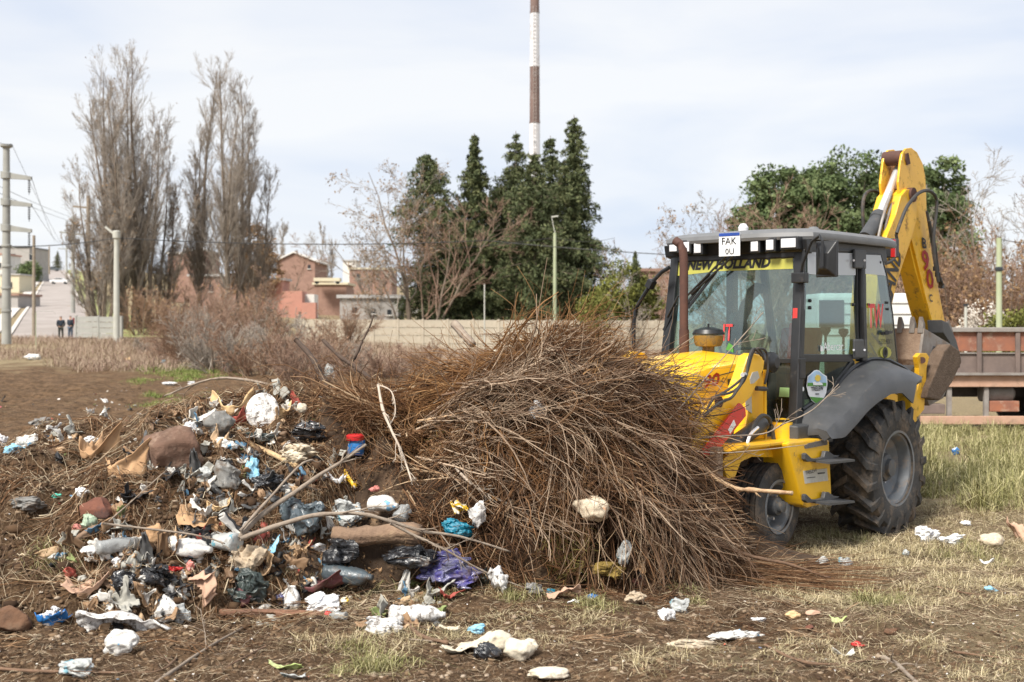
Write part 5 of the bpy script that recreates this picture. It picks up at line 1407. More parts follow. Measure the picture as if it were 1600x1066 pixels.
mid = (I + U) / 2 + np.array([0, .06, .05])
for sgn in (1, -1):
    sc = np.array([1, sgn, 1]); rows = [I * sc, (I * .3 + mid * .7) * sc, mid * sc, (U * .5 + mid * .5 + np.array([0, .03, .012])) * sc, U * sc, Lw * sc, (Lw + np.array([0, -.03, .012])) * sc, (U + np.array([0, -.05, -.05])) * sc, (mid + np.array([0, 0, -.06])) * sc, (I + np.array([0, 0, -.06])) * sc]
    V = np.concatenate(rows); k = len(rows); fs = []
    for a in range(k):
        b_ = (a + 1) % k
        for i in range(n_ - 1): fs.append((a * n_ + i, a * n_ + i + 1, b_ * n_ + i + 1, b_ * n_ + i))
    fs += [tuple(a * n_ for a in range(k)), tuple(a * n_ + n_ - 1 for a in range(k))[::-1]]
    MB().add(V, fs).build('mudguard', M_GREY, BK, smooth=True)
    MB().tube([p * sc + np.array([0, .015 * sgn, .012]) for p in I[2:]], .02, 6).build('mudguard_seal', M_BLK, BK, smooth=True)
MB().prism([(1.0, .74, 1.04), (1.78, .74, 1.10), (1.78, .74, 1.24), (1.0, .74, 1.26)], [(1.0, .92, 1.02), (1.70, .92, 1.08), (1.70, .92, 1.22), (1.0, .92, 1.22)]).build('side_skirt', M_GREY, BK, bevel=.015)

# --- hood
hs = []
for x, w_, zt_, zb_ in ((1.60, .44, 1.90, 1.20), (1.95, .44, 1.93, 1.18), (2.4, .43, 1.90, 1.14), (2.9, .41, 1.82, 1.08), (3.15, .38, 1.72, 1.06), (3.28, .33, 1.55, 1.05)):
    hs.append([(x, -w_, zb_), (x, -w_ - .01, zt_ - .28), (x, -w_ + .03, zt_ - .12), (x, -w_ + .14, zt_ - .03), (x, 0, zt_), (x, w_ - .14, zt_ - .03), (x, w_ - .03, zt_ - .12), (x, w_ + .01, zt_ - .28), (x, w_, zb_)])
k = 9; vs = [p for r_ in hs for p in r_]; fs = [(j * k + i, j * k + i + 1, (j + 1) * k + i + 1, (j + 1) * k + i) for j in range(5) for i in range(8)] + [tuple(range(9)), tuple(45 + i for i in range(9))] + [(j * k, j * k + 8, (j + 1) * k + 8, (j + 1) * k) for j in range(5)]
HD = MB().add(vs, fs).build('hood', M_YEL, BK, smooth=True, bevel=.0)
MB().box((3.29, 0, 1.3), (.03, .5, .44)).build('grille', M_BLK, HD)
MB().tube([(1.62, .452, 1.73), (2.0, .455, 1.75), (2.4, .445, 1.70), (2.9, .425, 1.58)], .006, 5).build('seam', M_BLK, HD)
MB().box(S(1145, 597, .45), (.16, .01, .06)).build('vent_slot', M_BLK, HD)
MB().box((1.5, 0, 1.84), (.3, .95, .10)).build('cowl', M_GREY, BK, bevel=.04)
a0 = S(1090, 603, .455)
up_ = np.array([-.10, 0, 1.0]); xd_ = np.array([-1, 0, -.02])
text('B', S(1091, 606, .458), (-1, 0, .10), (0, 0, 1), .07, M_BLACKP, HD, width=.065, bold=.03)
text('90', S(1100, 608, .458), (-1, 0, .10), (.12, 0, 1), .125, M_REDP, HD, width=.27, bold=.03, shear=.2)
text('C', S(1127, 599, .458), (-1, 0, .10), (0, 0, 1), .05, M_BLACKP, HD, width=.05, bold=.03)
# exhaust stack
pb = FR(1069, 562, 1.98); pts = [pb, FR(1068.5, 500, 1.98), FR(1068.5, 405, 1.98), FR(1067, 390, 1.98), FR(1062, 381, 1.98), FR(1055, 376, 1.98)]
MB().tube(pts, .043, 14).build('exhaust_pipe', M_EXH, BK, smooth=True)
MB().tube([pb, FR(1068.8, 515, 1.98)], .050, 14).build('exhaust_sleeve', M_EXH, BK, smooth=True)
# air pre-cleaner bowl
pc = FR(1107, 528, 1.85)
o = MB().lathe((pc[0], pc[1], pc[2] - .09), (0, 0, 1), [(.06, -.10), (.06, 0), (.125, .01), (.14, .04), (.15, .11), (.15, .115)], 26).build('air_cleaner', mat('amber_bowl', (0.32, 0.19, 0.04), (0.22, 0.13, 0.03), rough=.3, dirt=(.12, .09, .05), dirt_amt=.4, dirt_scale=12), BK, smooth=True)
MB().lathe((pc[0], pc[1], pc[2] + .03), (0, 0, 1), [(.155, 0), (.16, .012), (.14, .05), (.05, .075), (.001, .078)], 26).cyl((pc[0], pc[1], pc[2] + .10), (pc[0], pc[1], pc[2] + .14), .012, n=6).build('bowl_lid', M_BLK, o, smooth=True)

# --- loader arms, links, cylinders
def arm_poly(pts, y0, y1, m_, name, parent=BK, bevel=.01):
    A = [S(u, v, y1) for u, v in pts]; B = [(p[0], y0, p[2]) for p in A]
    return MB().prism(A, B).build(name, m_, parent, bevel=bevel)
AP = [(1169, 556), (1176, 552), (1190, 555), (1195, 562), (1193, 578), (1182, 602), (1174, 620), (1120, 672), (1098, 700), (1086, 730), (1066, 748), (1060, 740), (1080, 700), (1100, 655), (1112, 636), (1128, 628), (1146, 620), (1158, 590)]
ar = arm_poly(AP, .66, .76, M_YEL, 'loader_arm')
A2 = [(x, y - 1.44, z) for x, y, z in [S(u, v, .76) for u, v in AP]]
MB().prism(A2, [(x, y + .1, z) for x, y, z in A2]).build('loader_arm', M_YEL, BK, bevel=.01)
arm_poly([(1176, 582), (1184, 580), (1187, 590), (1178, 599), (1173, 600), (1172, 592)], .761, .766, M_LABELG, 'label', ar, 0)
# arm tower
tw = MB().prism([S(1175, 600, .62), S(1197, 575, .62), S(1197, 690, .62), S(1160, 700, .62)], [(p[0], .50, p[2]) for p in [S(1175, 600, .62), S(1197, 575, .62), S(1197, 690, .62), S(1160, 700, .62)]]).build('arm_tower', M_YEL, BK, bevel=.01)
MB().prism([(p[0], -.50, p[2]) for p in [S(1175, 600, .62), S(1197, 575, .62), S(1197, 690, .62), S(1160, 700, .62)]], [(p[0], -.62, p[2]) for p in [S(1175, 600, .62), S(1197, 575, .62), S(1197, 690, .62), S(1160, 700, .62)]]).build('arm_tower', M_YEL, BK, bevel=.01)
arm_poly([(1164, 608), (1174, 600), (1175, 646), (1166, 640)], .625, .632, M_LABELG, 'warning_label', tw, 0)
# black pivot head
MB().lathe(S(1186, 566, .58), (0, 1, 0), [(.05, -.1), (.10, -.08), (.10, .16), (.05, .20), (.001, .2)], 18).build('pivot', M_BLK, BK, smooth=True)
# red tilt indicator link
rl = arm_poly([(1157, 630), (1165, 638), (1166, 650), (1122, 705), (1100, 716), (1098, 706), (1112, 688)], .80, .83, M_RED, 'red_link', BK, .006)
arm_poly([(1138, 672), (1147, 656), (1150, 664), (1141, 678)], .831, .834, M_WHITEP, 'decal', rl, 0)
c0, c1 = S(1192, 662, .70), S(1128, 706, .70)
cy = MB().cyl(c0, c1, .072, n=18).lathe(c1, Vector(c1) - Vector(c0), [(.075, -.05), (.08, -.04), (.08, .02), (.05, .03)], 18).build('lift_cylinder', M_GREY, BK, smooth=True)
MB().cyl(c1, S(1092, 735, .70), .032, n=12).build('rod', M_CHROME, cy, smooth=True)
c0, c1 = S(1118, 640, .66), S(1092, 655, .66)
cy = MB().cyl(c0, c1, .06, n=16).build('tilt_cylinder', M_GREY, BK, smooth=True)
MB().lathe(S(1121, 628, .77), (0, 1, 0), [(.05, 0), (.05, .03), (.025, .035), (.001, .04)], 14).build('pin', M_EXH, cy, smooth=True)
arm_poly([(1094, 662), (1122, 640), (1124, 655), (1104, 680), (1092, 690)], .60, .64, M_YELD, 'bell_crank', BK, .008)
# hydraulic hoses
def hose(label, pts, y, r_=.012, m_=None, parent=BK):
    P = [np.array(S(u, v, y if np.isscalar(y) else y[i])) for i, (u, v) in enumerate(pts)]
    P = np.array(P); s = np.linspace(0, len(P) - 1, 6 * len(P)); i = np.minimum(s.astype(int), len(P) - 2); f = (s - i)[:, None]
    Pm, Pn = P[i], P[i + 1]; Pa = P[np.maximum(i - 1, 0)]; Pb = P[np.minimum(i + 2, len(P) - 1)]
    Q = 0.5 * ((2 * Pm) + (-Pa + Pn) * f + (2 * Pa - 5 * Pm + 4 * Pn - Pb) * f ** 2 + (-Pa + 3 * Pm - 3 * Pn + Pb) * f ** 3)
    return MB().tube(Q, r_, 7).build('hose', m_ or M_HOSE, parent, smooth=True)
hose('', [(1194, 562), (1186, 545), (1176, 552), (1168, 580), (1163, 588), (1150, 600), (1130, 614), (1112, 622)], .80)
hose('', [(1190, 556), (1178, 545), (1170, 560), (1165, 590), (1153, 606), (1140, 614), (1118, 620), (1104, 640)], .82)
hose('', [(1164, 586), (1158, 600), (1150, 612), (1142, 622), (1124, 630), (1100, 650)], .84, .014)
hose('', [(1195, 600), (1200, 575), (1197, 550), (1187, 545), (1180, 552)], .74, .012)
hose('', [(1170, 690), (1178, 665), (1190, 650), (1202, 655), (1208, 680), (1210, 700)], .80, .02)
hose('', [(1166, 700), (1172, 680), (1184, 668)], .82, .016, M_CHROME)
MB().tube([S(1160, 586, .84), S(1166, 585, .80)], .02, 8).build('hose_clamp', M_CHROME, BK)
MB().tube([S(1195, 578, .70), S(1196, 688, .70)], .016, 8).build('pipe', M_YEL, BK)
MB().tube([S(1182, 607, .70), S(1197, 608, .70)], .025, 6).build('clip', M_GREY, BK)

# --- front fender plate and step box
FP = [(1128, 722), (1140, 708), (1160, 697), (1232, 689), (1240, 700), (1256, 775), (1262, 792), (1240, 780), (1238, 745), (1228, 725), (1206, 715), (1175, 714), (1158, 722), (1148, 748), (1138, 752)]
arm_poly(FP, .80, .86, M_YEL, 'side_plate', BK, .008)
arm_poly([(1140, 706), (1160, 697), (1234, 689), (1236, 694), (1160, 703)], .35, .99, M_YELD, 'deck_plate', BK, .008)
BX = [(1229, 694), (1235, 690), (1290, 685), (1296, 688), (1300, 778), (1297, 785), (1262, 794), (1255, 790), (1252, 780)]
bx = arm_poly(BX, .55, 1.04, M_YEL, 'step_box', BK, .02)
arm_poly([(1257, 697), (1263, 693), (1290, 687), (1293, 690), (1293, 695), (1262, 701), (1258, 701)], 1.041, 1.046, mat('tread_grip', (.12, .11, .10), (.2, .18, .16), rough=.95, scale=80, coord='Object'), 'grip_tape', bx, 0)
arm_poly([(1255, 736), (1292, 732), (1294, 751), (1258, 756)], 1.041, 1.045, M_LABELG, 'data_plate', bx, 0)
text('TRELEW', S(1258, 742, 1.048), (-1, 0, .05), (0, 0, 1), .035, M_BLACKP, bx, width=.22)
arm_poly([(1261, 746.5), (1274, 745), (1274, 746), (1261, 747.5)], 1.047, 1.049, M_BLACKP, 'print_line', bx, 0)
arm_poly([(1278, 739), (1289, 738), (1289, 740), (1278, 741)], 1.047, 1.049, M_BLACKP, 'print_line', bx, 0)
text('S', S(1240, 712, 1.045), (-1, 0, .0), (0, 0, 1), .03, M_GREY, bx, width=.02)
for v in (714, 778):
    sp_ = [(1258, v - 4), (1260, v - 6), (1268, v + 2), (1278, v + 3), (1288, v), (1290, v - 9), (1295, v - 9), (1303, v - 3), (1312, v - 2), (1309, v + 1), (1288, v + 6), (1262, v + 8), (1258, v + 4)]
    arm_poly(sp_, 1.06, 1.10, M_GREY, 'step', bx, .006)
    q0, q1 = S(1266, v + 4, 1.04), S(1306, v, 1.04)
    MB().prism([(q0[0], 1.03, q0[2]), (q1[0], 1.03, q1[2]), (q1[0], 1.24, q1[2] - .01), (q0[0], 1.24, q0[2] - .01)], [(q0[0], 1.03, q0[2] - .02), (q1[0], 1.03, q1[2] - .02), (q1[0], 1.24, q1[2] - .03), (q0[0], 1.24, q0[2] - .03)]).build('tread', M_GREY, bx)
MB().lathe(S(1222, 676, .75), (0, 0, 1), [(.10, -.12), (.10, .10), (.07, .10), (.07, .13), (.001, .14)], 20).build('filler_neck', M_YEL, BK, smooth=True)
MB().lathe(S(1222, 670, .75), (0, 0, 1), [(.085, .07), (.09, .09), (.001, .10)], 20).build('filler_cap', M_BLK, BK, smooth=True)
# mud and brush caught above the front wheel
r_ = RS(3); m = MB()
for k in range(14):
    c = (FWX + r_.uniform(-.35, .3), r_.uniform(.35, .8), .96 + r_.uniform(-.06, .05)); m.lathe(c, (r_.normal(), r_.normal(), .3), [(.001, -.09), (.07, -.05), (.09, .02), (.05, .07), (.001, .08)], 7)
m.build('caked_soil', M_CAKE, BK)

# --- front bucket (half buried in the heap)
bp = [(3.0, 1.02), (3.05, .55), (3.0, .30), (3.12, .16), (3.45, .10), (3.46, .14), (3.15, .22), (3.08, .33), (3.13, .55), (3.08, 1.02)]
fb_ = MB().prism([(x, -.95, z + .1) for x, z in bp], [(x, .92, z + .1) for x, z in bp])
sd = [(3.04, 1.1), (3.0, .42), (3.12, .25), (3.46, .19), (3.25, .62)]
for y in (-.95, .90): fb_.prism([(x, y, z) for x, z in sd], [(x, y + .03, z) for x, z in sd])
fb_.build('front_bucket', M_BUCK, BK, bevel=.008)

# --- rear boom and dipper
boomP = [(1426, 296), (1434, 312), (1432, 345), (1423, 378), (1412, 410), (1400, 450), (1391, 490), (1388, 560), (1374, 600), (1360, 590), (1366, 540), (1368, 480), (1372, 430), (1379, 395), (1386, 368), (1400, 335), (1408, 306), (1416, 296)]
bo = arm_poly(boomP, -.15, .17, M_YELD, 'boom', BK, .012)
_xd = np.array(S(1411, 396, .176)) - np.array(S(1391, 486, .176)); _xd /= np.linalg.norm(_xd)
text('NEW HOLLAND', np.array(S(1410, 398, .176)) - _xd * 1.95, _xd, (_xd[2], 0, -_xd[0]), .33, M_BLACKP, bo, width=1.95, bold=.02, shear=0)
dipP = [(1408, 250), (1410, 240), (1416, 232), (1424, 231), (1433, 238), (1442, 256), (1446, 276), (1447, 296), (1448, 330), (1452, 370), (1458, 410), (1466, 450), (1474, 490), (1480, 522), (1486, 540), (1476, 543), (1466, 528), (1456, 500), (1446, 462), (1436, 420), (1426, 380), (1416, 345), (1407, 318), (1404, 285)]
di = bpy.data.objects.new('dipper', None); COL.objects.link(di); di.parent = BK
for y1, nm in ((.13, 'side_plate'), (-.10, 'side_plate')):
    A = [S(u, v, .13) for u, v in dipP]
    MB().prism([(p[0], y1, p[2]) for p in A], [(p[0], y1 - .03, p[2]) for p in A]).build(nm, M_YELD, di, bevel=.006)
# box section of the dipper between the plates, below the fork
inP = [(1412, 300), (1443, 300), (1447, 345), (1462, 440), (1476, 510), (1481, 530), (1470, 530), (1452, 485), (1434, 425), (1418, 355), (1410, 322)]
A = [S(u, v, .13) for u, v in inP]
MB().prism([(p[0], .099, p[2]) for p in A], [(p[0], -.099, p[2]) for p in A]).build('box_section', M_YELD, di, bevel=.004)
MB().cyl((*S(1414, 246, .13)[:1], -.14, S(1414, 246, .13)[2]), (S(1414, 246, .13)[0], .10, S(1414, 246, .13)[2]), .09, n=18).build('pin', M_EXH, di, smooth=True)
MB().cyl((S(1420, 305, .13)[0], -.2, S(1420, 305, .13)[2]), (S(1420, 305, .13)[0], .20, S(1420, 305, .13)[2]), .09, n=18).build('pivot_pin', M_EXH, di, smooth=True)
arm_poly([(1416, 240), (1420, 239), (1423, 256), (1418, 258), (1416, 250)], .131, .15, M_EXH, 'stop_plate', di, .004)
MB().prism([S(1476, 505, .05), S(1483, 500, .05), S(1490, 520, .05), S(1484, 525, .05)], [S(1476, 505, .20), S(1483, 500, .20), S(1490, 520, .20), S(1484, 525, .20)]).build('end_lug', M_STEELG, di, bevel=.01)
def dtext(s_, u, v, h_, w_, m_):
    xd = np.array(S(u + 6, v + 30, .131)) - np.array(S(u, v, .131)); up = np.array([-xd[2], 0, xd[0]]); up = up if up[0] < 0 else -up
    # letters stacked down the arm, upright
    return text(s_, S(u, v, .138), (-1, 0, -.12), (.12, 0, 1), h_, m_, di, width=w_, bold=.02)
dtext('B', 1441, 387, .13, .13, M_BLACKP)
dtext('9', 1441, 422, .27, .22, M_REDP)
dtext('0', 1448, 450, .26, .22, M_REDP)
dtext('C', 1452, 471, .10, .10, M_BLACKP)
# dipper cylinder
c0, c1, c2_ = S(1352, 372, .0), S(1374, 338, .0), S(1407, 254, .0)
cy = MB().cyl(c0, c1, .085, n=18).lathe(c1, Vector(c1) - Vector(c0), [(.09, -.08), (.10, -.07), (.10, .01), (.06, .02)], 18).build('dipper_cylinder', M_GREY, BK, smooth=True)
MB().cyl(c1, c2_, .050, n=16).build('rod', M_CHROME, cy, smooth=True)
MB().tube([S(1372, 372, .10), S(1378, 345, .10), S(1384, 325, .08), S(1393, 300, .05)], .018, 7).tube([S(1378, 380, .10), S(1384, 350, .10), S(1390, 328, .08), S(1397, 308, .05)], .018, 7).build('steel_pipes', M_STEELG, cy, smooth=True)
hose('', [(1350, 362), (1348, 325), (1352, 304), (1364, 298), (1378, 304)], -.25, .022)
hose('', [(1401, 365), (1408, 345), (1418, 322), (1434, 303), (1450, 298), (1462, 308), (1463, 330), (1459, 365), (1460, 400), (1466, 440)], .26, .022)
hose('', [(1448, 330), (1455, 370), (1462, 410), (1470, 450)], .20, .018)
hose('', [(1452, 345), (1461, 385), (1466, 425), (1473, 445)], .24, .018)
hose('', [(1400, 366), (1402, 385), (1396, 405), (1384, 412)], .22, .02)
m = MB()
for k in range(4): m.box(S(1462 + k * 3, 420 + k * 9, .2), (.06, .05, .06))
m.build('hose_guard', M_BLK, BK)
MB().box(S(1392, 388, .45), (.10, .16, .22)).build('rear_lamp', M_BLK, BK, bevel=.015)
MB().box(S(1396, 388, .54), (.03, .05, .20)).build('rear_lamp_lens', M_TAIL, BK)

# rear bucket curled under the dipper
bk = bpy.data.objects.new('rear_bucket', None); COL.objects.link(bk); bk.parent = BK
BP = [(1440, 513), (1480, 537), (1486, 548), (1482, 590), (1470, 622), (1448, 634), (1436, 600), (1434, 560)]
for y in (.30, -.34):
    A = [S(u, v, .30) for u, v in BP]
    MB().prism([(p[0], y, p[2]) for p in A], [(p[0], y + .035, p[2]) for p in A]).build('side_plate', M_STEELG, bk, bevel=.006)
bx0 = S(1440, 513, .3); bx1 = S(1434, 562, .3); bx2 = S(1440, 600, .3); bx3 = S(1448, 634, .3)
shell = [bx0, bx1, bx2, bx3]
m = MB()
for a, b in zip(shell[:-1], shell[1:]):
    m.prism([(a[0], -.33, a[2]), (b[0], -.33, b[2]), (b[0], .31, b[2]), (a[0], .31, a[2])], [(a[0] - .03, -.33, a[2]), (b[0] - .03, -.33, b[2]), (b[0] - .03, .31, b[2]), (a[0] - .03, .31, a[2])])
m.build('shell', M_BUCK, bk)
for y in (-.30, -.14, .02, .18, .29):
    MB().prism([(bx0[0] + .03, y - .035, bx0[2] - .06), (bx0[0] + .03, y + .035, bx0[2] - .06), (bx0[0], y + .035, bx0[2] + .06), (bx0[0] + .01, y + .02, bx0[2] + .14), (bx0[0] + .01, y - .02, bx0[2] + .14), (bx0[0], y - .035, bx0[2] + .06)],
               [(bx0[0] - .05, y - .035, bx0[2] - .06), (bx0[0] - .05, y + .035, bx0[2] - .06), (bx0[0] - .05, y + .035, bx0[2] + .05), (bx0[0] - .02, y + .02, bx0[2] + .14), (bx0[0] - .02, y - .02, bx0[2] + .14), (bx0[0] - .05, y - .035, bx0[2] + .05)]).build('tooth', M_TOOTH, bk, bevel=.006)
# muddy back plate, dark link, yellow bracket
arm_poly([(1476, 548), (1486, 538), (1500, 548), (1503, 566), (1488, 598), (1468, 626), (1448, 622), (1452, 606)], .30, .50, M_CAKE, 'mud_caked_back', bk, .02)
arm_poly([(1472, 500), (1482, 505), (1494, 530), (1502, 560), (1500, 575), (1492, 560), (1484, 535), (1474, 520)], .10, .30, M_GREY, 'bucket_link', BK, .01)
arm_poly([(1458, 540), (1470, 543), (1476, 552), (1462, 590), (1446, 590), (1452, 560)], .28, .34, M_GREY, 'link_plate', BK, .01)
br = arm_poly([(1433, 558), (1438, 552), (1448, 552), (1452, 558), (1448, 575), (1447, 600), (1444, 640), (1434, 652), (1424, 640), (1436, 600), (1436, 575)], .36, .42, M_YELD, 'boom_lock_bracket', BK, .006)
MB().cyl(S(1441, 563, .42), S(1441, 563, .44), .04, n=14).build('pin', M_EXH, br)
arm_poly([(1386, 612), (1420, 612), (1436, 600), (1442, 612), (1420, 650), (1400, 660), (1384, 650)], -.3, .34, M_YELD, 'swing_frame', BK, .02)
arm_poly([(1405, 590), (1432, 570), (1438, 600), (1420, 625), (1400, 615)], .1, .36, M_GREY, 'swing_post', BK, .02)
for y in (-.95, .80): MB().box((-.95, y, 1.0), (.16, .16, 1.1)).box((-.95, y, .42), (.24, .26, .1)).build('stabiliser', M_YELD, BK, bevel=.015)
MB().box((-.95, 0, .95), (.14, 1.8, .22)).build('rear_frame', M_YELD, BK, bevel=.015)
# ------------------------------------------------------------------ the brush heap
M_CORE = mat('heap_soil', (0.09, 0.055, 0.032), (0.04, 0.025, 0.015), rough=0.98, scale=3.0, dirt=(0.2, 0.13, 0.075), dirt_amt=0.3, dirt_scale=9, bump=1.0, bscale=22)
M_BR_A = mat_rnd('brush_twigs', [(0.0, (0.04, 0.019, 0.009)), (0.35, (0.115, 0.057, 0.027)), (0.7, (0.235, 0.128, 0.064)), (1.0, (0.47, 0.34, 0.215))])
M_BR_R = mat_rnd('reddish_brush_twigs', [(0.0, (0.07, 0.03, 0.012)), (0.5, (0.20, 0.095, 0.036)), (1.0, (0.38, 0.22, 0.10))])
M_BR_G = mat_rnd('grey_brush_twigs', [(0.0, (0.05, 0.027, 0.016)), (0.5, (0.165, 0.100, 0.062)), (1.0, (0.46, 0.35, 0.25))])
HP = thing('brush_heap', 'big heap of tangled dry brush and soil pushed up by the machine', 'brush heap', (0.4, 11.2, 0))
xs = np.linspace(-1.9, 3.3, 175); yy_ = np.linspace(9.8, 14.8, 150)
gx, gy = np.meshgrid(xs, yy_, indexing='ij')
gz = np.where(mound(gx, gy) > .03, core_h(gx, gy), -0.12) - 0.02
gz = np.where(gx < -1.7, gh(gx, gy) - 0.15, gz)
idx = np.arange(gx.size).reshape(gx.shape)
F = np.stack([idx[:-1, :-1], idx[1:, :-1], idx[1:, 1:], idx[:-1, 1:]], -1).reshape(-1, 4)
link('core', rawmesh('core', np.stack([gx - .4, gy - 11.2, gz], -1).reshape(-1, 3), F, smooth=True), M_CORE, HP)

HO = np.array([.4, 11.2, 0])
def brush(seed, nb, per, region, dirfn, ln, rad, lift=0.14, k=7, fan=0.35, hfn=surf, stick=0.12):
    """bundles of stems lying loosely over uneven ground"""
    r = RS(seed)
    bx_, by_ = region(r, nb); ang = dirfn(r, bx_, by_)
    b = np.repeat(np.arange(nb), per); n = len(b)
    x = bx_[b] + r.normal(0, .05, n); y = by_[b] + r.normal(0, .05, n)
    L = (r.uniform(0.55, 1.3, nb) * ln)[b] * r.uniform(.4, 1.1, n)
    a = ang[b] + r.normal(0, fan, n)
    lf = np.abs(r.normal(0, lift, nb))[b] * r.uniform(.2, 1, n); rise = r.normal(0.02, stick, n); curl = r.normal(0, .16, n)
    P = np.zeros((n, k, 3))
    for j in range(k):
        t = j / (k - 1); P[:, j] = np.stack([x, y, hfn(x, y) + lf + rise * t * L + .01], 1)
        a = a + curl / k * 2 + r.normal(0, .10, n)
        x = x + np.cos(a) * L / (k - 1); y = y + np.sin(a) * L / (k - 1)
    R = (rad * np.exp(r.normal(0, .38, n)))[:, None] * np.linspace(1, .42, k)[None]
    V, F = tubes(P, R, 3)
    return V - HO, F, np.repeat(np.clip(np.repeat(r.normal(.5, .2, nb), per) + r.normal(0, .2, n), 0, 1), k * 3)

def bush(seed, nb, per, x0, x1, t0, t1, ang, spread, ln, rad, lift=.10, fan=.32, k=7, grav=.5, bend=0.0, tone=.5):
    """torn-off branches lying against the heap: ang (degrees) is how the branch points on the face of the heap,
    0 = to the right, 90 = straight up; its side shoots fan out from it and sag under their weight"""
    r = RS(seed)
    X0 = r.uniform(x0, x1, nb); yf = np.interp(X0, MT[:, 0], MT[:, 1]); yc = np.interp(X0, MT[:, 0], MT[:, 2])
    tt = r.uniform(0, 1, nb); lo = np.interp(X0, [-1.6, -.9, -.3, .0], [.72, .45, .12, 0]) * (.3 if seed in (14, 15) else 1) ; Y0 = yf + (yc - yf) * (np.maximum(t0, lo) + (t1 - np.maximum(t0, lo)) * tt)
    e = .06; hx = (surf(X0 + e, Y0) - surf(X0 - e, Y0)) / (2 * e); hy = (surf(X0, Y0 + e) - surf(X0, Y0 - e)) / (2 * e)
    hx = np.clip(hx, -1.5, 1.5); hy = np.clip(hy, -.5, 4)
    T1 = nrm(np.stack([np.ones(nb), 0 * hx, hx * .6], 1)); Nn = nrm(np.stack([-hx, -hy, np.ones(nb)], 1)); T2 = nrm(np.cross(Nn, T1)); Nn = np.cross(T1, T2)
    a = np.radians(ang(X0) if callable(ang) else np.full(nb, float(ang))) + np.radians(spread) * r.normal(size=nb)
    LB = ln * r.uniform(.5, 1.35, nb) * np.where(tt > .75, .7, 1.0) * np.where((vnoise(X0 * 2.6, Y0 * 2.6, 0, 61) < -.38) & (seed not in (6, 7, 9, 10, 11)), .25, 1.0); P0 = np.stack([X0, Y0, surf(X0, Y0)], 1) + Nn * np.abs(r.normal(0, lift, nb))[:, None]
    b = np.repeat(np.arange(nb), per); n = len(b)
    main = np.cos(a)[:, None] * T1 + np.sin(a)[:, None] * T2
    s0 = r.uniform(0, .75, n) * (r.uniform(0, 1, n) < .8)
    p = P0[b] + main[b] * (LB[b] * s0)[:, None] + r.normal(0, .035, (n, 3))
    fa = r.normal(0, fan, n) * (.6 + s0); a2 = a[b] + fa
    d = np.cos(a2)[:, None] * T1[b] + np.sin(a2)[:, None] * T2[b] + Nn[b] * r.normal(.02, .16, n)[:, None]
    d = nrm(d); L = LB[b] * (1.05 - .8 * s0) * r.uniform(.45, 1.1, n); bd = np.radians(bend) * r.uniform(.3, 1.5, n)
    P = np.zeros((n, k, 3)); cr_ = r.normal(0, .13, (n, 3))
    for j in range(k):
        P[:, j] = p
        d = nrm(d + cr_ + r.normal(0, .12, (n, 3)) + np.array([0, 0, -1.0]) * (grav / k * (.4 + r.uniform(0, 1, n)))[:, None] - (bd / k)[:, None] * T2[b])
        p = p + d * (L / (k - 1))[:, None]
        g = gh(p[:, 0], p[:, 1]); p[:, 2] = np.maximum(p[:, 2], g + .008)
    lim = .188 if seed != 13 else .25; q0 = p0_ = P[:, 0, 0] / P[:, 0, 1]; q1 = (P[:, :, 0] / P[:, :, 1]).max(1)
    sc = np.where(q1 > lim, np.clip((lim - q0) / np.maximum(q1 - q0, 1e-3), .12, 1), 1.0) * np.where(q1 > lim, r.uniform(.85, 1.12, n), 1)
    P = P[:, :1] + (P - P[:, :1]) * sc[:, None, None]
    R = (rad * np.exp(r.normal(0, .42, n)))[:, None] * np.linspace(1, .4, k)[None] * (1.25 - .5 * s0)[:, None]
    V, F = tubes(P, R, 3)
    rn = np.clip(np.repeat(r.normal(tone, .22, nb), per) + r.normal(0, .17, n), 0, 1)
    out = [(V - HO, F, np.repeat(rn, k * 3))]
    # the branch itself
    PM = P0[:, None, :] + main[:, None, :] * (LB[:, None] * np.linspace(-.12, .75, 6)[None])[..., None] + np.cumsum(r.normal(0, .012, (nb, 6, 3)), 1)
    PM[:, :, 2] -= (grav * .22 * LB[:, None] * np.linspace(0, .8, 6)[None] ** 2)
    V, F = tubes(PM, (rad * 2.3 * r.uniform(.6, 1.5, nb))[:, None] * np.linspace(1, .45, 6)[None], 4)
    out.append((V - HO, F, np.repeat(np.clip(r.normal(tone + .1, .25, nb), 0, 1), 24)))
    return join(out)

def rect(x0, x1, y0, y1): return lambda r, n: (r.uniform(x0, x1, n), r.uniform(y0, y1, n))
def d_any(r, x, y): return r.uniform(0, 2 * np.pi, len(x))
side = lambda X: np.interp(X, [-1.5, -.6, 0, .5, 1.2, 2.0], [212, 200, -12, -18, -36, -42])
V, F, rn = join([bush(1, 210, 24, -1.3, 1.2, .1, .95, side, 38, .7, .0030),
                 bush(20, 90, 5, -1.2, 1.5, .05, .95, side, 45, .8, .0075, fan=.3, grav=.2, tone=.45),
                 bush(21, 55, 70, -1.2, 1.3, .1, .95, 0, 180, .22, .0026, fan=1.5, lift=.14, tone=.2),
                 bush(2, 120, 28, -.5, 1.0, .3, .95, -16, 30, .9, .0032, fan=.3),
                 bush(3, 100, 26, .5, 1.55, .1, 1.0, -36, 20, .95, .0033, fan=.26, bend=25),
                 bush(14, 90, 20, -1.0, .9, 0, .45, -50, 40, .55, .0028, fan=.5, grav=.9, tone=.35),
                 bush(15, 60, 16, -.6, .9, 0, .3, 215, 35, .5, .0028, fan=.6, grav=.7, tone=.3),
                 bush(4, 90, 20, -1.4, .6, .2, 1.0, 190, 40, .6, .003)])
link('twigs', rawmesh('twigs', V, F, rn), M_BR_A, HP)['kind'] = 'stuff'
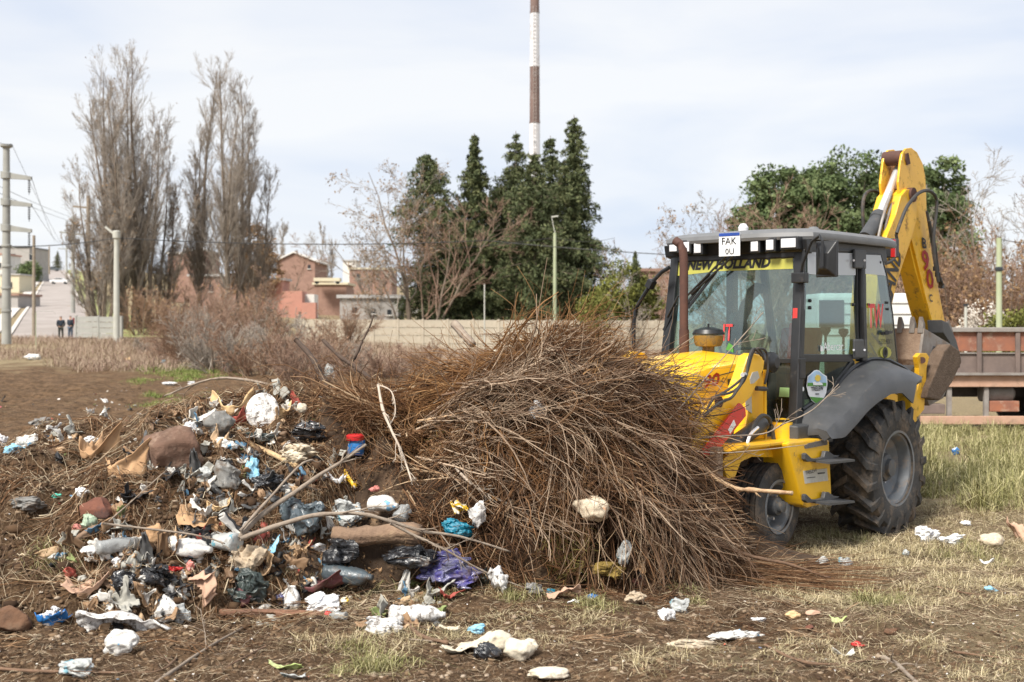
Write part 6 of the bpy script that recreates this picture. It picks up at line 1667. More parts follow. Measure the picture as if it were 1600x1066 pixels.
V, F, rn = join([bush(5, 150, 24, -1.6, 1.3, .25, .9, -5, 60, .5, .0030, fan=.5, lift=.14),
                 bush(6, 60, 40, -.5, .6, .72, 1.1, -2, 12, .85, .0032, fan=.14, lift=.14, grav=.35),
                 bush(7, 60, 30, -.4, .65, .72, 1.1, 184, 12, .75, .0032, fan=.14, lift=.14, grav=.35),
                 bush(8, 130, 18, -1.4, 1.4, 0, .85, 0, 180, .35, .0028, fan=.8, lift=.08)])
link('reddish_twigs', rawmesh('reddish_twigs', V, F, rn), M_BR_R, HP)['kind'] = 'stuff'
V, F, rn = join([bush(9, 60, 30, -.5, 1.2, .15, .9, -34, 16, 1.15, .0038, fan=.22, bend=10, lift=.2, tone=.55),
                 bush(10, 34, 24, .3, .95, .6, 1.0, -18, 12, .9, .0042, fan=.18, lift=.22, grav=.35, tone=.35),
                 bush(11, 34, 28, -.75, .4, .35, .8, -25, 18, .8, .0036, fan=.5, lift=.2, tone=.85),
                 bush(12, 14, 18, 1.1, 1.6, .1, .6, -30, 16, .7, .0034, fan=.25, tone=.6),
                 bush(13, 10, 10, 1.4, 1.9, 0, .3, -6, 8, .9, .0032, fan=.25, lift=.05, grav=.1, tone=.5)])
link('grey_twigs', rawmesh('grey_twigs', V, F, rn), M_BR_G, HP)['kind'] = 'stuff'
# stems poking up along the skyline of the heap and wisps hanging over its dark foot
r = RS(11); n = 150; x = r.uniform(-1.7, 1.5, n); y = np.interp(x, MT[:, 0], MT[:, 2]) + r.normal(0, .2, n); k = 6
P = np.zeros((n, k, 3)); d = nrm(np.stack([r.normal(0, .8, n), r.normal(0, .4, n), r.uniform(.1, 1.0, n)], 1)); p = np.stack([x, y, surf(x, y)], 1); L = r.uniform(.12, .42, n)
for j in range(k):
    P[:, j] = p; d = nrm(d + r.normal(0, .12, (n, 3))); p = p + d * (L / (k - 1))[:, None]
P2, R2, L2 = sprout(r, P, np.full((n, k), .0035), L, 4, (.2, .95), 32, .5, 0, .1, 4)
V, F, rn = join([(*tubes(P - np.array([.4, 11.2, 0]), .0038 * np.linspace(1, .4, k)[None].repeat(n, 0), 3),), (*tubes(P2 - np.array([.4, 11.2, 0]), R2, 3),)])
link('upright_twigs', rawmesh('upright_twigs', V, F, RS(1).uniform(.2, .8, len(V))), M_BR_A, HP)['kind'] = 'stuff'
r = RS(12); n = 420; x = r.uniform(-.5, 1.7, n); yf = np.interp(x, MT[:, 0], MT[:, 1]); P = np.zeros((n, k, 3))
y = yf + r.uniform(.1, .9, n); p = np.stack([x, y, surf(x, y) + .05], 1); d = nrm(np.stack([r.normal(.15, .5, n), r.normal(-1, .3, n), r.normal(.0, .3, n)], 1)); L = r.uniform(.3, .85, n)
for j in range(k):
    P[:, j] = p; d = nrm(d + np.array([0, 0, -.22]) + r.normal(0, .14, (n, 3))); p = p + d * (L / (k - 1))[:, None]; p[:, 2] = np.maximum(p[:, 2], gh(p[:, 0], p[:, 1]) + .01)
V, F = tubes(P - np.array([.4, 11.2, 0]), .0034 * np.linspace(1, .4, k)[None].repeat(n, 0) * np.exp(r.normal(0, .3, n))[:, None], 3)
link('hanging_twigs', rawmesh('hanging_twigs', V, F, np.repeat(r.uniform(0, 1, n), k * 3)), M_BR_G, HP)['kind'] = 'stuff'
# dead leaves, grass and bark flakes held in the heap
r = RS(13); n = 5200; x = r.uniform(-1.8, 1.9, n); y = np.interp(x, MT[:, 0], MT[:, 1]) + r.uniform(.05, 1.7, n); C = np.stack([x, y, surf(x, y) + np.abs(r.normal(0, .06, n))], 1) - np.array([.4, 11.2, 0])
V, F = cards(r, C, .017, .5)
link('leaf_litter', rawmesh('leaf_litter', V, F, np.repeat(r.uniform(0, 1, n), 4)), M_LEAF_DRY, HP)['kind'] = 'stuff'
cl = [hit(u, v, surf) for u, v in ((925, 610), (900, 590), (945, 600), (700, 690), (880, 860), (905, 880), (890, 895), (720, 700), (905, 640))]
r = RS(15); pts_ = np.concatenate([c + np.array([0, 0, .03]) + r.normal(0, .09, (260, 3)) for c in cl]); n = len(pts_); P = np.zeros((n, 4, 3)); d = nrm(r.normal(size=(n, 3))); p = pts_ - np.array([.4, 11.2, 0])
for j in range(4): P[:, j] = p; d = nrm(d + r.normal(0, .25, (n, 3))); p = p + d * .045
V, F = tubes(P, np.full((n, 4), .002), 3)
link('grass_clumps', rawmesh('grass_clumps', V, F, np.repeat(r.uniform(0, 1, n), 12)), mat_rnd('moss_grass', [(0, (.12, .10, .03)), (1, (.33, .28, .09))]), HP)['kind'] = 'stuff'
# loose thin twigs over the left berm and around the foot
r = RS(16)
V, F, rn = join([brush(17, 190, 12, rect(-5.5, -1.0, 9.2, 12), d_any, .6, .003, .05, fan=.3, hfn=gh, stick=.06),
                 brush(18, 34, 18, rect(-2.6, -1.1, 11.4, 13), d_any, .9, .0035, .12, fan=.4, hfn=gh, stick=.3),
                 brush(19, 40, 8, rect(-4, 4, 8.2, 10), d_any, .5, .0025, .01, fan=.3, hfn=gh, stick=.02),
                 brush(22, 46, 15, rect(1.5, 2.15, 10.5, 11.0), lambda r, x, y: r.normal(-.12, .3, len(x)), 1.0, .0032, .05, fan=.28, hfn=surf, stick=.05),
                 brush(23, 14, 9, rect(1.9, 2.5, 10.5, 10.9), lambda r, x, y: r.normal(0, .25, len(x)), 1.0, .0028, .06, fan=.3, hfn=gh, stick=.06),
                 brush(24, 30, 14, rect(-1.4, 1.6, 9.9, 10.5), d_any, .6, .0028, .04, fan=.5, hfn=gh, stick=.05)])
tag(link('loose_twigs', rawmesh('loose_twigs', V + np.array([.4, 11.2, 0]), F, rn), M_BR_A), 'thin loose twigs scattered over the rubbish berm', 'twigs', kind='stuff')

# ------------------------------------------------------------------ single branches
M_BRANCH = {'grey': mat('grey_branch', (0.34, 0.28, 0.22), (0.22, 0.17, 0.13), rough=.9, scale=12, bump=.5, bscale=60),
            'brown': mat('brown_branch', (0.22, 0.13, 0.08), (0.13, 0.08, 0.05), rough=.9, scale=12, bump=.5, bscale=60),
            'dark': mat('dark_branch', (0.11, 0.075, 0.055), (0.065, 0.045, 0.035), rough=.9, scale=12, bump=.5, bscale=60),
            'pale': mat('driftwood', (0.58, 0.50, 0.41), (0.42, 0.34, 0.27), rough=.9, scale=12, bump=.4, bscale=60),
            'torn': mat('torn_wood', (0.62, 0.44, 0.26), (0.36, 0.21, 0.12), rough=.9, scale=18, bump=.5, bscale=60)}
def spline(P, m=5):
    P = np.array(P, float); s = np.linspace(0, len(P) - 1, m * (len(P) - 1) + 1); i = np.minimum(s.astype(int), len(P) - 2); f = (s - i)[:, None]
    a, b, c, d = P[np.maximum(i - 1, 0)], P[i], P[i + 1], P[np.minimum(i + 2, len(P) - 1)]
    return .5 * (2 * b + (c - a) * f + (2 * a - 5 * b + 4 * c - d) * f ** 2 + (-a + 3 * b - 3 * c + d) * f ** 3)
def branch(label, pts, r0, r1, kind, lift=.03, fork=4, seed=0, flen=.25, fn=surf, name='branch', cat='branch', Y=None):
    """pts: sight lines; each point rests on the surface (plus lift) or stands at depth Y"""
    r = RS(seed + 500)
    P = []
    for i, q in enumerate(pts):
        if len(q) > 2: P.append(px(q[0], q[1], q[2]))
        elif Y is not None: P.append(px(q[0], q[1], Y[i] if hasattr(Y, '__len__') else Y))
        else:
            h_ = hit(q[0], q[1], fn, lift=lift); P.append(h_)
    P = spline(P); n = len(P)
    base = P[0].copy(); P = P - base + np.cumsum(r.normal(0, r0 * .12, (n, 3)), 0) * .6
    R = np.linspace(r0, r1, n) * (1 + .12 * r.normal(size=n))
    t = thing(name, label, cat, base, 0, 'single branches on the heap and the soil')
    V, F = tubes(P[None], R[None], 8); 
    caps = [np.arange(8)[None], (len(V) - 8 + np.arange(8))[None]]
    link('stem', rawmesh('stem', V, [F, np.concatenate(caps)], smooth=True), M_BRANCH[kind], t)
    if fork:
        L = np.array([np.linalg.norm(P[-1] - P[0])])
        A, RA, LA = sprout(r, P[None], R[None], L, fork, (.25, .97), 36, flen, .0, .12, 6, .55)
        B, RB, LB = sprout(r, A, RA, LA, 4, (.2, .98), 34, .5, 0, .14, 5, .6)
        RA = np.maximum(RA, .0022); RB = np.maximum(RB, .0018)
        V, F, rn = join([tubes(A, RA, 5), tubes(B, RB, 4)])
        link('side_twigs', rawmesh('side_twigs', V, F), M_BRANCH[kind], t)['kind'] = 'stuff'
    return t
BR = [('dark bare branch stub leaning right, leftmost of those sticking out of the heap', [(462, 531, 12.3), (486, 556, 12.2), (498, 580, 12.1), (514, 612, 12.0)], .022, .034, 'dark', 2),
      ('dark branch stub leaning left behind the leaning-right one', [(504, 531, 12.2), (530, 558, 12.1), (562, 580, 12.05), (580, 596, 12.0)], .018, .022, 'dark', 2),
      ('black hooked stick pointing up right of the two dark stubs', [(552, 565, 12.6), (566, 535, 12.6), (578, 512, 12.6), (585, 492, 12.6)], .014, .007, 'dark', 0),
      ('sawn log stub poking out of the heap, round cut end up', [(710, 507, 12.6), (722, 522, 12.4), (736, 538, 12.2)], .040, .040, 'grey', 0),
      ('pale driftwood branch hanging forward with white rootlets', [(591, 601, 11.2), (598, 640, 11.0), (612, 675, 10.8), (626, 705, 10.7), (642, 752, 10.5)], .014, .008, 'pale', 9),
      ('thin pale side stick forking off the driftwood branch top', [(592, 602, 11.2), (612, 612, 11.1), (618, 645, 11.0), (606, 668, 10.9)], .007, .005, 'pale', 4),
      ('long grey branch slanting up from the bottle area towards the blue can', [(372, 842, 9.7), (410, 806, 9.9), (450, 778, 10.1), (490, 750, 10.3), (530, 725, 10.5), (572, 695, 10.7)], .024, .012, 'grey', 4),
      ('second thinner grey branch just above the slanting one', [(375, 830, 9.7), (420, 780, 9.95), (468, 728, 10.25), (490, 718, 10.4)], .013, .008, 'grey', 2),
      ('long grey curved branch arching across the black bags', [(375, 842, 9.6), (430, 822, 9.7), (490, 806, 9.75), (560, 804, 9.8), (600, 812, 9.8), (660, 830, 9.85), (720, 838, 9.9), (800, 862, 10.0)], .022, .008, 'grey', 5),
      ('thin grey branch below the arching one, running down to the purple bag', [(610, 818, 9.75), (650, 838, 9.8), (700, 862, 9.8), (770, 900, 9.9), (880, 940, 10.0)], .012, .005, 'grey', 4),
      ('thick reddish-brown branch bending from the heap down to the right', [(1052, 735, 10.5), (1068, 790, 10.35), (1090, 830, 10.3), (1130, 852, 10.3), (1180, 872, 10.35), (1240, 885, 10.4), (1300, 905, 10.5)], .026, .009, 'brown', 4),
      ('broken branch with torn pale wood in front of the front wheel', [(1085, 718, 10.6), (1120, 748, 10.45), (1150, 764, 10.4), (1180, 768, 10.4), (1240, 772, 10.45)], .020, .017, 'torn', 2),
      ('long whippy branch crossing the red link up to the shield sticker', [(1060, 690, 10.9), (1120, 682, 10.9), (1190, 678, 11.0), (1225, 662, 11.0), (1270, 640, 11.0), (1310, 600, 11.1)], .008, .004, 'grey', 5),
      ('thin branch reaching up across the hood to the windscreen', [(1010, 690, 10.6), (1060, 640, 10.6), (1120, 570, 10.7), (1165, 520, 10.8), (1192, 488, 10.8)], .007, .004, 'grey', 6),
      ('second thin branch crossing the hood lettering', [(1060, 700, 10.6), (1095, 650, 10.6), (1135, 590, 10.6), (1152, 548, 10.6)], .005, .003, 'brown', 3),
      ('thin bowed twig in front of the step box', [(1080, 705, 10.6), (1130, 708, 10.6), (1200, 702, 10.7), (1262, 695, 10.8)], .006, .003, 'grey', 1),
      ('grey branch spreading over the top right shoulder of the heap', [(800, 600, 10.9), (860, 575, 11.0), (930, 560, 11.0), (1010, 590, 10.9), (1080, 612, 10.9)], .016, .007, 'grey', 8),
      ('dark stick lying level across the upper middle of the heap', [(690, 618, 11.1), (740, 606, 11.1), (790, 602, 11.0)], .012, .008, 'brown', 3),
      ('pale stick lying across the middle of the heap, cut end left', [(652, 658, 10.9), (700, 650, 10.9), (760, 635, 10.9)], .010, .008, 'torn', 0),
      ('long grey bough running from the heap middle down to the right', [(850, 690, 10.6), (905, 730, 10.5), (960, 775, 10.4), (1030, 830, 10.35), (1090, 880, 10.3)], .014, .007, 'grey', 9),
      ('pale many-fingered branch spreading in the middle left of the heap', [(712, 732, 10.5), (745, 762, 10.4), (790, 785, 10.35), (850, 815, 10.3)], .014, .005, 'pale', 12),
      ('level stick lying in front of the green grass patch', [(478, 620, 12.2), (400, 596, 12.6), (330, 592, 13.2), (258, 618, 13.4)], .015, .010, 'grey', 3),
      ('branch lying over the left edge of the berm by the brick slab', [(205, 865, 9.3), (160, 818, 9.4), (300, 835, 9.5), (352, 850, 9.5)][1:], .010, .006, 'grey', 3),
      ('thin stick leaning across the cardboard on the left', [(170, 815, 9.5), (215, 775, 9.6), (256, 738, 9.7)], .006, .004, 'grey', 3)]
for i, (lb, pts, r0, r1, kd, fk) in enumerate(BR): branch(lb, pts, r0, r1, kd, fork=fk, seed=i, flen=.22)
GB = [('thin branch lying along the bottom left corner of the foreground', [(-40, 1042), (60, 1050), (130, 1051), (240, 1050), (275, 1030)], .011, .005, 'brown', 4),
      ('grey branch lying on the soil right of the white tub', [(235, 1075), (280, 1046), (330, 1010), (380, 985)], .013, .006, 'grey', 3),
      ('long brown branch lying bottom right, bending in its middle', [(1195, 1010), (1245, 1032), (1300, 1038), (1375, 1030)], .011, .008, 'brown', 3),
      ('thicker grey branch end running out of the frame bottom right', [(1380, 1028), (1405, 1042), (1440, 1075)], .017, .013, 'grey', 3),
      ('short brown stick propped against the white speckled bottle', [(628, 962), (645, 985), (665, 998), (700, 1006)], .019, .014, 'brown', 0),
      ('stick lying on the soil at the lower right', [(1490, 1020), (1540, 1026), (1600, 1034)], .009, .004, 'brown', 1),
      ('dark stick lying in the bare soil at the far right', [(1465, 918), (1500, 926), (1540, 930)], .009, .004, 'brown', 1),
      ('pale straw stick right of the red scraps', [(1318, 958), (1340, 945), (1362, 935)], .005, .004, 'torn', 0),
      ('short stick before the black bag and foam lumps', [(640, 1000), (690, 1004), (735, 1012)], .006, .004, 'grey', 2),
      ('forked root lying in the foreground centre left', [(415, 1010), (380, 1030), (330, 1060)], .008, .004, 'brown', 3)]
for i, (lb, pts, r0, r1, kd, fk) in enumerate(GB): branch(lb, pts, r0, r1, kd, fork=fk, seed=60 + i, flen=.3, fn=gh, lift=.015)

# ------------------------------------------------------------------ rubbish, piece by piece
def ico(sub):
    bm = bmesh.new(); bmesh.ops.create_icosphere(bm, subdivisions=sub, radius=1.0)
    V = np.array([v.co[:] for v in bm.verts]); F = np.array([[v.index for v in f.verts] for f in bm.faces]); bm.free(); return V, F
ICO4 = ico(5); ICO3 = ico(4); ICO2 = ico(3)
def rot(V, rx, ry, rz):
    M = (Matrix.Rotation(rz, 3, 'Z') @ Matrix.Rotation(ry, 3, 'Y') @ Matrix.Rotation(rx, 3, 'X')); return V @ np.array(M).T
def seat(V, sink=.12):
    V = V.copy(); lo = V[:, 2].min(); h = V[:, 2].max() - lo; V[:, 2] -= lo + sink * h; return V

def tri(x): return 2 * np.abs(x - np.floor(x + .5)) * 2 - 1
def crumple(V, r, amt=1.0, freqs=((.45, .34), (.8, .24), (1.5, .13), (2.7, .075), (4.6, .04))):
    """flat facets meeting in sharp creases, like film or paper squeezed in a hand"""
    V = V.copy()
    for f, a in freqs:
        for i in range(3):
            n_ = nrm(r.normal(size=3)); m_ = nrm(r.normal(size=3) + .6 * n_)
            V = V + (amt * a * tri(f * (V @ n_) + r.uniform(0, 1)))[:, None] * m_
    return V
def g_bag(r, w, d, h, crease=1.0, **k):
    V, F = ICO4 if w > .22 else ICO3
    V = crumple(V, r, crease)
    V = V - (V.max(0) + V.min(0)) / 2; V = V / (V.max(0) - V.min(0))
    return seat(V * np.array([w, d, h]) * 1.04), F
def g_lump(r, w, d, h, **k):
    V, F = ICO3; s = r.randint(0, 9999)
    rr = 1 + .25 * fbm(V[:, 0] * 1.4, V[:, 1] * 1.4, V[:, 2] * 1.4, s, 3) + .04 * vnoise(V[:, 0] * 7, V[:, 1] * 7, V[:, 2] * 7, s)
    V = crumple(V * rr[:, None], r, .35)
    return seat(V * np.array([w, d, h]) * .5), F
def g_stone(r, w, d, h, **k):
    V, F = ICO3; s = r.randint(0, 9999); V = V.copy()
    for i in range(14):
        n_ = nrm(r.normal(size=3)); c = r.uniform(.55, .85); q = V @ n_; V = V - np.outer(np.maximum(q - c, 0), n_)
    rr = 1 + .07 * fbm(V[:, 0] * 3, V[:, 1] * 3, V[:, 2] * 3, s, 4) + .02 * vnoise(V[:, 0] * 14, V[:, 1] * 14, V[:, 2] * 14, s)
    return seat(V * rr[:, None] * np.array([w, d, h]) * .60), F
def g_sheet(r, w, d, h, fold=1.0, th=.004, jag=.10, curl=None, **k):
    n, m = 26, 20; u, v = np.meshgrid(np.linspace(-.5, .5, n), np.linspace(-.5, .5, m), indexing='ij'); s = r.randint(0, 9999)
    eu = 1 + jag * fbm(v * 5, u * 0 + s, 0, s, 3); ev = 1 + jag * fbm(u * 5, v * 0 + s + 9, 0, s + 3, 3)
    x = u * w * eu; y = v * d * ev; z = np.zeros_like(x)
    for i in range(4):
        a = r.uniform(0, np.pi); q = np.cos(a) * u + np.sin(a) * v - r.uniform(-.3, .3); z = z + fold * h * r.uniform(.5, 1.2) * np.abs(q) * (1 if r.uniform() < .6 else -1)
    z = z + .25 * h * fold * fbm(u * 3, v * 3, 0, s, 3)
    q3 = crumple(np.stack([u, v, 0 * u], -1).reshape(-1, 3), r, .8, ((1.2, .12), (2.3, .07), (4.2, .035))).reshape(n, m, 3); z = z + q3[..., 2] * (h + .3 * min(w, d)) * fold
    c = (r.uniform(.3, 1.0) if curl is None else curl) * h; z = z + c * 3 * np.maximum(np.abs(u) - .25, 0)
    P = np.stack([x, y, z], -1); T = np.cross(np.gradient(P, axis=0), np.gradient(P, axis=1)); T = nrm(T)
    A = (P + T * th / 2).reshape(-1, 3); B = (P - T * th / 2).reshape(-1, 3); i_ = np.arange(n * m).reshape(n, m)
    f = np.stack([i_[:-1, :-1], i_[1:, :-1], i_[1:, 1:], i_[:-1, 1:]], -1).reshape(-1, 4); N_ = n * m
    bd = np.concatenate([i_[:, 0], i_[-1, 1:], i_[::-1, -1][1:], i_[0, ::-1][1:]]); e_ = np.stack([bd[:-1], bd[1:], bd[1:] + N_, bd[:-1] + N_], 1)
    return seat(np.concatenate([A, B]), .1), np.concatenate([f, f[:, ::-1] + N_, e_[:, ::-1]])
def revolve(prof, n=26):
    a = np.arange(n) / n * 2 * np.pi; V = np.concatenate([np.stack([np.full(n, t_), r_ * np.cos(a), r_ * np.sin(a)], 1) for t_, r_ in prof]); i_ = np.arange(len(prof) * n).reshape(-1, n)
    f = np.stack([i_[:-1], np.roll(i_[:-1], -1, 1), np.roll(i_[1:], -1, 1), i_[1:]], -1).reshape(-1, 4); return V, f
def g_bottle(r, w, d, h, crush=.25, **k):
    q = [(-.5, 0.001), (-.5, .36), (-.475, .46), (-.44, .5)] + [(-.40 + i * .045, .5 if i % 2 else .47) for i in range(13)] + [(.22, .47), (.30, .38), (.37, .25), (.41, .16), (.43, .15), (.44, .19), (.455, .15), (.5, .15), (.5, .001)]
    V, F = revolve([(t, r_) for t, r_ in q]); s = r.randint(0, 9999)
    c = 1 - crush * np.clip(fbm(V[:, 0] * 3.5, V[:, 1] * 2, V[:, 2] * 2, s, 3) + .2, -.3, 1.2) * (np.abs(V[:, 0]) < .4)
    V = V * np.stack([np.ones(len(V)), c, c * (1 - crush * .5)], 1)
    V[:, 2] += crush * .25 * vnoise(V[:, 0] * 2.5, 0 * V[:, 0], s) 
    return seat(V * np.array([w, d, d if d < h * 1.4 else h]), .06), F
def g_tub(r, w, d, h, **k):
    V, F = revolve([(0, .001), (0, .40), (.04, .44), (.85, .5), (.9, .53), (.95, .53), (.95, .48), (.88, .47), (.1, .41), (.08, .001)]); s = r.randint(0, 999)
    V = np.stack([V[:, 1], V[:, 2], V[:, 0]], 1); V = V * (1 + .05 * fbm(V[:, 0] * 3, V[:, 1] * 3, V[:, 2] * 3, s, 2))[:, None]
    return seat(V * np.array([w, d, h]), 0), F
def g_disc(r, w, d, h, **k):
    V, F = revolve([(-.1, .001), (-.1, .3), (-.06, .44), (0, .5), (.06, .5), (.09, .44), (.05, .35), (.10, .22), (.08, .001)]); s = r.randint(0, 999)
    V = np.stack([V[:, 1], V[:, 0] * 1.2 + .07 * fbm(V[:, 1] * 3, V[:, 2] * 3, 0, s, 2), V[:, 2]], 1); return seat(V * np.array([w, d * 1.5, h]), .05), F
def g_can(r, w, d, h, **k):
    V, F = revolve([(0, .001), (0, .44), (.03, .5), (.93, .5), (1, .46), (1, .001)]); V = np.stack([V[:, 1], V[:, 2], V[:, 0]], 1); return V * np.array([w, d, h]), F
def g_board(r, w, d, h, **k):
    n = 16; x = np.linspace(-.5, .5, n) * w; s = r.randint(0, 999); wd = d * (1 + .12 * fbm(x * 6, 0 * x, 0, s, 2)); wd[0] *= .6; wd[-1] *= .75; bz = .15 * h * np.sin(np.linspace(0, 3, n)); V = []
    for j, (a, b) in enumerate(((-.5, 0), (.5, 0), (.46, 1), (-.46, 1))): V.append(np.stack([x, a * wd, b * h + bz], 1))
    V = np.stack(V, 1).reshape(-1, 3); i_ = np.arange(n * 4).reshape(n, 4); f = np.stack([i_[:-1], np.roll(i_[:-1], -1, 1), np.roll(i_[1:], -1, 1), i_[1:]], -1).reshape(-1, 4)
    return V, [f, np.array([[3, 2, 1, 0]]), i_[-1:].copy()]
def g_log(r, w, d, h, **k):
    V, F = revolve([(-.5, .001), (-.5, .46)] + [(-.5 + (i + 1) * .09, .5) for i in range(10)] + [(.5, .44), (.5, .001)]); s = r.randint(0, 999)
    V = V * np.array([w, d, h]); V[:, 1:] *= (1 + .18 * fbm(V[:, 0] * 9, np.arctan2(V[:, 2], V[:, 1]) * 2, 0, s, 3))[:, None]; V[:, 2] += .05 * w * np.sin(V[:, 0] / w * 4); return seat(V, .2), F
GEN = dict(bag=g_bag, lump=g_lump, stone=g_stone, sheet=g_sheet, bottle=g_bottle, tub=g_tub, disc=g_disc, can=g_can, board=g_board, log=g_log)

DT = (0.13, 0.085, 0.055)
def pl(name, c, c2=None, rough=.38, trans=0, dirt=.3, ds=9, coat=0): return mat(name, c, c2, rough=rough, scale=9, dirt=DT, dirt_amt=dirt + .05, dirt_scale=ds, bump=.45, bscale=32, trans=trans, coat=coat)
TM = dict(
    white=pl('dirty_white_plastic', (.74, .73, .70), (.60, .58, .54), dirt=.24), cream=pl('cream_plastic', (.66, .57, .43), (.54, .45, .33), dirt=.3),
    grey=pl('grey_plastic_film', (.25, .25, .235), (.17, .165, .155), dirt=.34), black=pl('black_plastic_film', (.018, .019, .022), (.035, .036, .04), rough=.24, dirt=.22, coat=.3),
    dgreen=pl('dark_green_film', (.035, .05, .048), (.06, .075, .07), rough=.3, dirt=.25), slate=pl('slate_blue_film', (.06, .08, .095), (.10, .125, .14), rough=.28, dirt=.26, coat=.2),
    purple=pl('shiny_purple_film', (.035, .025, .25), (.20, .20, .24), rough=.2, dirt=.28, ds=6, coat=.5), lblue=pl('light_blue_plastic', (.22, .52, .72), (.33, .58, .72), dirt=.2),
    blue=pl('blue_plastic', (.02, .13, .42), (.03, .2, .5), dirt=.2), teal=pl('teal_plastic', (.01, .22, .32), (.01, .15, .24), dirt=.22), turq=pl('turquoise_plastic', (.08, .55, .42), dirt=.1),
    red=pl('red_plastic', (.60, .03, .03), (.48, .02, .02), dirt=.2), pink=pl('salmon_plastic', (.66, .26, .22), (.55, .2, .17), dirt=.2), orange=pl('orange_plastic', (.80, .17, .02), dirt=.12),
    yellow=pl('yellow_plastic', (.80, .55, .03), (.7, .4, .02), dirt=.15), green=pl('green_foil', (.30, .45, .06), (.6, .62, .35), dirt=.2), mint=pl('mint_foam', (.38, .47, .34), (.28, .36, .26), dirt=.25),
    maroon=pl('maroon_sheet', (.13, .035, .04), (.2, .08, .08), rough=.5, dirt=.3), clear=pl('clear_bottle_plastic', (.55, .57, .57), (.45, .46, .45), rough=.2, trans=.45, dirt=.2),
    card=mat('brown_cardboard', (.52, .33, .18), (.42, .25, .13), rough=.9, scale=5, dirt=(.24, .14, .08), dirt_amt=.3, dirt_scale=6, bump=.3, bscale=90),
    tan=mat('yellowish_cardboard', (.70, .50, .28), (.6, .4, .2), rough=.9, scale=5, dirt=(.3, .18, .1), dirt_amt=.25, dirt_scale=6), pinkc=mat('pinkish_cardboard', (.58, .38, .27), (.48, .3, .21), rough=.9, dirt=DT, dirt_amt=.25, dirt_scale=7),
    foam=mat('grubby_foam', (.70, .64, .52), (.52, .45, .33), rough=.85, scale=7, dirt=DT, dirt_amt=.3, dirt_scale=10, bump=.3), speck=mat('mud_speckled_white', (.76, .75, .73), (.68, .66, .64), rough=.45, dirt=(.08, .06, .045), dirt_amt=.42, dirt_scale=16),
    paper=mat('white_paper', (.80, .80, .80), (.7, .7, .7), rough=.7, dirt=DT, dirt_amt=.12, dirt_scale=9), stone=mat('reddish_stone', (.20, .115, .08), (.11, .065, .045), rough=.95, scale=5, bump=1.0, bscale=14, dirt=(.26, .18, .13), dirt_amt=.36, dirt_scale=7),
    brick=mat('old_brick', (.12, .045, .03), (.20, .08, .05), rough=.95, scale=6, bump=.6, bscale=30, dirt=(.07, .045, .04), dirt_amt=.4), rust=mat('rusty_boulder', (.17, .085, .045), (.09, .05, .03), rough=.95, scale=6, bump=1.0, bscale=18, dirt=DT, dirt_amt=.35),
    cloth=mat('beige_cloth', (.55, .45, .33), (.42, .33, .23), rough=.95, dirt=DT, dirt_amt=.3, bump=.5, bscale=60), wood=mat('split_wood', (.62, .46, .26), (.45, .3, .16), rough=.9, dirt=DT, dirt_amt=.25, dirt_scale=8, bump=.4, bscale=50),
    plank=mat('dark_plank', (.24, .12, .07), (.14, .075, .05), rough=.85, dirt=(.45, .35, .25), dirt_amt=.2, dirt_scale=14, bump=.4, bscale=40), bark=mat('bark_log', (.30, .2, .13), (.17, .11, .075), rough=.95, bump=.9, bscale=35, dirt=(.42, .32, .2), dirt_amt=.25),
    mud=M_CAKE, lgrey=pl('pale_grey_film', (.48, .50, .49), (.38, .39, .38), dirt=.25))

def item(gen, name, cat, label, m_, u, v, w, h, d=None, rz=0, rx=0, ry=0, lift=0, fn=gh, seed=None, group=None, fwd=0.0, **k):
    """(u, v) = middle of the piece in the photograph, w/h its size there"""
    sd_ = seed if seed is not None else int(u * 7 + v * 13); r = RS(sd_)
    p = hit(u, min(v + h * .40, 1085), fn); s = p[1] / FPX
    W_, H_ = w * s, h * s; D_ = (d * s) if d else (W_ * .6 if gen not in ('can', 'tub') else W_)
    V, F = GEN[gen](r, W_, D_, H_, **k)
    V = rot(V, math.radians(rx), math.radians(ry), math.radians(rz))
    me = rawmesh(name, V, F, smooth=gen not in ('board', 'stone'))
    o = link(name, me, TM[m_] if isinstance(m_, str) else m_)
    yo = 0.35 * D_
    x_, y_ = p[0], p[1] + yo * .3
    o.location = (x_, y_, p[2] + lift * s)
    if fwd: o.location = px(u, v + h * .45, p[1] - fwd)
    return tag(o, label, cat, group or GRP.get(cat, 'pieces of rubbish'))
GRP = {'plastic bag': 'plastic bags in the rubbish', 'plastic scrap': 'plastic scraps in the rubbish', 'cardboard': 'cardboard pieces in the rubbish', 'bottle': 'plastic bottles in the rubbish', 'stone': 'stones in the rubbish', 'foam': 'foam pieces in the rubbish'}

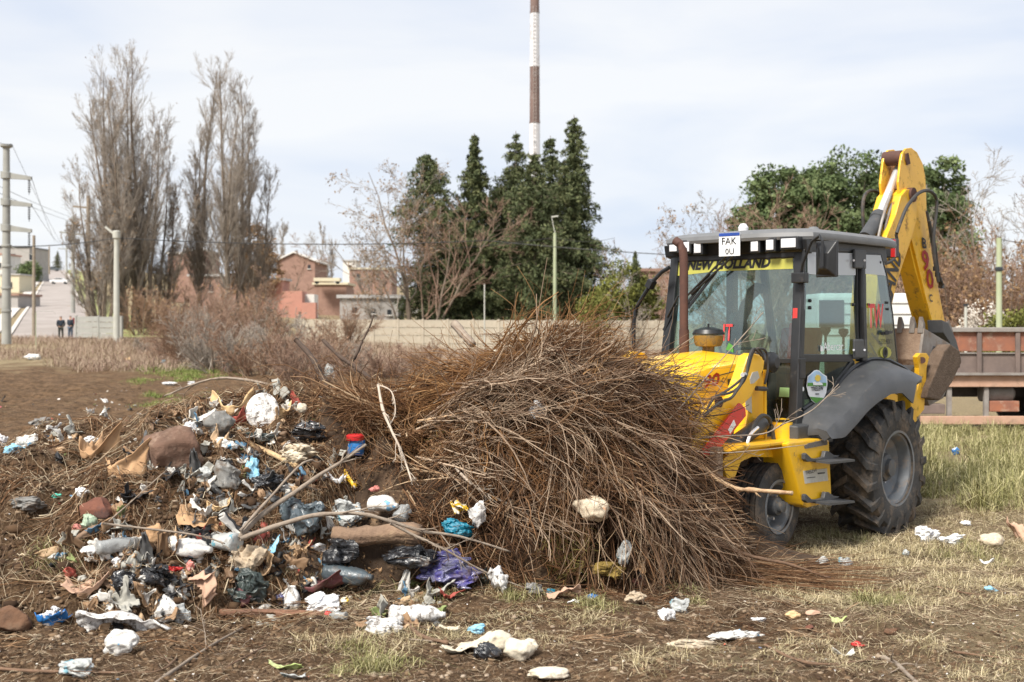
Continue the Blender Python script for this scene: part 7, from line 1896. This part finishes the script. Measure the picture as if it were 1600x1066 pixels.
IT = [
 ('stone', 'stone_slab', 'stone', 'large reddish-brown stone slab leaning on the berm behind the cardboard', 'stone', 262, 706, 96, 72, 55, 8, -18, 10),
 ('disc', 'bucket_lid', 'lid', 'round dirty white lid standing upright on the crest of the berm', 'speck', 409, 648, 52, 60, 14, 4, -12, 0),
 ('lump', 'crushed_ball', 'rubbish', 'brownish-grey crushed round thing left of the upright white lid', 'grey', 340, 668, 44, 38, 34, 0, 0, 0),
 ('sheet', 'cardboard', 'cardboard', 'bright yellowish torn cardboard box behind the upright white lid', 'tan', 362, 640, 66, 34, 44, 10, -50, 0),
 ('sheet', 'cardboard', 'cardboard', 'small yellowish cardboard flap right of the upright white lid', 'tan', 444, 658, 28, 18, 24, 30, -30, 0),
 ('bag', 'torn_plastic', 'plastic scrap', 'small bright white plastic scrap at the top right of the stone slab', 'paper', 297, 672, 22, 26, 12, 0, 0, 0),
 ('board', 'wooden_board', 'board', 'pale wooden board sloping down right below the upright white lid', 'wood', 427, 712, 104, 7, 20, -24, -14, 20),
 ('bag', 'plastic_bag', 'plastic bag', 'dirty cream plastic bag lying on the right end of the pale board', 'cream', 466, 712, 64, 34, 44, 0, 0, 0),
 ('bag', 'torn_cup', 'rubbish', 'white torn cup with a dark maroon inside right of the stone slab', 'white', 352, 694, 46, 22, 28, -20, 0, 0),
 ('bag', 'blue_rag', 'rag', 'light blue twisted rag hanging down beside the grey sack', 'lblue', 394, 742, 22, 46, 12, 15, 0, 0),
 ('bag', 'grey_sack', 'plastic bag', 'wrinkled grey sack left of the light blue rag', 'grey', 362, 742, 40, 54, 34, 0, 0, -24),
 ('sheet', 'cardboard', 'cardboard', 'crumpled brown cardboard box with a white lining, highest on the left of the berm', 'card', 150, 704, 64, 40, 46, -20, -35, 0),
 ('bag', 'white_lining', 'plastic scrap', 'silvery white lining sticking out of the crumpled brown box', 'paper', 140, 690, 30, 16, 16, -20, 0, 0),
 ('sheet', 'corrugated_cardboard', 'cardboard', 'corrugated cardboard with curled torn edge below the crumpled box', 'card', 178, 752, 62, 38, 42, -15, -50, 0),
 ('bag', 'white_paper', 'paper', 'crumpled white paper left of the brick slab top', 'paper', 129, 771, 25, 17, 14, 0, 0, 0),
 ('bag', 'turquoise_scrap', 'plastic scrap', 'tiny turquoise scrap on the dark soil at the far left', 'turq', 88, 776, 14, 10, 8, 0, 0, 0),
 ('stone', 'brick_slab', 'brick', 'dark red broken brick slab in the left berm', 'brick', 148, 796, 66, 36, 34, -12, -30, 8),
 ('bag', 'green_foam', 'foam', 'pale green torn foam below the brick slab', 'mint', 141, 822, 30, 26, 12, 20, 0, 0),
 ('bag', 'pink_scrap', 'plastic scrap', 'salmon-pink scrap left of the pale green foam', 'pink', 119, 830, 20, 14, 9, 0, 0, 0),
 ('log', 'bark_stick', 'stick', 'mossy bark stick lying below the pale green foam', 'bark', 124, 844, 70, 12, 12, 28, 0, -20),
 ('lump', 'white_foam', 'foam', 'small white foam cap at the foot of the bark stick', 'paper', 141, 863, 32, 17, 18, 5, 0, 0),
 ('bottle', 'plastic_bottle', 'bottle', 'long grey crushed bottle pointing up right, left of the white bag of rubbish', 'clear', 192, 856, 82, 26, 26, 32, 0, 0),
 ('bag', 'white_scrap', 'plastic scrap', 'small white scrap right below the long grey crushed bottle', 'paper', 182, 879, 18, 18, 9, 30, 0, 0),
 ('bottle', 'plastic_bottle', 'bottle', 'large milky white crushed bottle lying slanted in the middle of the left berm', 'white', 292, 864, 88, 40, 38, -22, 0, 0),
 ('bottle', 'plastic_bottle', 'bottle', 'pinkish crushed bottle with open dark neck behind the milky white one', 'lgrey', 346, 848, 62, 38, 36, 150, 0, 0),
 ('sheet', 'cardboard', 'cardboard', 'crumpled brown cardboard sheet above the milky white bottle', 'card', 308, 812, 62, 50, 44, 0, -40, 0),
 ('sheet', 'cardboard', 'cardboard', 'folded light brown cardboard standing up right of the crumpled sheet', 'tan', 346, 786, 42, 46, 34, 30, -60, 0),
 ('lump', 'brown_roll', 'rubbish', 'smooth brown rounded card roll left of the crumpled cardboard', 'card', 243, 840, 30, 30, 24, 0, 0, 0),
 ('bag', 'beige_cloth', 'cloth', 'crumpled beige cloth right of the milky white bottle', 'cloth', 386, 884, 66, 56, 44, 0, 0, 0),
 ('bag', 'plastic_bag', 'plastic bag', 'dark green-grey bag with a purple opening below the beige cloth', 'dgreen', 386, 922, 64, 58, 44, 0, 0, 0),
 ('lump', 'purple_lining', 'plastic scrap', 'dull purple lining showing in the mouth of the dark green-grey bag', 'maroon', 374, 935, 30, 28, 16, 0, 0, 0),
 ('sheet', 'white_wrapper', 'wrapper', 'white and blue wrapper right of the beige cloth', 'lblue', 415, 868, 34, 18, 20, 0, -20, 0),
 ('bag', 'plastic_bag', 'plastic bag', 'shiny black bag at the left of the red scrap', 'black', 238, 902, 62, 38, 38, -20, 0, 0),
 ('bag', 'plastic_bag', 'plastic bag', 'black plastic lump above the flattened pinkish cardboard', 'black', 192, 908, 44, 34, 26, 0, 0, 0),
 ('sheet', 'cardboard', 'cardboard', 'flattened mud-stained pinkish cardboard at the left foot of the berm', 'pinkc', 132, 926, 66, 22, 44, 15, -15, 0),
 ('sheet', 'cardboard', 'cardboard', 'pinkish cardboard strip pointing down right beside the dark green-grey bag', 'pinkc', 302, 932, 64, 34, 26, -35, -30, 0),
 ('bag', 'red_scrap', 'plastic scrap', 'red scrap right of the shiny black bag', 'red', 274, 893, 24, 9, 9, 8, 0, 0),
 ('bag', 'salmon_scrap', 'plastic scrap', 'salmon scrap below the milky white bottle', 'pink', 299, 889, 18, 22, 8, 0, 0, -20),
 ('sheet', 'plastic_sheet', 'plastic sheet', 'long white crumpled plastic sheet at the foot of the left berm', 'speck', 190, 982, 140, 26, 44, 4, -35, 0),
 ('bag', 'plastic_bag', 'plastic bag', 'white plastic tube curving above the right end of the long white sheet', 'white', 246, 955, 40, 44, 16, 0, 0, 35),
 ('bag', 'plastic_bag', 'plastic bag', 'greyish white scrap right of the long white sheet', 'lgrey', 282, 962, 34, 36, 20, 0, 0, 0),
 ('lump', 'plastic_tub', 'tub', 'rounded translucent white tub in front of the long white sheet', 'white', 187, 1008, 53, 38, 34, -8, 0, 0),
 ('sheet', 'wrapper', 'wrapper', 'white and dark blue torn wrapper beside the rusty boulder', 'blue', 76, 974, 52, 20, 26, -15, -20, 0),
 ('bag', 'white_scrap', 'plastic scrap', 'round white scrap on top of the dark blue torn wrapper', 'paper', 78, 968, 24, 18, 14, 0, 0, 0),
 ('bag', 'white_scrap', 'plastic scrap', 'small white scrap just above the dark blue torn wrapper', 'paper', 86, 957, 14, 11, 8, 0, 0, 0),
 ('stone', 'boulder', 'stone', 'rusty brown boulder at the left edge of the foreground', 'rust', 18, 968, 50, 46, 40, 0, 0, 0),
 ('bag', 'plastic_bag', 'plastic bag', 'pale blue-grey crumpled bag at the bottom left behind a thin branch', 'lgrey', 118, 1046, 56, 30, 32, 0, 0, 0),
 ('board', 'wooden_plank', 'plank', 'long reddish-brown plank lying level below the upright white bottle', 'plank', 430, 962, 196, 10, 26, -2, -10, 1),
 ('bottle', 'plastic_bottle', 'bottle', 'mud-smeared white bottle standing tilted on the long plank', 'speck', 458, 932, 54, 32, 32, 90, 0, -78),
 ('bag', 'plastic_bag', 'plastic bag', 'bright white bag right of the tilted white bottle', 'paper', 504, 943, 58, 34, 30, 0, 0, 0),
 ('bag', 'blue_scrap', 'plastic scrap', 'dull blue scrap left of the tilted white bottle', 'purple', 438, 938, 18, 18, 8, 0, 0, 0),
 ('bottle', 'plastic_bottle', 'bottle', 'small clear bottle with a red cap at the right end of the plank', 'clear', 528, 964, 30, 16, 16, 155, 0, 0),
 ('can', 'bottle_cap', 'cap', 'red cap of the small clear bottle near the plank end', 'red', 513, 958, 10, 9, 9, 0, 60, 0),
 ('can', 'bottle_cap', 'cap', 'yellow cap right of the bright white bag', 'yellow', 539, 941, 13, 10, 12, 0, 30, 0),
 ('bag', 'foam_bit', 'foam', 'tiny cream bit behind the yellow cap', 'foam', 545, 935, 10, 8, 6, 0, 0, 0),
 ('sheet', 'maroon_sheet', 'plastic sheet', 'crumpled maroon sheet lying behind the bright white bag', 'maroon', 492, 916, 90, 18, 34, -12, -12, 0),
 ('bag', 'plastic_bag', 'plastic bag', 'knotted dirty white bag in front of the white speckled bottle', 'speck', 600, 981, 58, 34, 34, 0, 0, 0),
 ('bottle', 'plastic_bottle', 'bottle', 'big white mud-speckled bottle lying level in the foreground centre', 'speck', 652, 961, 88, 34, 34, -2, 0, 0),
 ('sheet', 'shell_scrap', 'plastic scrap', 'thin curled white scrap right of the white speckled bottle', 'foam', 702, 985, 30, 11, 14, 5, 10, 0),
 ('bag', 'blue_wrapper', 'wrapper', 'small light blue ball of film behind the cream foam board', 'lblue', 744, 984, 28, 17, 18, 0, 0, 0),
 ('sheet', 'foam_board', 'foam', 'flat cream foam board pointing left in the foreground', 'foam', 732, 1010, 82, 20, 50, 12, -8, 0),
 ('bag', 'plastic_bag', 'plastic bag', 'matt black bag between the cream foam board and the foam lumps', 'black', 762, 1020, 50, 28, 30, -18, 0, 0),
 ('lump', 'foam_lump', 'foam', 'upright grubby cream foam lump, the left one of two', 'foam', 783, 1004, 36, 32, 22, 20, 0, 0),
 ('lump', 'foam_lump', 'foam', 'larger grubby cream foam lump, the right one of two', 'foam', 814, 1018, 50, 36, 30, -10, 0, 0),
 ('lump', 'foam_lump', 'foam', 'flat off-white foam piece at the bottom edge right of the foam lumps', 'foam', 858, 1056, 62, 18, 30, 0, 0, 0),
 ('sheet', 'green_wrapper', 'wrapper', 'flattened green and white wrapper near the bottom edge', 'green', 446, 1046, 52, 9, 20, 4, -8, 0),
 ('sheet', 'grey_scrap', 'plastic scrap', 'greyish flat scrap just below the green and white wrapper', 'lgrey', 458, 1060, 36, 6, 16, 0, -5, 0),
 ('bag', 'twisted_plastic', 'plastic strip', 'long twisted pale plastic strip lying in the right foreground, left half', 'cream', 1082, 1007, 84, 17, 22, 14, 0, 0),
 ('bag', 'twisted_plastic', 'plastic strip', 'long twisted white plastic strip lying in the right foreground, right half', 'white', 1150, 994, 92, 15, 20, 8, 0, 0),
 ('bag', 'crumpled_carton', 'carton', 'crumpled dirty beige carton at the foot of the heap', 'cloth', 993, 936, 34, 24, 22, 0, 0, 0),
 ('bag', 'white_scrap', 'plastic scrap', 'bright white torn scrap right of the crumpled beige carton', 'paper', 1042, 962, 28, 22, 14, 0, 0, 0),
 ('bag', 'grey_scrap', 'plastic scrap', 'ragged grey plastic scrap just behind the bright white torn scrap', 'lgrey', 1062, 948, 30, 26, 16, 0, 0, 0),
 ('sheet', 'blue_grey_wrapper', 'wrapper', 'pale blue-grey wrapper at the foot of the heap right of the red netting', 'lgrey', 1022, 910, 46, 14, 18, 18, -20, 0),
 ('bag', 'red_netting', 'netting', 'dull red netting at the foot of the heap', 'pink', 1000, 908, 24, 28, 14, 0, 0, 0),
 ('sheet', 'cardboard', 'cardboard', 'pinkish cardboard scrap at the heap foot left of the small dark blue scrap', 'pinkc', 881, 932, 50, 13, 24, -5, -20, 0),
 ('bag', 'blue_scrap', 'plastic scrap', 'small dark blue scrap at the foot of the heap', 'blue', 925, 932, 20, 8, 9, 0, 0, 0),
 ('bag', 'teal_scrap', 'plastic scrap', 'small teal scrap left of the pinkish cardboard scrap', 'teal', 861, 925, 16, 9, 8, 0, 0, 0),
 ('sheet', 'white_scrap', 'plastic scrap', 'small white flat scrap below the pinkish cardboard scrap', 'paper', 896, 942, 18, 6, 9, 0, -10, 0),
 ('bag', 'grey_card', 'cardboard', 'grey folded scrap right of the mud-speckled bag', 'grey', 834, 921, 30, 20, 14, 0, 0, 0),
 ('bag', 'plastic_bag', 'plastic bag', 'white and dark speckled bag standing right of the purple bag', 'speck', 786, 907, 32, 46, 22, 0, 0, -20),
 ('bag', 'plastic_bag', 'plastic bag', 'large shiny purple and silver bag at the foot of the heap', 'purple', 704, 884, 112, 58, 62, -24, 0, 0),
 ('bag', 'plastic_bag', 'plastic bag', 'dull grey-green end of film right of the large purple bag', 'dgreen', 764, 905, 30, 42, 20, 0, 0, 0),
 ('bag', 'plastic_bag', 'plastic bag', 'black crumpled bag left of the large purple bag', 'black', 640, 868, 84, 36, 44, -12, 0, 0),
 ('bottle', 'plastic_bottle', 'bottle', 'dark muddy bottle lying below the orange-labelled black bag', 'slate', 545, 897, 84, 34, 34, -24, 0, 0),
 ('bag', 'plastic_bag', 'plastic bag', 'black bag with an orange label above the dark muddy bottle', 'black', 534, 862, 58, 46, 38, 0, 0, 0),
 ('sheet', 'orange_label', 'label', 'bright orange label on the black bag', 'orange', 548, 862, 24, 17, 8, 10, -60, 0),
 ('sheet', 'dry_leaf_card', 'cardboard', 'torn tan leaf-shaped card standing right of the dark muddy bottle', 'card', 584, 900, 34, 44, 22, 0, -62, 0),
 ('bag', 'plastic_bag', 'plastic bag', 'slate-blue wrinkled bin bag left of the arching grey branch', 'slate', 474, 808, 74, 66, 50, 0, 0, 0),
 ('bag', 'plastic_bag', 'plastic bag', 'pale dusty bag right of the slate-blue bin bag', 'lgrey', 540, 800, 60, 44, 36, 0, 0, 0),
 ('bottle', 'plastic_cup', 'cup', 'white cup with a rusty mouth under the hanging driftwood', 'white', 600, 786, 48, 30, 28, -25, 0, 0),
 ('bottle', 'plastic_cup', 'cup', 'clear grey cup right of the white cup with the rusty mouth', 'clear', 634, 792, 30, 34, 24, 60, 0, -40),
 ('can', 'red_lid_can', 'can', 'blue can with a red lid standing in the hollow of the heap', 'blue', 555, 700, 26, 26, 26, 0, -8, 6),
 ('sheet', 'yellow_wrapper', 'wrapper', 'yellow-orange torn wrapper below the blue can', 'yellow', 546, 750, 26, 28, 14, 30, -45, 0),
 ('sheet', 'white_tray', 'tray', 'small white tray left of the yellow-orange wrapper', 'paper', 525, 748, 28, 14, 16, -10, -10, 0),
 ('bag', 'pink_scrap', 'plastic scrap', 'small pinkish scrap right of the yellow-orange wrapper', 'pink', 585, 763, 18, 10, 8, 0, 0, 0),
 ('log', 'bark_log', 'log', 'rough bark log lying under the arching grey branch', 'bark', 588, 836, 138, 30, 30, -8, 0, 4),
 ('bag', 'white_rags', 'rag', 'crumpled white rag just right of the rear wheel', 'paper', 1450, 838, 38, 30, 22, -20, 0, 0),
 ('bag', 'white_rags', 'rag', 'crumpled white rag second from the rear wheel', 'paper', 1487, 845, 42, 20, 22, 0, 0, 0),
 ('lump', 'plastic_bag', 'plastic bag', 'rounded off-white bag near the right edge', 'cream', 1548, 846, 40, 24, 26, 5, 0, 0),
 ('sheet', 'cardboard', 'cardboard', 'pinkish cardboard box piece at the right edge behind the rounded bag', 'pinkc', 1590, 834, 38, 30, 26, -30, -50, 0),
 ('bag', 'white_scrap', 'plastic scrap', 'white scrap behind the rags on the right', 'paper', 1510, 818, 18, 9, 10, 0, 0, 0),
 ('bag', 'blue_scrap', 'plastic scrap', 'small pale blue scrap in the soil at the far right', 'lblue', 1549, 922, 22, 10, 11, 0, 0, 0),
 ('sheet', 'white_scrap', 'plastic scrap', 'thin white scrap on the grass at the far right', 'paper', 1543, 880, 20, 6, 9, -10, -10, 0),
 ('bag', 'silver_scrap', 'plastic scrap', 'small bluish scrap in front of the rear wheel', 'lgrey', 1416, 865, 12, 13, 8, 0, 0, 0),
 ('bag', 'plastic_bag', 'plastic bag', 'blue plastic in the long grass behind the rear wheel', 'blue', 1493, 706, 12, 14, 10, 0, 0, 0),
 ('lump', 'foam_bit', 'foam', 'tan flaky lump in the right foreground', 'tan', 1238, 963, 24, 13, 14, 0, 0, 0),
 ('stone', 'stone', 'stone', 'reddish stone between the tan flaky lump and the green scrap', 'brick', 1265, 982, 16, 10, 10, 0, 0, 0),
 ('stone', 'stone', 'stone', 'grey-pink stone right of the tan flaky lump', 'pinkc', 1270, 958, 20, 10, 12, 0, 0, 0),
 ('sheet', 'green_scrap', 'plastic scrap', 'faded green scrap in the right foreground', 'green', 1310, 970, 24, 8, 10, 5, -10, 0),
 ('lump', 'rusty_lump', 'rubbish', 'orange rusty lump in the right foreground', 'rust', 1392, 990, 20, 11, 12, 0, 0, 0),
 ('bag', 'red_wrapper', 'wrapper', 'pink and red wrapper near the bottom right', 'red', 1341, 1007, 22, 9, 10, -20, 0, 0),
 ('sheet', 'white_scrap', 'plastic scrap', 'dirty white sliver below the pink and red wrapper', 'white', 1318, 1023, 34, 7, 12, 0, -5, 0),
 ('bag', 'white_scrap', 'plastic scrap', 'small white scrap above the right half of the twisted strip', 'paper', 1186, 969, 26, 7, 9, 5, 0, 0),
 ('bag', 'grey_bag_scrap', 'plastic scrap', 'pale ragged scrap in the twigs right of the heap', 'lgrey', 1322, 880, 24, 18, 12, 0, 0, 0),
 ('bag', 'grey_bag_scrap', 'plastic scrap', 'dull ragged scrap left of the other one in the twigs right of the heap', 'lgrey', 1285, 878, 20, 14, 12, 0, 0, 0),
 ('bag', 'dark_lump', 'rubbish', 'black and white rubbish lump in the cleared soil behind the berm', 'grey', 64, 660, 38, 15, 24, 0, 0, 0),
 ('bag', 'plastic_bag', 'plastic bag', 'pinkish white bag at the left end of the berm crest', 'white', 42, 689, 36, 22, 22, 0, 0, 0),
 ('bag', 'plastic_bag', 'plastic bag', 'light blue bag at the left end of the berm crest', 'lblue', 22, 703, 34, 20, 20, 15, 0, 0),
 ('bag', 'white_scrap', 'plastic scrap', 'white scrap at the very left edge of the berm crest', 'paper', 2, 690, 16, 24, 14, 0, 0, 0),
 ('bag', 'pink_flower_bag', 'plastic bag', 'reddish-pink scrap behind the berm right of the green grass patch', 'pink', 356, 577, 14, 11, 10, 0, 0, 0),
 ('lump', 'white_container', 'container', 'white container lying far back on the cleared soil at the left', 'white', 52, 560, 22, 9, 12, 0, 0, 0),
 ('bag', 'yellow_scrap', 'plastic scrap', 'yellowish scrap far back on the cleared soil', 'tan', 200, 562, 15, 7, 9, 0, 0, 0),
 ('bag', 'blue_scrap', 'plastic scrap', 'blue scrap at the left edge of the green grass patch', 'lblue', 255, 567, 11, 8, 8, 0, 0, 0),
 ('bag', 'white_scrap', 'plastic scrap', 'flat white scrap below the green grass patch', 'paper', 265, 600, 24, 6, 12, 0, 0, 0),
 ('bag', 'white_scrap', 'plastic scrap', 'white scrap right of the flat white one below the green grass patch', 'paper', 300, 600, 14, 6, 10, 0, 0, 0),
 ('bag', 'plastic_cup', 'cup', 'grey-white torn cup among the twigs left of the dark stubs', 'lgrey', 515, 580, 16, 26, 12, 0, 0, 0),
 ('bag', 'plastic_bag', 'plastic bag', 'dark film under the pale board in the hollow', 'black', 480, 680, 60, 34, 30, 0, 0, 0),
 ('bag', 'plastic_bag', 'plastic bag', 'black-green film below the upright white lid', 'dgreen', 400, 686, 56, 18, 26, -8, 0, 0),
 ('stone', 'pale_stone', 'stone', 'pale round stone above the cream bag', 'foam', 472, 640, 16, 16, 12, 0, 0, 0),
 ('bag', 'plastic_bag', 'plastic bag', 'grey film on the dark soil at the left edge of the berm', 'grey', 42, 790, 66, 24, 40, -8, 0, 0),
 ('bag', 'white_scrap', 'plastic scrap', 'whitish scrap right of the corrugated cardboard', 'white', 268, 742, 26, 18, 12, -30, 0, 0),
 ('bag', 'grey_scrap', 'plastic scrap', 'greenish-grey film above the folded light brown cardboard', 'lgrey', 318, 742, 26, 26, 14, 0, 0, 0),
 ('bag', 'plastic_bag', 'plastic bag', 'black film in the shade below the grey sack', 'black', 420, 755, 60, 26, 30, 0, 0, 0),
]
def add_print(m, col, thr=.60, sc=5.0, seed=0.0):
    t = m.node_tree; b = t.nodes['Principled BSDF']; src = b.inputs['Base Color'].links[0].from_socket
    co = N(t, 'ShaderNodeTexCoord'); mpn = N(t, 'ShaderNodeMapping'); mpn.inputs['Location'].default_value = (seed, seed * .7, 0); mpn.inputs['Scale'].default_value = (1, 2.2, 1)
    nz = N(t, 'ShaderNodeTexNoise', Scale=sc, Detail=2.0); t.links.new(co.outputs['Object'], mpn.inputs[0]); t.links.new(mpn.outputs[0], nz.inputs['Vector'])
    r1 = ramp(t, [(thr, (0, 0, 0)), (thr + .015, (.85, .85, .85))]); t.links.new(nz.outputs['Fac'], r1.inputs[0])
    mm = N(t, 'ShaderNodeMix', data_type='RGBA'); t.links.new(r1.outputs[0], mm.inputs[0]); t.links.new(src, mm.inputs[6]); mm.inputs[7].default_value = (*col, 1); t.links.new(mm.outputs[2], b.inputs['Base Color'])
add_print(TM['white'], (.12, .38, .62), .66, 7, 1.3); add_print(TM['paper'], (.45, .45, .5), .62, 14, 4.1); add_print(TM['lgrey'], (.10, .30, .38), .64, 8, 2.2)
add_print(TM['cream'], (.6, .3, .15), .67, 8, 3.7); add_print(TM['yellow'], (.75, .72, .68), .52, 16, .4); add_print(TM['blue'], (.75, .75, .75), .6, 12, 5.5); add_print(TM['card'], (.2, .13, .09), .66, 8, 6.1)
for a in IT:
    gen, nm, ct, lb, mt, u, v, w, h, d, rz_, rx_, ry_ = a
    fn = surf if u > 470 else gh
    k = {'fwd': .16 if u > 570 and v < 850 else (.22 if u > 625 else .06)} if u < 1100 and v < 900 and u > 500 else {}
    item(gen, nm, ct, lb, mt, u, v, w, h, d, rz_, rx_, ry_, fn=fn, **k)
o = bpy.data.objects['red_lid_can']
MB().lathe((0, 0, o.dimensions.z * .98 if o.dimensions.z else .14), (0, 0, 1), [(.078, -.03), (.082, -.02), (.082, .01), (.06, .022), (.05, .015), (.001, .015)], 22).build('lid', TM['red'], o, smooth=True)
# things hung up in the heap
item('lump', 'cream_jug', 'container', 'cream plastic jug caught in the middle of the brush heap', 'cream', 927, 793, 50, 40, 34, -20, 0, 0, fn=surf, fwd=.34)
item('bag', 'white_rag', 'rag', 'white rag caught high in the middle of the brush heap', 'paper', 841, 640, 30, 30, 10, 0, 0, 0, fn=surf, fwd=.30)
item('bag', 'white_scrap', 'plastic scrap', 'tiny white scrap near the small crest left of the heap top', 'paper', 636, 539, 12, 10, 7, 0, 0, 0, fn=surf, fwd=.25)
item('sheet', 'white_scrap', 'plastic scrap', 'flat greyish scrap in the right shoulder of the heap', 'lgrey', 984, 697, 24, 9, 10, -5, -20, 0, fn=surf, fwd=.30)
item('sheet', 'cream_scrap', 'plastic scrap', 'cream scrap lying near the top of the heap', 'foam', 780, 554, 18, 7, 9, 0, -20, 0, fn=surf, fwd=.26)
item('bag', 'teal_bag', 'plastic bag', 'teal bag under the many-fingered pale branch', 'teal', 716, 824, 50, 30, 26, 0, 0, 0, fn=surf, fwd=.22)
item('sheet', 'printed_wrapper', 'wrapper', 'yellow and white printed wrapper above the teal bag', 'yellow', 722, 792, 22, 18, 10, 30, -50, 0, fn=surf, fwd=.26)
item('bag', 'torn_film', 'plastic scrap', 'dusty white torn film right of the printed wrapper', 'speck', 742, 800, 30, 44, 14, 0, 0, 15, fn=surf, fwd=.26)
item('bag', 'yellow_net', 'netting', 'mustard-yellow straw bundle hanging at the dark foot of the heap', mat('mustard_straw', (.34, .24, .06), (.24, .16, .04), rough=.9, bump=.9, bscale=60), 950, 890, 54, 26, 20, 0, 0, 0, fn=surf, fwd=.25)
item('bag', 'white_shreds', 'plastic scrap', 'shredded white film at the lower right of the heap', 'lgrey', 972, 862, 22, 40, 10, 0, 0, 10, fn=surf, fwd=.30)
item('sheet', 'cardboard', 'cardboard', 'small tan card hanging above the red netting', 'card', 1000, 884, 18, 22, 8, 0, -60, 0, fn=surf, fwd=.26)

# uncountable small scraps
def scraps(seed, P, s, name, label):
    r = RS(seed); n = len(P); V, F = cards(r, P + np.array([0, 0, .012]), s, .7)
    V = V.reshape(n, 4, 3); V[:, :, 2] = P[:, None, 2] + (V[:, :, 2] - P[:, None, 2]) * .5 + .006
    me = rawmesh(name, V.reshape(-1, 3), F, np.repeat(r.uniform(0, 1, n), 4))
    return tag(link(name, me, mat_rnd(name + '_mix', [(0, (.35, .24, .15)), (.35, (.55, .5, .42)), (.7, (.75, .74, .72)), (.86, (.8, .8, .8)), (.9, (.15, .35, .55)), (.94, (.6, .12, .08)), (1, (.2, .3, .15))], .6)), label, 'litter', kind='stuff')
r = RS(91); n = 650; x = r.uniform(-5.4, -.9, n); y = r.uniform(9.0, 12.2, n); ok = r.uniform(0, 1, n) < sst(-.1, .5, vnoise(x * 1.3, y * 1.3, 0, 8)) + .2; x, y = x[ok], y[ok]
scraps(92, np.stack([x, y, gh(x, y)], 1), .020, 'small_scraps', 'small paper and plastic scraps all over the rubbish berm')
P_ = scatter(93, 420, (-60, 1660), (900, 1090)); scraps(94, P_, .011, 'small_scraps', 'tiny scraps trodden into the foreground soil')
r = RS(95); n = 260; x = r.uniform(-13, -2, n); y = r.uniform(14, 42, n); scraps(96, np.stack([x, y, gh(x, y)], 1), .05, 'small_scraps', 'pale scraps strewn over the cleared soil behind the berm')
# broken bits between the pieces of rubbish: short thick splinters
r = RS(97); n = 420; pp = np.stack([r.uniform(-5.2, -.9, n), r.uniform(9.1, 12.2, n)], 1)
litter(98, pp, .18, .0045, M_STRAW, 'splinters', 'splinters and stems among the rubbish on the berm', gh, 4, .08)

# filler: uncountable crumpled bits packed between the pieces one can tell apart
def filler(seed, P, s0, s1, name, label):
    r = RS(seed); base = []
    for i in range(6): base.append(g_sheet(r, 1, .7, .45, fold=1.4, th=.03, jag=.4))
    small = []
    for V, F in base:
        small.append((V, F))
    V2, F2 = ICO2_(); bags = []
    for i in range(6):
        bags.append((crumple(V2, r) * np.array([.42, .32, .2]), F2))
    parts = []
    for i, p in enumerate(P):
        V, F = (small if r.uniform() < .25 else bags)[r.randint(6)]
        V = rot(V * r.uniform(s0, s1) * np.array([r.uniform(.6, 1.5), 1, 1]), r.normal(0, .5), r.normal(0, .5), r.uniform(0, 6.28)) + p
        parts.append((V, F, np.full(len(V), r.uniform(0, 1))))
    V, F, rn = join(parts)
    return tag(link(name, rawmesh(name, V, F, rn, smooth=True), M_FILL), label, 'rubbish', kind='stuff')
def ICO2_():
    return ICO2
M_FILL = mat_rnd('rubbish_mix', [(0, (.03, .03, .032)), (.12, (.10, .10, .10)), (.2, (.16, .10, .06)), (.36, (.30, .19, .11)), (.5, (.48, .33, .2)), (.58, (.36, .35, .31)), (.72, (.58, .56, .52)), (.9, (.74, .73, .71)), (.92, (.10, .2, .3)), (.95, (.35, .08, .06)), (.97, (.25, .3, .12)), (1, (.6, .45, .2))], .55)
for n_ in M_FILL.node_tree.nodes:
    if n_.type == 'VALTORGB': n_.color_ramp.interpolation = 'CONSTANT'
r = RS(200); uu = r.uniform(-10, 700, 4200); vv = r.uniform(620, 990, 4200)
keep = vnoise(uu * .012, vv * .016, 0, 77) + np.interp(uu, [0, 120, 330, 560, 640], [-.35, -.1, .35, .35, .0]) + np.interp(vv, [620, 700, 900, 990], [-.1, .12, .18, -.25]) > .05
pp = np.array([hit(u, v, gh) for u, v in zip(uu[keep][:1000], vv[keep][:1000])])
filler(201, pp, .045, .16, 'crumpled_rubbish', 'mass of small crumpled rubbish packed over the berm')
